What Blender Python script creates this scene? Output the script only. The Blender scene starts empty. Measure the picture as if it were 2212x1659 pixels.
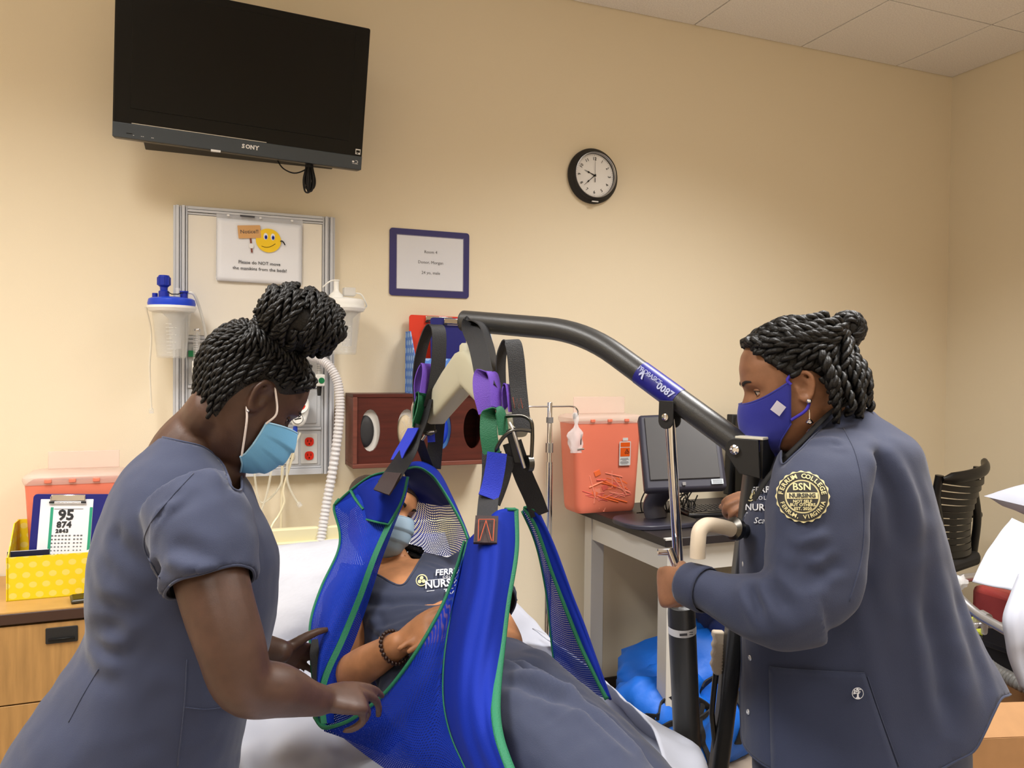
import bpy, bmesh, math, random
import numpy as np
from mathutils import Vector as V, Matrix, noise

D = bpy.data
SC = bpy.context.scene
COL = SC.collection
PI = math.pi
RND = random.Random(7)

# ------------------------------------------------------------------ camera
FPX, YAW, PITCH, ROLL = 1701.18, .3789889, -.01842369, .00978468
EYE = V((0, 0, 1.45))


def cam_axes():
    cy, sy, cp, sp, cr, sr = math.cos(YAW), math.sin(YAW), math.cos(PITCH), math.sin(PITCH), math.cos(ROLL), math.sin(ROLL)
    f = V((sy*cp, cy*cp, sp))
    r = V((cy, -sy, 0))
    u = r.cross(f)
    return cr*r + sr*u, -sr*r + cr*u, f


CR, CU, CF = cam_axes()
cd = D.cameras.new('camera')
cam = D.objects.new('camera', cd)
COL.objects.link(cam)
mw = Matrix((CR, CU, -CF)).transposed().to_4x4()
mw.translation = EYE
cam.matrix_world = mw
cd.sensor_width = 36
cd.lens = FPX/2212*36
cd.clip_start = .05
SC.camera = cam

# ------------------------------------------------------------------ world, exposure
SC.view_settings.view_transform = 'Standard'
SC.view_settings.look = 'None'
SC.view_settings.gamma = 1
SC.view_settings.use_curve_mapping = False
SC.view_settings.exposure = 0.28
w = D.worlds.new('world')
SC.world = w
w.use_nodes = True
w.node_tree.nodes['Background'].inputs[0].default_value = (.8, .85, 1, 1)
w.node_tree.nodes['Background'].inputs[1].default_value = .05

# ------------------------------------------------------------------ ceiling troffer lights (their tube light, cut off by the louvres)
LAMPS = [(-.667, 1.296, 42), (1.773, 1.296, 46), (-.667, -1.144, 40), (1.773, -1.144, 40), (-2.497, 1.296, 30)]
for i, (lx, ly, lp) in enumerate(LAMPS):
    ld = D.lights.new('troffer_light', 'AREA')
    ld.shape = 'RECTANGLE'
    ld.size, ld.size_y = .56, 1.16
    ld.energy = lp
    ld.color = (1, .98, .95)
    ld.spread = math.radians(130)
    lo = D.objects.new('troffer_light', ld)
    lo.location = (lx, ly, 2.985)
    COL.objects.link(lo)


def ray(x, y):
    return CF + CR*((x-1106)/FPX) - CU*((y-829.5)/FPX)


def at(x, y, d):
    return EYE + ray(x, y)*d


def atY(x, y, Y):
    r = ray(x, y)
    return EYE + r*(Y/r.y)


def atZ(x, y, z):
    r = ray(x, y)
    return EYE + r*((z-1.45)/r.z)


def px_of(p):
    """pixel of a point in the photograph's frame"""
    q = V(p)-EYE
    z = q.dot(CF)
    return 1106+FPX*q.dot(CR)/z, 829.5-FPX*q.dot(CU)/z


# ------------------------------------------------------------------ materials
def s2l(c):
    return tuple((x/12.92 if x <= .04045 else ((x+.055)/1.055)**2.4) for x in c)


def rgb(r, g, b):
    return s2l((r/255, g/255, b/255))


MATS = {}


def mat(name, col, rough=.5, metal=0, spec=.5, bump=0, bscale=200, var=0, vscale=8, alpha=1, trans=0, ior=1.45, emit=None, sheen=0, coat=0, sub=0, stretch=(1, 1, 1), ramp=None):
    if name in MATS:
        return MATS[name]
    m = D.materials.new(name)
    m.use_nodes = True
    nt = m.node_tree
    b = nt.nodes['Principled BSDF']
    I = b.inputs
    I['Base Color'].default_value = (*col, 1)
    I['Roughness'].default_value = rough
    I['Metallic'].default_value = metal
    I['Specular IOR Level'].default_value = spec
    I['Alpha'].default_value = alpha
    I['Transmission Weight'].default_value = trans
    I['IOR'].default_value = ior
    I['Sheen Weight'].default_value = sheen
    I['Coat Weight'].default_value = coat
    if sub:
        I['Subsurface Weight'].default_value = sub
        I['Subsurface Radius'].default_value = (.01, .004, .002)
    if emit:
        I['Emission Color'].default_value = (*emit[0], 1)
        I['Emission Strength'].default_value = emit[1]
    if var or bump:
        tc = nt.nodes.new('ShaderNodeTexCoord')
        mp = nt.nodes.new('ShaderNodeMapping')
        mp.inputs['Scale'].default_value = stretch
        nt.links.new(tc.outputs['Object'], mp.inputs[0])
    if var:
        n = nt.nodes.new('ShaderNodeTexNoise')
        n.inputs['Scale'].default_value = vscale
        n.inputs['Detail'].default_value = 6
        nt.links.new(mp.outputs[0], n.inputs['Vector'])
        r = nt.nodes.new('ShaderNodeValToRGB')
        lo = ramp[0] if ramp else tuple(c*(1-var) for c in col)
        hi = ramp[1] if ramp else tuple(min(1, c*(1+var)) for c in col)
        r.color_ramp.elements[0].color = (*lo, 1)
        r.color_ramp.elements[1].color = (*hi, 1)
        r.color_ramp.elements[0].position = .3
        r.color_ramp.elements[1].position = .7
        nt.links.new(n.outputs['Fac'], r.inputs[0])
        nt.links.new(r.outputs[0], I['Base Color'])
    if bump:
        n2 = nt.nodes.new('ShaderNodeTexNoise')
        n2.inputs['Scale'].default_value = bscale
        n2.inputs['Detail'].default_value = 3
        nt.links.new(mp.outputs[0], n2.inputs['Vector'])
        bp = nt.nodes.new('ShaderNodeBump')
        bp.inputs['Strength'].default_value = bump
        bp.inputs['Distance'].default_value = .002
        nt.links.new(n2.outputs['Fac'], bp.inputs['Height'])
        nt.links.new(bp.outputs[0], I['Normal'])
    MATS[name] = m
    return m


def dots_mat(name, base, dot, scale, radius=.33, uvs=(1, 1)):
    """staggered polka dots on the UVs (metres)"""
    m = mat(name, base, .55)
    nt = m.node_tree
    N, L = nt.nodes, nt.links
    b = N['Principled BSDF']
    uv = N.new('ShaderNodeUVMap')
    sp = N.new('ShaderNodeSeparateXYZ')
    L.new(uv.outputs[0], sp.inputs[0])

    def M(op, a, b_=None):
        n = N.new('ShaderNodeMath')
        n.operation = op
        for i, q in enumerate((a, b_)):
            if q is None:
                continue
            if isinstance(q, (int, float)):
                n.inputs[i].default_value = q
            else:
                L.new(q, n.inputs[i])
        return n.outputs[0]
    u = M('MULTIPLY', sp.outputs[0], scale)
    v = M('MULTIPLY', sp.outputs[1], scale*1.15)
    row = M('FLOOR', v)
    off = M('MULTIPLY', M('MODULO', row, 2), .5)
    fu = M('SUBTRACT', M('FRACT', M('ADD', u, off)), .5)
    fv = M('SUBTRACT', M('FRACT', v), .5)
    d = M('SQRT', M('ADD', M('MULTIPLY', fu, fu), M('MULTIPLY', fv, fv)))
    f = M('LESS_THAN', d, radius)
    mx = N.new('ShaderNodeMix')
    mx.data_type = 'RGBA'
    L.new(f, mx.inputs[0])
    mx.inputs[6].default_value = (*base, 1)
    mx.inputs[7].default_value = (*dot, 1)
    L.new(mx.outputs[2], b.inputs['Base Color'])
    return m


def mesh_fabric(name, col, pitch=.0042, hole=.30, rough=.6):
    """knitted net: open holes on the UVs (metres)"""
    m = mat(name, col, .75, spec=.2)
    nt = m.node_tree
    N, L = nt.nodes, nt.links
    b = N['Principled BSDF']
    uv = N.new('ShaderNodeUVMap')
    sp = N.new('ShaderNodeSeparateXYZ')
    L.new(uv.outputs[0], sp.inputs[0])

    def M(op, a, b_=None):
        n = N.new('ShaderNodeMath')
        n.operation = op
        for i, q in enumerate((a, b_)):
            if q is None:
                continue
            if isinstance(q, (int, float)):
                n.inputs[i].default_value = q
            else:
                L.new(q, n.inputs[i])
        return n.outputs[0]
    u = M('MULTIPLY', sp.outputs[0], 1/pitch)
    v = M('MULTIPLY', sp.outputs[1], 1/pitch)
    off = M('MULTIPLY', M('MODULO', M('FLOOR', v), 2), .5)
    fu = M('SUBTRACT', M('FRACT', M('ADD', u, off)), .5)
    fv = M('SUBTRACT', M('FRACT', v), .5)
    d = M('SQRT', M('ADD', M('MULTIPLY', fu, fu), M('MULTIPLY', fv, fv)))
    f = M('GREATER_THAN', d, hole)
    L.new(f, b.inputs['Alpha'])
    bp = N.new('ShaderNodeBump')
    bp.inputs['Strength'].default_value = .6
    bp.inputs['Distance'].default_value = .001
    L.new(d, bp.inputs['Height'])
    L.new(bp.outputs[0], b.inputs['Normal'])
    return m


# ------------------------------------------------------------------ objects
WL = {}


def setp(o, label=None, cat=None, group=None, kind=None):
    if label:
        o['label'] = label
    if cat:
        o['category'] = cat
    if group:
        o['group'] = group
    if kind:
        o['kind'] = kind
    return o


def thing(name, label, cat, loc=(0, 0, 0), group=None, kind=None):
    o = D.objects.new(name, None)
    COL.objects.link(o)
    o.location = loc
    o.empty_display_size = .05
    WL[o.name] = V(loc)
    return setp(o, label, cat, group, kind)


def frame(z, x=None):
    """orthonormal (x,y,z) with z given"""
    z = V(z).normalized()
    x = V(x) if x is not None else (V((1, 0, 0)) if abs(z.x) < .9 else V((0, 1, 0)))
    x = (x - z*x.dot(z)).normalized()
    return x, z.cross(x), z


def catmull(P, n):
    """n samples per span through the points (any dimension)"""
    P = [np.array(p, float) for p in P]
    Q = [2*P[0]-P[1]] + P + [2*P[-1]-P[-2]]
    out = []
    for i in range(1, len(Q)-2):
        a, b, c, d = Q[i-1:i+3]
        for k in range(n):
            t = k/n
            out.append(.5*(2*b + (c-a)*t + (2*a-5*b+4*c-d)*t*t + (3*b-a-3*c+d)*t**3))
    out.append(P[-1])
    return out


class MB:
    def __init__(s):
        s.v, s.f, s.mi, s.uv = [], [], [], []

    def add(s, vs, fs, m=0, uvs=None):
        k = len(s.v)
        s.v += [tuple(p) for p in vs]
        s.uv += list(uvs) if uvs is not None else [(0, 0)]*len(vs)
        for f in fs:
            s.f.append([i+k for i in f])
            s.mi.append(m)
        return s

    def box(s, c, size, R=None, m=0, taper=None):
        """centre, full size; R = (x,y,z) axes"""
        x, y, z = R if R else (V((1, 0, 0)), V((0, 1, 0)), V((0, 0, 1)))
        c = V(c)
        a, b, d = size[0]/2, size[1]/2, size[2]/2
        vs = []
        for k in (-1, 1):
            t = taper if (taper and k == 1) else 1
            for i, j in ((-1, -1), (1, -1), (1, 1), (-1, 1)):
                vs.append(c + x*(a*i*t) + y*(b*j*t) + z*(d*k))
        uv = [(v_.dot(x)+v_.dot(y)*.7, v_.dot(z)) for v_ in vs]
        return s.add(vs, [(3, 2, 1, 0), (4, 5, 6, 7), (0, 1, 5, 4), (1, 2, 6, 5), (2, 3, 7, 6), (3, 0, 4, 7)], m, uv)

    def ab(s, lo, hi, m=0):
        lo, hi = V(lo), V(hi)
        return s.box((lo+hi)/2, hi-lo, None, m)

    def rings(s, rings, m=0, closed=True, caps=True, uvs=None):
        n = len(rings[0])
        vs = [p for r in rings for p in r]
        fs = []
        for i in range(len(rings)-1):
            for j in range(n if closed else n-1):
                k = (j+1) % n
                fs.append((i*n+j, i*n+k, (i+1)*n+k, (i+1)*n+j))
        if caps and closed:
            fs.append(tuple(range(n-1, -1, -1)))
            fs.append(tuple((len(rings)-1)*n+j for j in range(n)))
        return s.add(vs, fs, m, uvs)

    def tube(s, pts, r, n=10, m=0, caps=True, closed=False, up=None, flat=1.0, twist=0):
        """sweep a circle (or an ellipse: flat) along the points with parallel transport"""
        P = [V(p) for p in pts]
        if closed:
            P = P + [P[0]]
        N = len(P)
        rr = r if isinstance(r, (list, tuple, np.ndarray)) else [r]*N
        T = [(P[min(i+1, N-1)]-P[max(i-1, 0)]).normalized() for i in range(N)]
        if closed:
            T[0] = T[-1] = (P[1]-P[-2]).normalized()
        x, y, _ = frame(T[0], up)
        R = []
        for i in range(N):
            x = (x - T[i]*x.dot(T[i])).normalized()
            y = T[i].cross(x)
            a0 = twist*i
            R.append([P[i] + x*(rr[i]*math.cos(a0+2*PI*k/n)) + y*(rr[i]*flat*math.sin(a0+2*PI*k/n)) for k in range(n)])
        L, ll = 0, [0]
        for i in range(1, N):
            L += (P[i]-P[i-1]).length
            ll.append(L)
        uvs = [(2*PI*rr[i]*k/n, ll[i]) for i in range(N) for k in range(n)]
        return s.rings(R, m, True, caps, uvs)

    def lathe(s, prof, c, axis=(0, 0, 1), n=24, m=0, sx=1, sy=1, x=None, caps=True):
        """profile [(r,h)] about the axis through c"""
        x, y, z = frame(axis, x)
        c = V(c)
        R = [[c + z*h + x*(max(r, 1e-5)*sx*math.cos(2*PI*k/n)) + y*(max(r, 1e-5)*sy*math.sin(2*PI*k/n)) for k in range(n)] for r, h in prof]
        return s.rings(R, m, True, caps)

    def prism(s, pts2, c, x, y, h, m=0, bev=0):
        """2D outline in the plane (x,y) at c, extruded by h along x×y"""
        x, y, c = V(x), V(y), V(c)
        z = x.cross(y).normalized()
        A = [c + x*p[0] + y*p[1] for p in pts2]
        n = len(A)
        uv = [(p[0], p[1]) for p in pts2]*2
        vs = A + [p+z*h for p in A]
        fs = [tuple(range(n-1, -1, -1)), tuple(range(n, 2*n))] + [(i, (i+1) % n, n+(i+1) % n, n+i) for i in range(n)]
        return s.add(vs, fs, m, uv)

    def grid(s, G, m=0, uvs=None, flip=False):
        """rows of points"""
        a, b = len(G), len(G[0])
        vs = [p for r in G for p in r]
        fs = []
        for i in range(a-1):
            for j in range(b-1):
                q = (i*b+j, i*b+j+1, (i+1)*b+j+1, (i+1)*b+j)
                fs.append(q[::-1] if flip else q)
        if uvs is None:
            uvs = []
            for i in range(a):
                u = 0
                for j in range(b):
                    if j:
                        u += (V(G[i][j])-V(G[i][j-1])).length
                    uvs.append([u, 0])
            for j in range(b):
                w_ = 0
                for i in range(a):
                    if i:
                        w_ += (V(G[i][j])-V(G[i-1][j])).length
                    uvs[i*b+j][1] = w_
        return s.add(vs, fs, m, [tuple(u) for u in uvs])

    def build(s, name, mats, parent=None, smooth=40, bevel=0, solid=0, subsurf=0, offset=0, **kw):
        me = D.meshes.new(name)
        vs = s.v
        o = D.objects.new(name, me)
        if parent is not None:
            org = WL[parent.name]
            loc = V((0, 0, 0))
        else:
            A = np.array(vs)
            lo, hi = A.min(0), A.max(0)
            org = V(((lo[0]+hi[0])/2, (lo[1]+hi[1])/2, lo[2]))
            loc = org
        me.from_pydata([(p[0]-org.x, p[1]-org.y, p[2]-org.z) for p in vs], [], s.f)
        if any(u != (0, 0) for u in s.uv):
            ul = me.uv_layers.new(name='UVMap')
            A = np.array(s.uv, dtype=np.float32)
            li = np.empty(len(me.loops), dtype=np.int32)
            me.loops.foreach_get('vertex_index', li)
            ul.data.foreach_set('uv', A[li].ravel())
        ms = mats if isinstance(mats, (list, tuple)) else [mats]
        for m in ms:
            me.materials.append(m)
        if len(ms) > 1:
            me.polygons.foreach_set('material_index', s.mi)
        bm = bmesh.new()
        bm.from_mesh(me)
        bmesh.ops.recalc_face_normals(bm, faces=bm.faces)
        bm.to_mesh(me)
        bm.free()
        if smooth:
            me.polygons.foreach_set('use_smooth', [True]*len(me.polygons))
            if smooth < 180:
                me.set_sharp_from_angle(angle=math.radians(smooth))
        COL.objects.link(o)
        o.location = loc
        if parent is not None:
            o.parent = parent
            WL[o.name] = V(org)
        else:
            WL[o.name] = V(org)
        if solid:
            md = o.modifiers.new('s', 'SOLIDIFY')
            md.thickness = solid
            md.offset = offset
        if bevel:
            md = o.modifiers.new('b', 'BEVEL')
            md.width = bevel
            md.segments = 2
            md.limit_method = 'ANGLE'
            md.angle_limit = math.radians(40)
        if subsurf:
            md = o.modifiers.new('u', 'SUBSURF')
            md.levels = md.render_levels = subsurf
        return setp(o, **kw)


def rrect(w_, h_, r, n=5, cx=0, cy=0):
    out = []
    for (sx, sy, a0) in ((1, 1, 0), (-1, 1, 90), (-1, -1, 180), (1, -1, 270)):
        for k in range(n+1):
            a = math.radians(a0 + 90*k/n)
            out.append((cx+sx*(w_/2-r)+r*math.cos(a), cy+sy*(h_/2-r)+r*math.sin(a)))
    return out


def ell(a, b, n=28, cx=0, cy=0):
    return [(cx+a*math.cos(2*PI*k/n), cy+b*math.sin(2*PI*k/n)) for k in range(n)]


def text_mesh(s_, size, ext=.0004, res=2, shear=0, bold=0, space=1.0):
    c = D.curves.new('t', 'FONT')
    c.body = s_
    c.size = size
    c.align_x = 'CENTER'
    c.align_y = 'CENTER'
    c.extrude = ext
    c.resolution_u = res
    c.shear = shear
    c.offset = bold
    c.space_character = space
    o = D.objects.new('t', c)
    COL.objects.link(o)
    bpy.context.view_layer.update()
    dg = bpy.context.evaluated_depsgraph_get()
    me = D.meshes.new_from_object(o.evaluated_get(dg))
    vs = [v.co.copy() for v in me.vertices]
    fs = [tuple(p.vertices) for p in me.polygons]
    D.objects.remove(o)
    D.curves.remove(c)
    D.meshes.remove(me)
    return vs, fs


def text(mb, s_, c, x, y, size, m=0, **kw):
    """flat lettering in the plane (x,y) added to a builder"""
    vs, fs = text_mesh(s_, size, **kw)
    x, y, c = V(x).normalized(), V(y).normalized(), V(c)
    z = x.cross(y)
    mb.add([c + x*p.x + y*p.y + z*p.z for p in vs], fs, m)
    return mb


def arc_text(mb, s_, c, x, y, R_, size, a_mid, top=True, step=None, m=0, **kw):
    x, y, c = V(x).normalized(), V(y).normalized(), V(c)
    step = step or size*.72/R_
    n = len(s_)
    for i, ch in enumerate(s_):
        if ch == ' ':
            continue
        a = a_mid + ((n-1)/2-i)*step*(1 if top else -1)
        rad = x*math.cos(a) + y*math.sin(a)
        tan = x*math.sin(a) - y*math.cos(a)
        if not top:
            text(mb, ch, c+rad*R_, -tan, -rad, size, m, **kw)
        else:
            text(mb, ch, c+rad*R_, tan, rad, size, m, **kw)
    return mb


def copy_tree(o, loc=None, parent=None, label=None, group=None):
    c = o.copy()
    COL.objects.link(c)
    if loc is not None:
        c.location = loc
    if parent is not None:
        c.parent = parent
    for ch in list(o.children):
        copy_tree(ch, None, c)
    if label:
        c['label'] = label
    if group:
        c['group'] = group
    return c


# ------------------------------------------------------------------ organic helpers
def sring(c, a, b, x, y, n=28, p=2.0):
    """superellipse ring: half-axes a along x, b along y"""
    c, x, y = V(c), V(x), V(y)
    out = []
    for k in range(n):
        t = 2*PI*k/n
        ct, st = math.cos(t), math.sin(t)
        out.append(c + x*(a*math.copysign(abs(ct)**(2/p), ct)) + y*(b*math.copysign(abs(st)**(2/p), st)))
    return out


def limb(mb, pts, radii, n=16, per=6, cap=True, flat=1.0, up=None):
    """smooth tapering tube with round ends"""
    S = catmull([list(p)+[r] for p, r in zip(pts, radii)], per)
    P = [V(q[:3]) for q in S]
    R = [max(q[3], .001) for q in S]
    if cap:
        t0, t1 = (P[0]-P[1]).normalized(), (P[-1]-P[-2]).normalized()
        pre, post = [], []
        for a in (80, 55, 28):
            a = math.radians(a)
            pre.append((P[0]+t0*(R[0]*math.sin(a)*.9), R[0]*math.cos(a)))
        for a in (28, 55, 80):
            a = math.radians(a)
            post.append((P[-1]+t1*(R[-1]*math.sin(a)*.9), R[-1]*math.cos(a)))
        P = [p for p, _ in pre]+P+[p for p, _ in post]
        R = [r for _, r in pre]+R+[r for _, r in post]
    mb.tube(P, R, n, 0, True, up=up, flat=flat)
    return mb


def torso(mb, secs, per=5, n=32, p=2.3):
    """sections (centre, half-width, half-depth, width dir, depth dir) blended and capped"""
    S = catmull([list(c)+[a, b]+list(V(x).normalized())+list(V(y).normalized()) for c, a, b, x, y in secs], per)
    R = [sring(q[:3], q[3], q[4], V(q[5:8]).normalized(), V(q[8:11]).normalized(), n, p) for q in S]

    def cap(r0, r1):
        c0 = sum((V(q) for q in r0), V())/n
        c1 = sum((V(q) for q in r1), V())/n
        d = (c0-c1).normalized()
        h = min((V(q)-c0).length for q in r0)*.35
        return [[c0+d*(h*math.sin(a))+(V(q)-c0)*math.cos(a) for q in r0] for a in (math.radians(30), math.radians(60), math.radians(80))]
    R = cap(R[0], R[1])[::-1]+R+cap(R[-1], R[-2])
    mb.rings(R)
    return mb


def fuse(mb, voxel=.005, smooth=4, fac=.5):
    """one continuous surface out of overlapping closed lofts -> (numpy verts, faces)"""
    me = D.meshes.new('tmp')
    me.from_pydata([tuple(p) for p in mb.v], [], mb.f)
    bm = bmesh.new()
    bm.from_mesh(me)
    bmesh.ops.recalc_face_normals(bm, faces=bm.faces)
    bm.to_mesh(me)
    bm.free()
    o = D.objects.new('tmp', me)
    COL.objects.link(o)
    md = o.modifiers.new('r', 'REMESH')
    md.mode = 'VOXEL'
    md.voxel_size = voxel
    if smooth:
        sm = o.modifiers.new('s', 'SMOOTH')
        sm.iterations = smooth
        sm.factor = fac
    bpy.context.view_layer.update()
    dg = bpy.context.evaluated_depsgraph_get()
    m2 = D.meshes.new_from_object(o.evaluated_get(dg))
    vs = np.empty(len(m2.vertices)*3)
    m2.vertices.foreach_get('co', vs)
    vs = vs.reshape(-1, 3)
    no = np.empty(len(m2.vertices)*3)
    m2.vertex_normals.foreach_get('vector', no)
    no = no.reshape(-1, 3)
    fs = [tuple(p.vertices) for p in m2.polygons]
    D.objects.remove(o)
    D.meshes.remove(me)
    D.meshes.remove(m2)
    return vs, no, fs


def creases(vs, no, lines):
    """press or raise soft folds: (polyline, width, depth)"""
    out = vs.copy()
    for pts, wd, amp in lines:
        P = np.array([list(p) for p in pts])
        best = np.full(len(vs), 1e9)
        tt = np.zeros(len(vs))
        nseg = len(P)-1
        for i in range(nseg):
            a, b = P[i], P[i+1]
            ab = b-a
            t = np.clip(((vs-a)@ab)/(ab@ab), 0, 1)
            d = np.linalg.norm(vs-(a+t[:, None]*ab), axis=1)
            k = d < best
            best[k] = d[k]
            tt[k] = (i+t[k])/nseg
        fade = np.clip(np.minimum(tt, 1-tt)*6, 0, 1)
        # a fold: valley with a raised lip beside it
        g = np.exp(-(best/wd)**2)*1.25 - .45*np.exp(-((best-wd*1.7)/(wd*.9))**2)
        out += no*(amp*g*fade)[:, None]
    return out


def ripple(vs, no, amp, scale, direc=None, stretch=.25, seed=0):
    """low soft cloth undulation, stretched along a direction"""
    P = vs.copy()
    if direc is not None:
        d = np.array(V(direc).normalized())
        al = P@d
        P = P-np.outer(al*(1-stretch), d)
    P = P*scale+seed*7.3
    h = np.array([noise.noise(V(p)) for p in P])
    return vs+no*(amp*h)[:, None]


def from_np(vs, fs, keep=None):
    mb = MB()
    if keep is not None:
        idx = -np.ones(len(vs), dtype=int)
        ks = np.nonzero(keep)[0]
        idx[ks] = np.arange(len(ks))
        mb.v = [tuple(p) for p in vs[ks]]
        mb.f = [[int(idx[i]) for i in f] for f in fs if all(keep[i] for i in f)]
    else:
        mb.v = [tuple(p) for p in vs]
        mb.f = [list(f) for f in fs]
    mb.mi = [0]*len(mb.f)
    mb.uv = [(0, 0)]*len(mb.v)
    return mb


def rims(mb, its=14):
    """smooth the open edges of a cut cloth in place and return them as ordered loops of vertex ids"""
    cnt = {}
    for f in mb.f:
        for a, b in zip(f, f[1:]+f[:1]):
            k = (a, b) if a < b else (b, a)
            cnt[k] = cnt.get(k, 0)+1
    nb = {}
    for (a, b), c in cnt.items():
        if c == 1:
            nb.setdefault(a, []).append(b)
            nb.setdefault(b, []).append(a)
    P = {i: np.array(mb.v[i]) for i in nb}
    for _ in range(its):
        P = {i: P[i]*.4+.6*sum(P[j] for j in nb[i])/len(nb[i]) for i in P}
    for i, p in P.items():
        mb.v[i] = tuple(p)
    loops, seen = [], set()
    for s in nb:
        if s in seen:
            continue
        lp, cur, prev = [s], s, None
        seen.add(s)
        while True:
            nx = [j for j in nb[cur] if j not in seen]
            if not nx:
                break
            cur = nx[0]
            seen.add(cur)
            lp.append(cur)
        if len(lp) > 12:
            loops.append(lp)
    return loops


def strap(mb, pts, wdir, width, th=.0025, m=0, per=6, wobble=None):
    """flat webbing along points; wdir per point or one vector = direction across the webbing"""
    if not isinstance(wdir, list):
        wdir = [wdir]*len(pts)
    S = catmull([list(p)+list(V(w_).normalized()) for p, w_ in zip(pts, wdir)], per)
    P = [V(q[:3]) for q in S]
    R = []
    N = len(P)
    for i in range(N):
        t = (P[min(i+1, N-1)]-P[max(i-1, 0)]).normalized()
        x = V(S[i][3:6])
        x = (x-t*x.dot(t)).normalized()
        y = t.cross(x)
        a, b = width/2, th/2
        R.append([P[i]+x*a-y*b, P[i]+x*a+y*b, P[i]-x*a+y*b, P[i]-x*a-y*b])
    L, ll = 0, [0]
    for i in range(1, N):
        L += (P[i]-P[i-1]).length
        ll.append(L)
    uvs = [(u, ll[i]) for i in range(N) for u in (width, width, 0, 0)]
    mb.rings(R, m, True, True, uvs)
    return mb

# =================================================================== THE ROOM
XW, YW, ZC = 3.694, 3.038, 3.02
XL, YF = -3.0, -2.6
M_wall = mat('wall_paint', rgb(231, 219, 194), .62, bump=.12, bscale=260, spec=.35)
M_ceil = mat('ceiling_tile', rgb(236, 232, 228), .9, var=.10, vscale=160, bump=.5, bscale=180)
M_grid = mat('ceiling_grid', rgb(70, 66, 62), .6)
M_floor = mat('floor_vinyl', rgb(168, 152, 134), .35, var=.12, vscale=14)
M_base = mat('cove_base', rgb(60, 48, 40), .6)

MB().ab((XL-.1, YW, 0), (XW+.1, YW+.1, ZC+.15)).build('wall_back', M_wall, kind='structure')
MB().ab((XW, YF-.1, 0), (XW+.1, YW, ZC+.15)).build('wall_right', M_wall, kind='structure')
MB().ab((XL-.1, YF-.1, 0), (XL, YW, ZC+.15)).build('wall_left', M_wall, kind='structure')
MB().ab((XL, YF-.1, 0), (XW, YF, ZC+.15)).build('wall_front', M_wall, kind='structure')
MB().ab((XL-.1, YF-.1, -.1), (XW+.1, YW+.1, 0)).build('floor', M_floor, kind='structure')
MB().ab((XL, YW-.008, 0), (XW, YW, .1)).build('baseboard_back', M_base, kind='structure')
MB().ab((XW-.008, YF, 0), (XW, YW-.008, .1)).build('baseboard_right', M_base, kind='structure')

ceil = MB().ab((XL, YF, ZC+.012), (XW, YW, ZC+.1)).build('ceiling', M_grid, kind='structure')
xe = [XL] + [2.078-.61*k for k in range(8, -3, -1)] + [XW]
ye = [YW, 2.516, 1.906, .686, -.534, -1.754, YF]
LAMP_CELLS = set()
for lx, ly, lp in LAMPS:
    ci = max(i for i in range(len(xe)-1) if xe[i] <= lx)
    ri = max(i for i in range(len(ye)-1) if ye[i] >= ly)
    LAMP_CELLS.add((ci, ri))
tile_me = {}
for i in range(len(xe)-1):
    for j in range(len(ye)-1):
        if (i, j) in LAMP_CELLS:
            continue
        wx, wy = xe[i+1]-xe[i]-.007, ye[j]-ye[j+1]-.007
        key = (round(wx, 3), round(wy, 3))
        cx, cy = (xe[i]+xe[i+1])/2, (ye[j]+ye[j+1])/2
        if key not in tile_me:
            mb = MB().prism(rrect(wx, wy, .002, 1), (cx, cy, ZC-.006), (1, 0, 0), (0, 1, 0), .018)
            o = mb.build('ceiling_tile', M_ceil, ceil, bevel=.004)
            for v in o.data.vertices:
                v.co -= V((cx, cy, ZC)) - WL[ceil.name]
            o.location = V((cx, cy, ZC)) - WL[ceil.name]
            tile_me[key] = o
        else:
            o = tile_me[key].copy()
            COL.objects.link(o)
            o.location = V((cx, cy, ZC)) - WL[ceil.name]

# recessed troffers (outside the frame, they light the room)
M_troff = mat('troffer_white', rgb(225, 225, 222), .5)
M_lens = mat('troffer_lens', (1, .95, .88), .5, emit=((1, .93, .82), 1.6))
for k, (lx, ly, lp) in enumerate(LAMPS):
    ci = max(i for i in range(len(xe)-1) if xe[i] <= lx)
    ri = max(i for i in range(len(ye)-1) if ye[i] >= ly)
    cx, cy = (xe[ci]+xe[ci+1])/2, (ye[ri]+ye[ri+1])/2
    where = ['before the left nurse', 'between the camera and the desk', 'behind the camera on its left', 'behind the camera on its right', 'near the left wall'][k % 5]
    t = thing('ceiling_light', 'recessed white fluorescent troffer in the ceiling grid ' + where, 'ceiling light', (cx, cy, ZC), 'recessed ceiling troffers')
    mb = MB()
    hx, hy = (xe[ci+1]-xe[ci])/2-.004, (ye[ri]-ye[ri+1])/2-.004
    for sx in (-1, 1):
        mb.ab((cx+sx*hx-.012, cy-hy, ZC-.01), (cx+sx*hx+.012, cy+hy, ZC+.01))
        mb.ab((cx-hx+.012, cy+sx*hy-.012, ZC-.01), (cx+hx-.012, cy+sx*hy+.012, ZC+.01))
    mb.build('frame', M_troff, t)
    MB().ab((cx-hx+.012, cy-hy+.012, ZC+.002), (cx+hx-.012, cy+hy-.012, ZC+.010)).build('lens', M_lens, t)
    o = [o for o in D.objects if o.type == 'LIGHT'][k]
    o.location = (cx, cy, ZC-.022)
    o.parent = t
    o.location = (0, 0, -.022)

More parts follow.
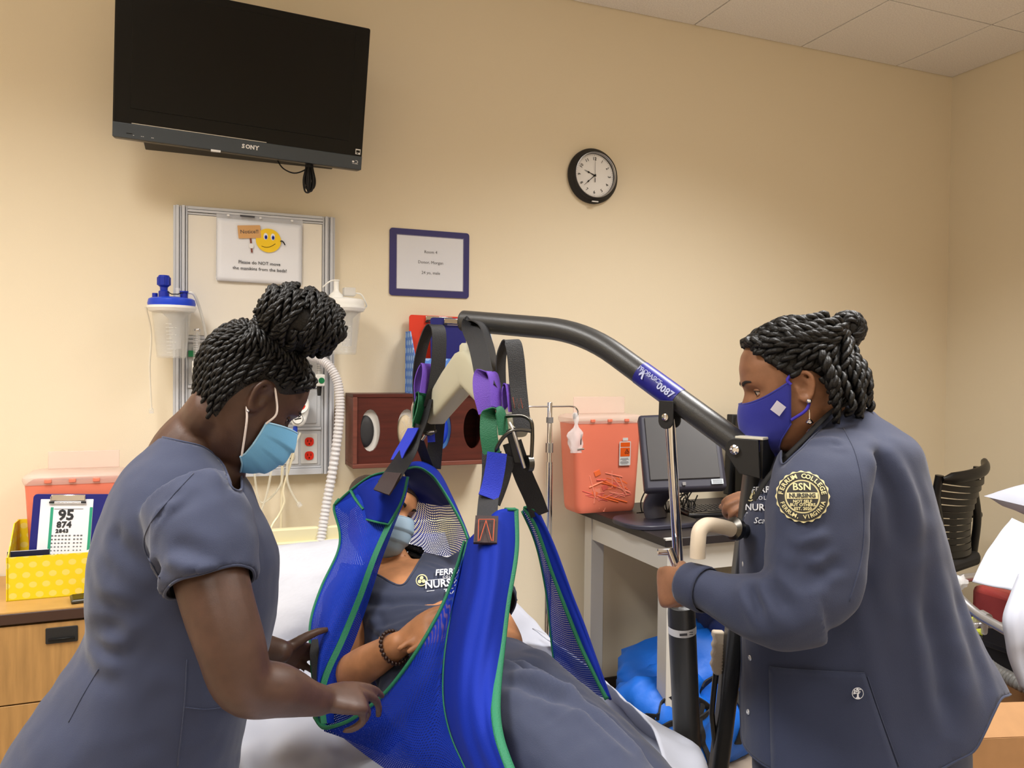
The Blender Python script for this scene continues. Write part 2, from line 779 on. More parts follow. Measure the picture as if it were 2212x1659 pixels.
# =================================================================== TELEVISION
M_black = mat('black_gloss', rgb(9, 9, 9), .3, spec=.25)
M_screen = mat('tv_screen', rgb(7, 7, 7), .3, spec=.25)
M_bezel = mat('tv_bezel', rgb(58, 66, 74), .42, var=.08, vscale=3)
M_blackmat = mat('black_matte', rgb(24, 24, 25), .55)
M_rubber = mat('black_rubber', rgb(18, 18, 19), .7)
M_white = mat('print_white', rgb(230, 230, 230), .5)
M_silver = mat('silver', rgb(190, 190, 192), .3, metal=1)
M_chrome = mat('chrome', rgb(215, 215, 220), .12, metal=1)
tl, br = V((-.256, 2.80, 2.175)), V((.533, 2.80, 2.150))
tw = br-tl
ux = V((1, 0, -.034)).normalized()
tilt = math.radians(9)
uy = V((0, -math.sin(tilt), math.cos(tilt)))
uy = (uy-ux*uy.dot(ux)).normalized()
un = ux.cross(uy)        # points toward the wall side negative
TW, TH = tw.length, .478
o0 = tl
tv = thing('television', 'large black flat television tilted down on a wall bracket', 'television', o0+ux*(TW/2))


def tvp(u, v, n=0):
    return o0+ux*u+uy*v+un*n   # n>0 toward the viewer


MB().box(tvp(TW/2, TH/2, -.03), (TW, TH, .06), (ux, uy, un)).build('cabinet', M_black, tv, bevel=.006)
MB().box(tvp(TW/2, TH*.62, -.075), (TW*.7, TH*.55, .04), (ux, uy, un)).build('rear_housing', M_blackmat, tv, bevel=.01)
MB().box(tvp(TW/2, .045+(TH-.045)/2+.012, .001), (TW-.10, TH-.045-.075, .004), (ux, uy, un)).build('screen', M_screen, tv, bevel=.001)
mb = MB().box(tvp(TW/2, .024, .002), (TW-.002, .046, .008), (ux, uy, un))
bz = mb.build('speaker_bar', M_bezel, tv, bevel=.002)
MB().box(tvp(TW*.33, .0485, .0045), (TW*.52, .0022, .003), (ux, uy, un)).build('trim_line', M_silver, tv)
mb = MB()
for q_, ch_ in enumerate('SONY'):
    lc_ = tvp(TW*.525+(q_-1.5)*.0145, .026, .0066)
    text(mb, ch_, lc_, ux*1.0, uy, .0178, bold=.0007)
    for du, dv in {'N': ((-.0045, .0060), (.0045, .0060), (-.0045, -.0060)), 'Y': ((-.0052, .0060), (.0052, .0060), (0, -.0060)), 'S': ((.0032, .0050), (-.0032, -.0050)), 'O': ()}[ch_]:
        mb.box(lc_+ux*du+uy*dv, (.0042, .0014, .0006), (ux, uy, un))
mb.build('lettering', M_white, bz, smooth=0)
mb = MB().box(tvp(TW-.016, .062, .0025), (.017, .018, .002), (ux, uy, un))
st = mb.build('energy_sticker', M_white, tv)
mb = MB().box(tvp(TW-.016, .063, .0038), (.013, .008, .001), (ux, uy, un))
mb.box(tvp(TW-.018, .056, .0038), (.006, .003, .001), (ux, uy, un))
mb.build('print', M_black, st)
mb = MB()
mb.tube([tvp(TW-.021+.006*math.cos(a), .0265+.0045*math.sin(a), .0068) for a in np.linspace(-2.0, 2.0, 12)], .0009, 5)
mb.box(tvp(TW-.031, .0265, .0068), (.007, .006, .001), (ux, uy, un))
mb.box(tvp(TW-.024, .0195, .0068), (.02, .001, .001), (ux, uy, un))
mb.build('disc_logo', M_white, bz)
mb = MB()
for u in (.062, .085, .09, .115, .119):
    mb.box(tvp(u, .012, .0065), (.003, .0015, .001), (ux, uy, un))
mb.box(tvp(.05, .016, .0065), (.018, .002, .001), (ux, uy, un), 1)
mb.build('indicator_marks', [M_white, M_black], bz)
# wall bracket under it
bl, b2 = atY(310, 326, 2.9), atY(726, 370, 2.9)
wb = thing('wall_bracket', 'long black wall bracket with cord channel under the television', 'bracket', (bl+b2)/2+V((0, .1, 0)))
d = (b2-bl)
bx = d.normalized()
bz_ = V((0, 0, 1))
bz_ = (bz_-bx*bz_.dot(bx)).normalized()
by = bz_.cross(bx)
c = (bl+b2)/2+V((0, .03, .035))
MB().box(c, (d.length, .13, .014), (bx, by, bz_)).build('tray', M_blackmat, wb, bevel=.003)
MB().box(c+bz_*.012-by*.055, (d.length, .012, .024), (bx, by, bz_)).build('lip', M_black, wb, bevel=.003)
MB().box(V((.14, 3.0, 2.42)), (.34, .07, .42)).build('wall_plate', M_blackmat, wb, bevel=.004)
MB().box(V((.14, 2.925, 2.42)), (.26, .09, .06)).build('tilt_arm', M_blackmat, wb, bevel=.004)
mb = MB().lathe([(.0, -.004), (.006, -.004), (.007, 0), (.005, .004), (0, .004)], bl+V((.02, -.04, .05)), (0, 1, 0), 12)
mb.build('screw', M_chrome, wb)
mb = MB().box(atY(466, 326, 2.80), (.03, .012, .006), (bx, by, bz_))
mb.build('label_tag', M_white, wb)
# tied power cord
k0 = atY(668, 352, 2.84)
cordt = thing('power_cord', 'black power cord tied in a bundle hanging below the television', 'cord', k0+V((0, 0, -.12)))
mb = MB()
for j in range(7):
    a = j*.9
    ox, oy = .012*math.cos(a), .010*math.sin(a)
    ln = .085+.012*((j*5) % 4)/3
    pts = [k0+V((ox*.4, oy*.4, .02)), k0+V((ox, oy, -.02)), k0+V((ox*1.7, oy*1.6, -.06)), k0+V((ox*1.3, oy, -ln)), k0+V((ox*.2, oy*.2, -ln-.006)), k0+V((-ox*.8, -oy, -ln+.01)), k0+V((-ox*1.1, -oy, -.05)), k0+V((-ox*.3, -oy*.3, 0))]
    mb.tube([V(p) for p in catmull(pts, 5)], .0032, 6)
mb.build('looped_cord', M_rubber, cordt)
MB().lathe([(.012, -.006), (.0145, -.004), (.0145, .004), (.012, .006)], k0+V((0, 0, -.012)), (0, 0, 1), 12).build('tie', M_rubber, cordt)
mb = MB()
mb.tube([V(p) for p in catmull([atY(598, 345, 2.86), atY(612, 364, 2.85), atY(636, 374, 2.84), atY(660, 366, 2.84), k0], 6)], .0026, 6)
mb.build('lead', M_rubber, cordt)

# =================================================================== WALL CLOCK
cc = V((1.569, YW, 2.2815))
clk = thing('wall_clock', 'round black framed wall clock with white face and black numerals', 'clock', cc)
R0 = .1175
nY = (0, -1, 0)
MB().lathe([(R0-.004, .0), (R0, .006), (R0, .016), (R0-.006, .026), (R0-.011, .030), (R0-.013, .038), (R0-.018, .043), (R0-.0225, .043), (R0-.025, .038), (R0-.026, .024), (0, .024)], cc, nY, 64, x=(1, 0, 0)).build('case', M_blackmat, clk, smooth=30)
M_face = mat('clock_face', rgb(235, 235, 235), .6)
fc = MB().lathe([(0, .0255), (R0-.0265, .0255), (R0-.0265, .0245), (0, .0245)], cc, nY, 48).build('dial', M_face, clk)
MB().lathe([(R0-.0262, .033), (R0-.0235, .0425), (R0-.0225, .0432), (R0-.0215, .043), (R0-.025, .033)], cc, nY, 64, caps=False).build('chrome_ring', M_silver, clk)
mb = MB()
for h in range(1, 13):
    a = math.radians(90-30*h)
    p = cc+V((math.cos(a)*.071, -.0265, math.sin(a)*.071))
    rx = V((math.sin(a), 0, -math.cos(a)))
    ru = V((math.cos(a), 0, math.sin(a)))
    if 4 <= h <= 8:
        rx, ru = -rx, -ru
    text(mb, str(h), p, rx, ru, .019)
for q in range(60):
    a = q*PI/30
    p = cc+V((math.cos(a)*.0855, -.0262, math.sin(a)*.0855))
    mb.box(p, (.004 if q % 5 == 0 else .002, .0004, .0008), (V((math.cos(a), 0, math.sin(a))), V((0, 1, 0)), V((-math.sin(a), 0, math.cos(a)))))
mb.build('numerals', M_black, fc, smooth=0)


def hand(ang, ln, back, wd, nm, dy):
    dr = V((math.cos(ang), 0, math.sin(ang)))
    pr = V((-dr.z, 0, dr.x))
    c_ = cc+V((0, -dy, 0))
    out = [(-back, wd*.6), (0, wd), (ln*.5, wd*.6), (ln*.6, wd*1.9), (ln*.7, wd*.6), (ln, wd*.25)]
    pts = [(a, b) for a, b in out]+[(a, -b) for a, b in out[::-1]]
    MB().prism(pts, c_, dr, pr, .0008).build(nm, M_black, clk, smooth=0)


hand(math.radians(90-291), .052, .008, .0022, 'hour_hand', .0285)
hand(math.radians(90-228), .068, .008, .0018, 'minute_hand', .030)
a = math.radians(90)
MB().ab(cc+V((-.0006, -.0325, -.03)), cc+V((.0006, -.0318, .075))).ab(cc+V((-.0015, -.0325, -.03)), cc+V((.0015, -.0318, -.012))).build('second_hand', M_black, clk)
MB().lathe([(.0, -.026), (.004, .026), (.004, .0335), (0, .034)], cc, nY, 12).build('hub', M_black, clk)
MB().box(cc+V((0, -.034, -.112)), (.03, .006, .004)).build('rim_sticker', M_white, clk)

# =================================================================== ROOM SIGN
M_navy = mat('navy_vinyl', rgb(52, 50, 108), .3)
M_paper = mat('paper', rgb(226, 228, 234), .45)
M_ink = mat('ink', rgb(60, 60, 66), .6)
sx0, sx1, sz0, sz1 = .690, 1.016, 1.735, 1.998
sc_ = V(((sx0+sx1)/2, YW-.006, (sz0+sz1)/2))
ex, ez = V((1, 0, .0)), V((0, 0, 1))
sg = thing('room_sign', 'navy bordered room sign holding a printed white sheet', 'sign', sc_)
MB().prism(rrect(sx1-sx0, sz1-sz0, .012), sc_+V((0, .006, 0)), ex, ez, .005).build('border', M_navy, sg)
pp = MB().prism(rrect(.270, .208, .001, 1), sc_+V((.001, .0008, .001)), ex, ez, .0012).build('printed_sheet', M_paper, sg)
mb = MB()
text(mb, 'Room 4', sc_+V((.002, -.001, .045)), ex, ez, .0165)
text(mb, 'Donor, Morgan', sc_+V((.002, -.001, .004)), ex, ez, .0165)
text(mb, '24 yo, male', sc_+V((.003, -.001, -.037)), ex, ez, .0165)
mb.build('lettering', M_ink, pp, smooth=0)
M_film = mat('clear_film', rgb(240, 240, 245), .12, alpha=.12)
MB().prism(rrect(.276, .214, .001, 1), sc_+V((.001, -.0012, .001)), ex, ez, .0006).build('clear_cover', M_film, sg)

# =================================================================== HEADWALL PANEL
M_alu = mat('aluminium_rail', rgb(196, 199, 205), .4, spec=.6)
M_alu2 = mat('grey_module', rgb(188, 190, 193), .5)
M_cream = mat('cream_board', rgb(226, 220, 208), .35, var=.02, vscale=3)
M_plate = mat('white_plate', rgb(205, 205, 203), .4)
M_red = mat('red_outlet', rgb(214, 44, 24), .35)
M_ivory = mat('ivory_outlet', rgb(206, 200, 180), .4)
M_green = mat('green_label', rgb(16, 120, 72), .5)
px0, px1, pz0, pz1 = -.083, .475, 1.052, 2.013
PY = YW-.045
hw = thing('headwall_panel', 'grey framed medical headwall panel with cream board and outlets', 'panel', ((px0+px1)/2, YW, pz0))
MB().ab((px0+.002, PY+.012, pz0+.002), (px1-.002, YW-.001, pz1-.004)).build('backing', M_alu2, hw)
for nm, x0, sgn in (('rail', px0, 1), ('rail', px1, -1)):
    mb = MB()
    for a, b, dy in ((0, .008, .010), (.009, .019, .0), (.021, .026, .006), (.028, .038, -.004), (.040, .046, .004)):
        xa, xb = sorted((x0+sgn*a, x0+sgn*b))
        mb.ab((xa, PY+dy, pz0), (xb, YW-.001, pz1))
    mb.build(nm, M_alu, hw, bevel=.001)
mb = MB()
for a, b, dy in ((0, .010, .004), (.012, .02, .0), (.022, .028, .006)):
    mb.ab((px0+.046, PY+dy, pz1-b), (px1-.046, YW-.001, pz1-a))
mb.build('top_rail', M_alu, hw, bevel=.001)
mb = MB().ab((px0+.046, PY+.004, pz0), (px1-.046, YW-.001, pz0+.022)).ab((px0+.046, PY+.010, pz0+.024), (px1-.046, YW-.001, pz0+.03))
mb.build('bottom_rail', M_alu, hw, bevel=.001)
MB().ab((px0+.048, PY+.008, 1.56), (px1-.048, YW-.001, pz1-.030)).build('cream_board', M_cream, hw, bevel=.001)
mb = MB().ab((px0+.046, PY+.000, 1.535), (px1-.046, YW-.001, 1.545)).ab((px0+.046, PY+.005, 1.547), (px1-.046, YW-.001, 1.558))
mb.build('divider_rail', M_alu, hw, bevel=.001)
rows = [(1.385, 1.532), (1.228, 1.372), (1.084, 1.216)]
cols = [(px0+.05, px0+.155), (px0+.16, px0+.285), (px0+.29, px1-.05)]
for r, (za, zb) in enumerate(rows):
    for q, (xa, xb) in enumerate(cols):
        m_ = MB().ab((xa, PY+.010, za), (xb, YW-.001, zb)).build('module', M_alu2, hw, bevel=.002)
        if r < 2:
            MB().ab((xa+.014, PY+.006, za+.014), (xb-.014, PY+.011, zb-.014)).build('module_cover', M_alu2, m_, bevel=.002)
for za, zb in ((1.374, 1.383), (1.218, 1.226)):
    MB().ab((px0+.048, PY+.004, za), (px1-.048, YW-.001, zb)).build('cross_rail', M_alu, hw, bevel=.001)
for k, (pxx, pyy, mm) in enumerate(((668, 978, M_red), (627, 978, M_ivory), (571, 982, M_ivory))):
    c = atY(pxx, pyy, PY+.004)
    c.z = 1.148
    pl = MB().prism(rrect(.060, .112, .003, 2), V((c.x, PY+.012, c.z)), ex, ez, .006).build('outlet_plate', M_plate, hw, bevel=.001)
    for dz in (.026, -.026):
        mb = MB().prism(rrect(.032, .032, .012, 4), V((c.x, PY+.007, c.z+dz)), ex, ez, .004)
        for dx in (-.006, .006):
            mb.ab((c.x+dx-.001, PY+.0022, c.z+dz-.001), (c.x+dx+.001, PY+.003, c.z+dz+.008), 1)
        mb.prism(ell(.0025, .0025, 10), V((c.x, PY+.003, c.z+dz-.008)), ex, ez, .001, 1)
        mb.build('socket', [mm, M_black], pl)
# oxygen outlet (green) behind the flowmeter
g = atY(414, 764, PY)
MB().box(g+V((0, .004, 0)), (.022, .010, .022)).build('green_label', M_green, hw, bevel=.001)
g = atY(684, 766, PY)
MB().box(g+V((0, .004, 0)), (.018, .010, .014)).build('green_label', M_green, hw, bevel=.001)

# ------------------------------------------------------------------ notice in a plastic sleeve
nc = atY(562, 545, PY-.001)
nt_ = thing('notice_sheet', 'white notice in a clear sleeve with a yellow smiling face', 'notice', nc)
nx = V((1, 0, -.012)).normalized()
nz = V((.006, 0, 1))
NW, NH = .292, .222
M_sleeve = mat('sleeve_clear', rgb(225, 228, 236), .18, alpha=.35)
MB().prism(rrect(NW+.006, NH+.022, .006, 2), nc+nz*.012+V((0, .0035, 0)), nx, nz, .001).build('sleeve', M_sleeve, nt_)
# the sheet buckles a little
G = []
for i in range(15):
    row = []
    for j in range(19):
        u, v = (j/18-.5)*NW, (i/14-.5)*NH
        row.append(nc+nx*u+nz*v+V((0, -.001-.0016*math.sin(i*.9+j*.25)*math.sin(j*.5), 0)))
    G.append(row)
sh = MB().grid(G).build('sheet', M_paper, nt_, smooth=180, solid=.0006)


def np_(u, v, d=.0):
    return nc+nx*u+nz*v+V((0, -.0036-d, 0))


mb = MB()
text(mb, 'Please do NOT move', np_(-.002, -.040), nx, nz, .0165)
text(mb, 'the manikins from the beds!', np_(0, -.062), nx, nz, .0165)
mb.build('lettering', M_ink, nt_, smooth=0)
M_yel = mat('smile_yellow', rgb(240, 200, 30), .5)
M_tan = mat('sign_tan', rgb(208, 160, 104), .5)
M_brown = mat('sign_post', rgb(122, 62, 50), .5)
M_blue = mat('royal_blue', rgb(22, 60, 190), .45)
fa = MB().prism(ell(.044, .043), np_(.028, .044, .001), nx, nz, .0006).build('round_face', M_yel, nt_, smooth=0)
mb = MB()
for dx in (-.010, .015):
    mb.prism(ell(.0075, .0125, 16), np_(.028+dx, .058, .0018), nx, nz, .0005)
    mb.prism(ell(.0050, .0075, 16), np_(.029+dx, .055, .0024), nx, nz, .0004, 1)
    mb.prism(ell(.0022, .0035, 12), np_(.029+dx, .055, .0029), nx, nz, .0003, 2)
mb.tube([np_(.028+.024*t, .030-.010*math.cos(t*1.4)+.006*t, .0022) for t in np.linspace(-1, 1, 10)], .0009, 5, 2)
mb.tube([np_(.074+.012*t, .046-.014*t*t, .0022) for t in np.linspace(-.4, 1, 6)], .0022, 5, 2)
mb.build('features', [M_white, M_blue, M_black], fa, smooth=0)
sgx = (nx+nz*.10).normalized()
sgz = (nz-nx*.10).normalized()
sb = MB().prism(rrect(.078, .046, .002, 2), np_(-.038, .070, .001), sgx, sgz, .0008).build('hand_sign', M_tan, nt_, smooth=0)
mb = MB()
text(mb, 'Notice!!', np_(-.038, .070, .0022), sgx, sgz, .019)
mb.build('lettering', M_ink, sb, smooth=0)
MB().prism([(-.003, 0), (.003, 0), (.003, -.052), (-.003, -.052)], np_(-.034, .048, .001), sgx, sgz, .0006).build('sign_post', M_brown, nt_, smooth=0)
MB().prism(ell(.009, .009, 14), np_(-.031, .020, .0016), nx, nz, .0008).build('white_glove', M_white, nt_, smooth=0)
for u in (-.11, .0, .11):
    MB().prism(ell(.005, .0035, 12), np_(u, NH/2+.012), nx, nz, .0004).build('punch_hole', M_white, nt_, smooth=0)
MB().box(np_(-.045, NH/2+.014), (.05, .0006, .006), (nx, V((0, 1, 0)), nz)).build('print_strip', M_ink, nt_, smooth=0)

# ------------------------------------------------------------------ suction canisters
M_clear = mat('clear_plastic', rgb(236, 236, 232), .08, alpha=.22, spec=.6)
M_frost = mat('frosted_plastic', rgb(222, 222, 222), .35, alpha=.55)
M_lidb = mat('lid_blue', rgb(22, 66, 205), .35)
M_wpl = mat('white_plastic', rgb(236, 236, 232), .35)
M_tubing = mat('clear_tubing', rgb(228, 224, 206), .15, alpha=.5)


def canister(c, lidmat, label, blue):
    """c = centre of the rim"""
    t = thing('suction_canister', label, 'canister', c+V((0, 0, -.175)), 'suction canisters on the headwall')
    a = V((0, 0, 1))
    MB().lathe([(.0, -.172), (.044, -.172), (.047, -.168), (.062, -.02), (.066, -.012), (.066, -.008), (.060, -.008), (.0605, -.018), (.045, -.166), (0, -.169)], c, a, 36).build('jar', M_clear, t, smooth=50)
    MB().lathe([(.0, -.14), (.018, -.14), (.022, -.04), (.05, -.012), (.05, -.01), (0, -.01)], c+V((.012, 0, 0)), a, 24).build('inner_filter', M_frost, t, smooth=50)
    MB().lathe([(.060, -.018), (.072, -.014), (.078, -.004), (.078, .004), (.060, .004)], c, a, 36).build('rim', M_wpl, t, smooth=30)
    lid = MB().lathe([(.0, .004), (.074, .004), (.076, .012), (.073, .026), (.066, .030), (.02, .036), (0, .037)], c, a, 36).build('lid', lidmat, t, smooth=40)
    if blue:
        mb = MB().lathe([(0, .03), (.017, .03), (.017, .052), (.012, .056), (.0125, .066), (.019, .072), (.0195, .100), (.016, .106), (0, .106)], c+V((-.024, -.01, 0)), a, 14)
        for k in range(8):
            q = 2*PI*k/8
            mb.box(c+V((-.024+.0195*math.cos(q), -.01+.0195*math.sin(q), .086)), (.004, .004, .026))
        mb.build('port_cap', mat('lid_blue_dark', rgb(18, 44, 160), .4), lid, smooth=30)
        mb = MB().lathe([(0, .03), (.012, .03), (.012, .05), (.016, .051), (.016, .056), (0, .057)], c+V((.038, -.005, 0)), a, 14)
        mb.build('port', mat('lid_blue_dark', rgb(18, 44, 160), .4), lid, smooth=30)
        mb = MB().lathe([(0, .028), (.009, .028), (.009, .046), (0, .046)], c+V((-.052, 0, 0)), a, 12)
        mb.build('port', mat('lid_blue_dark', rgb(18, 44, 160), .4), lid, smooth=30)
        MB().lathe([(0, .03), (.0085, .03), (.008, .062), (.006, .066), (0, .066)], c+V((.018, -.012, 0)), a, 12).build('clear_port', M_frost, lid, smooth=40)
        MB().tube([c+V((-.012, -.03, .05)), c+V((0, -.035, .042)), c+V((.02, -.03, .043)), c+V((.034, -.02, .05))], .002, 6).build('cap_tether', M_rubber, lid)
    else:
        mb = MB().lathe([(0, .03), (.030, .03), (.024, .044), (.012, .054), (.0095, .062), (.0095, .092), (.012, .094), (.012, .098), (0, .098)], c+V((-.028, -.01, 0)), a, 16)
        mb.build('port_cap', lidmat, lid, smooth=40)
        mb = MB().box(c+V((.018, -.01, .056)), (.042, .04, .03))
        mb.build('port', M_frost, lid, bevel=.003)
        mb = MB().tube([V(p) for p in catmull([c+V((.036, -.02, .052)), c+V((.06, -.02, .048)), c+V((.078, -.01, .022)), c+V((.084, 0, .006)), c+V((.07, 0, .0))], 5)], .0028, 6)
        mb.tube([V(p) for p in catmull([c+V((-.028, -.01, .096)), c+V((-.05, -.01, .092)), c+V((-.075, 0, .07))], 5)], .0028, 6)
        mb.build('cap_tether', lidmat, lid)
    mb = MB()
    for k in range(9):
        z = -.155+.012*k
        rr = .046+.016*(z+.166)/.15
        for a0, a1 in ((-.3, .12), (.2, .3)):
            P = [c+V((rr*math.sin(q), -rr*math.cos(q), z)) for q in np.linspace(a0, a1 if k % 2 else a1-.1, 5)]
            mb.tube(P, .0007, 4)
    mb.build('graduation_marks', M_wpl, t, smooth=0)
    MB().ab(c+V((-.02, .03, -.03)), V((c.x+.02, YW-.0005, c.z-.002))).build('wall_mount', M_wpl, t, bevel=.003)
    return t


ca = atY(371, 664, 2.915)
canister(ca, M_lidb, 'clear suction canister with a bright blue lid left of the headwall', True)
cb = atY(742, 664, 2.905)
canister(cb, M_wpl, 'clear suction canister with a white lid right of the headwall', False)


def tubing(name, label, pts, r, m=None, per=6, n=8, end=None):
    t = thing(name, label, 'tubing', V(pts[-1]))
    MB().tube([V(p) for p in catmull(pts, per)], r, n).build('tube', m or M_tubing, t)
    if end:
        dr = (V(pts[-1])-V(pts[-2])).normalized()
        MB().lathe([(0, -.006), (r*1.25, -.006), (r*2.3, .0), (r*2.3, .012), (r*1.6, .013), (r*1.6, .004)], V(pts[-1]), dr, 12).build('connector', end, t)
    return t


tubing('suction_tube', 'thin clear tube hanging straight down left of the headwall with a cup end',
       [ca+V((-.080, -.01, .0)), atY(326, 720, 2.93), atY(323, 790, 2.935), atY(325, 850, 2.94), atY(327, 885, 2.94)], .0034, mat('white_tubing', rgb(226, 218, 200), .3), end=M_clear)
tubing('suction_tube', 'milky tube curving from the blue lid down to the headwall outlet',
       [ca+V((.045, -.005, .052)), ca+V((.07, -.01, .046)), atY(432, 668, 2.93), atY(440, 700, 2.95), atY(445, 730, 2.97)], .0048, mat('milky_tubing', rgb(226, 226, 222), .25, alpha=.75))

# ------------------------------------------------------------------ oxygen flowmeters
for k, (ux_, uy_, lab) in enumerate(((425, 712, 'clear oxygen flowmeter with green label under the blue lidded canister'), (690, 745, 'clear oxygen flowmeter half hidden behind the braided bun'))):
    top = atY(ux_, uy_, 2.955)
    t = thing('oxygen_flowmeter', lab, 'flowmeter', top+V((0, 0, -.16)))
    MB().lathe([(.0, -.108), (.011, -.108), (.0125, -.012), (.012, -.004), (.0, -.004)], top, (0, 0, 1), 18).build('tube', M_clear, t, smooth=50)
    MB().lathe([(.0, -.105), (.004, -.105), (.0045, -.01), (0, -.01)], top, (0, 0, 1), 10).build('inner_tube', M_frost, t, smooth=50)
    MB().lathe([(0, -.006), (.0115, -.006), (.0125, -.002), (.011, .002), (0, .003)], top, (0, 0, 1), 18).build('cap', M_chrome, t)
    mb = MB()
    for q in range(10):
        mb.tube([top+V((.0122*math.sin(a), -.0122*math.cos(a), -.095+.008*q)) for a in np.linspace(-.9, .3, 5)], .0005, 4)
    mb.build('scale_marks', M_ink, t)
    bd = MB().box(top+V((.002, 0, -.130)), (.034, .034, .044)).build('valve_body', M_wpl, t, bevel=.004)
    MB().prism(ell(.011, .011, 18), top+V((.006, -.0175, -.131)), ex, ez, .002).build('green_dial', M_green, bd)
    MB().lathe([(0, 0), (.009, 0), (.008, -.02), (.006, -.035), (0, -.035)], top+V((0, 0, -.152)), (0, 0, 1), 14).build('nozzle', M_blackmat, t)
    MB().ab(top+V((-.01, .01, -.138)), V((top.x+.01, PY+.012, top.z-.118))).build('wall_stem', M_silver, t)

# ------------------------------------------------------------------ vacuum regulator
rc = atY(645, 893, 2.945)
vr = thing('vacuum_regulator', 'white vacuum regulator with round gauge and dial on the headwall', 'regulator', rc+V((0, 0, -.06)))
out = [(.036, .045), (.030, .058), (.015, .066), (-.004, .066), (-.022, .058), (-.034, .04), (-.034, .02), (-.030, -.005), (-.026, -.03), (-.018, -.044), (0, -.048), (.016, -.044), (.026, -.028), (.034, .0), (.038, .025)]
out = [(a, b) for a, b in out][::-1]
MB().prism(out[::-1], rc+V((0, .022, 0)), ex, ez, .036).build('body', M_wpl, vr, bevel=.006)
gr = MB().lathe([(0, 0), (.030, 0), (.033, .003), (.033, .010), (.030, .014), (.027, .010), (0, .008)], rc+V((.002, -.012, .032)), nY, 30).build('gauge', M_wpl, vr, smooth=30)
mb = MB()
for a0, a1, mi in ((.2, 1.6, 0), (1.7, 3.0, 1), (3.1, 4.6, 2), (4.7, 6.2, 1)):
    P0 = [rc+V((.002+.024*math.cos(q), -.0215, .032+.024*math.sin(q))) for q in np.linspace(a0, a1, 8)]
    P1 = [rc+V((.002+.014*math.cos(q), -.0215, .032+.014*math.sin(q))) for q in np.linspace(a0, a1, 8)]
    mb.grid([P0, P1], mi)
mb.build('gauge_scale', [M_blue, M_red, M_black], gr)
kn = MB().lathe([(0, 0), (.019, 0), (.019, .014), (.017, .017), (0, .017)], rc+V((-.006, -.012, -.018)), nY, 24).build('dial', M_wpl, vr, smooth=30)
mb = MB().lathe([(.0175, .012), (.0195, .012), (.0195, .0155), (.0175, .0155)], rc+V((-.006, -.012, -.018)), nY, 24, caps=False)
mb.box(rc+V((-.006, -.0295, -.018)), (.024, .001, .004), (V((.97, 0, .2)), V((0, 1, 0)), V((-.2, 0, .97))))
mb.build('dial_marks', M_blackmat, kn)
MB().lathe([(0, 0), (.007, 0), (.0085, -.01), (.0075, -.03), (.0065, -.046), (0, -.046)], rc+V((-.012, -.004, -.046)), (0, 0, 1), 14).build('blue_connector', mat('connector_blue', rgb(28, 62, 170), .35), vr)
MB().ab(rc+V((-.012, .018, -.01)), V((rc.x+.012, PY+.012, rc.z+.014))).build('wall_stem', M_silver, vr)
tubing('suction_line', 'cream suction line looping from the regulator down behind the bed',
       [rc+V((-.012, -.006, -.10)), atY(632, 985, 2.93), atY(622, 1020, 2.93), atY(612, 1060, 2.93), atY(614, 1085, 2.93), atY(603, 1112, 2.93), atY(588, 1135, 2.92), atY(574, 1175, 2.90)], .0042, mat('cream_tubing', rgb(232, 222, 190), .3))
tubing('oxygen_line', 'clear oxygen line with a flared end dangling under the regulator',
       [rc+V((.006, -.006, -.07)), atY(624, 990, 2.92), atY(620, 1030, 2.92), atY(626, 1055, 2.92), atY(638, 1078, 2.92), atY(645, 1088, 2.92)], .0042, M_tubing, end=M_clear)
tubing('oxygen_line', 'short clear line hanging below the headwall close to the light blue mask',
       [atY(592, 960, 2.95), atY(588, 1000, 2.94), atY(582, 1040, 2.94), atY(574, 1075, 2.94), atY(562, 1110, 2.94)], .0042, M_tubing)
tubing('drainage_line', 'straight pale line hanging down the wall behind the headboard',
       [atY(612, 965, 2.965), atY(609, 1030, 2.985), atY(608, 1090, 2.985), atY(607, 1150, 2.98)], .0045, mat('cream_tubing', rgb(232, 222, 190), .3))
tubing('looped_line', 'faint clear line looping sideways below the headwall panel',
       [atY(548, 1000, 2.97), atY(553, 1050, 2.97), atY(563, 1085, 2.97), atY(585, 1075, 2.97), atY(607, 1045, 2.975), atY(612, 1010, 2.975)], .004, M_tubing)

# corrugated hose
hp = [V(p) for p in catmull([atY(676, 772, 2.94), atY(692, 777, 2.91), atY(712, 792, 2.885), atY(728, 822, 2.875), atY(734, 860, 2.87), atY(733, 905, 2.87), atY(727, 960, 2.875), atY(717, 1025, 2.88), atY(706, 1085, 2.88), atY(697, 1140, 2.87), atY(690, 1190, 2.85)], 26)]
hs = thing('corrugated_hose', 'translucent white corrugated breathing hose arching down from the headwall', 'hose', hp[-1])
rr = [.0175 if (i % 4) in (0, 1) else .0145 for i in range(len(hp))]
MB().tube(hp, rr, 14).build('hose', mat('hose_white', rgb(222, 220, 222), .3, alpha=.9), hs, smooth=25)
MB().lathe([(0, 0), (.013, 0), (.013, .03), (.016, .03), (.016, .045), (0, .045)], hp[0]+V((-.004, .0, .002)), (hp[0]-hp[1]), 14).build('cuff', M_frost, hs)

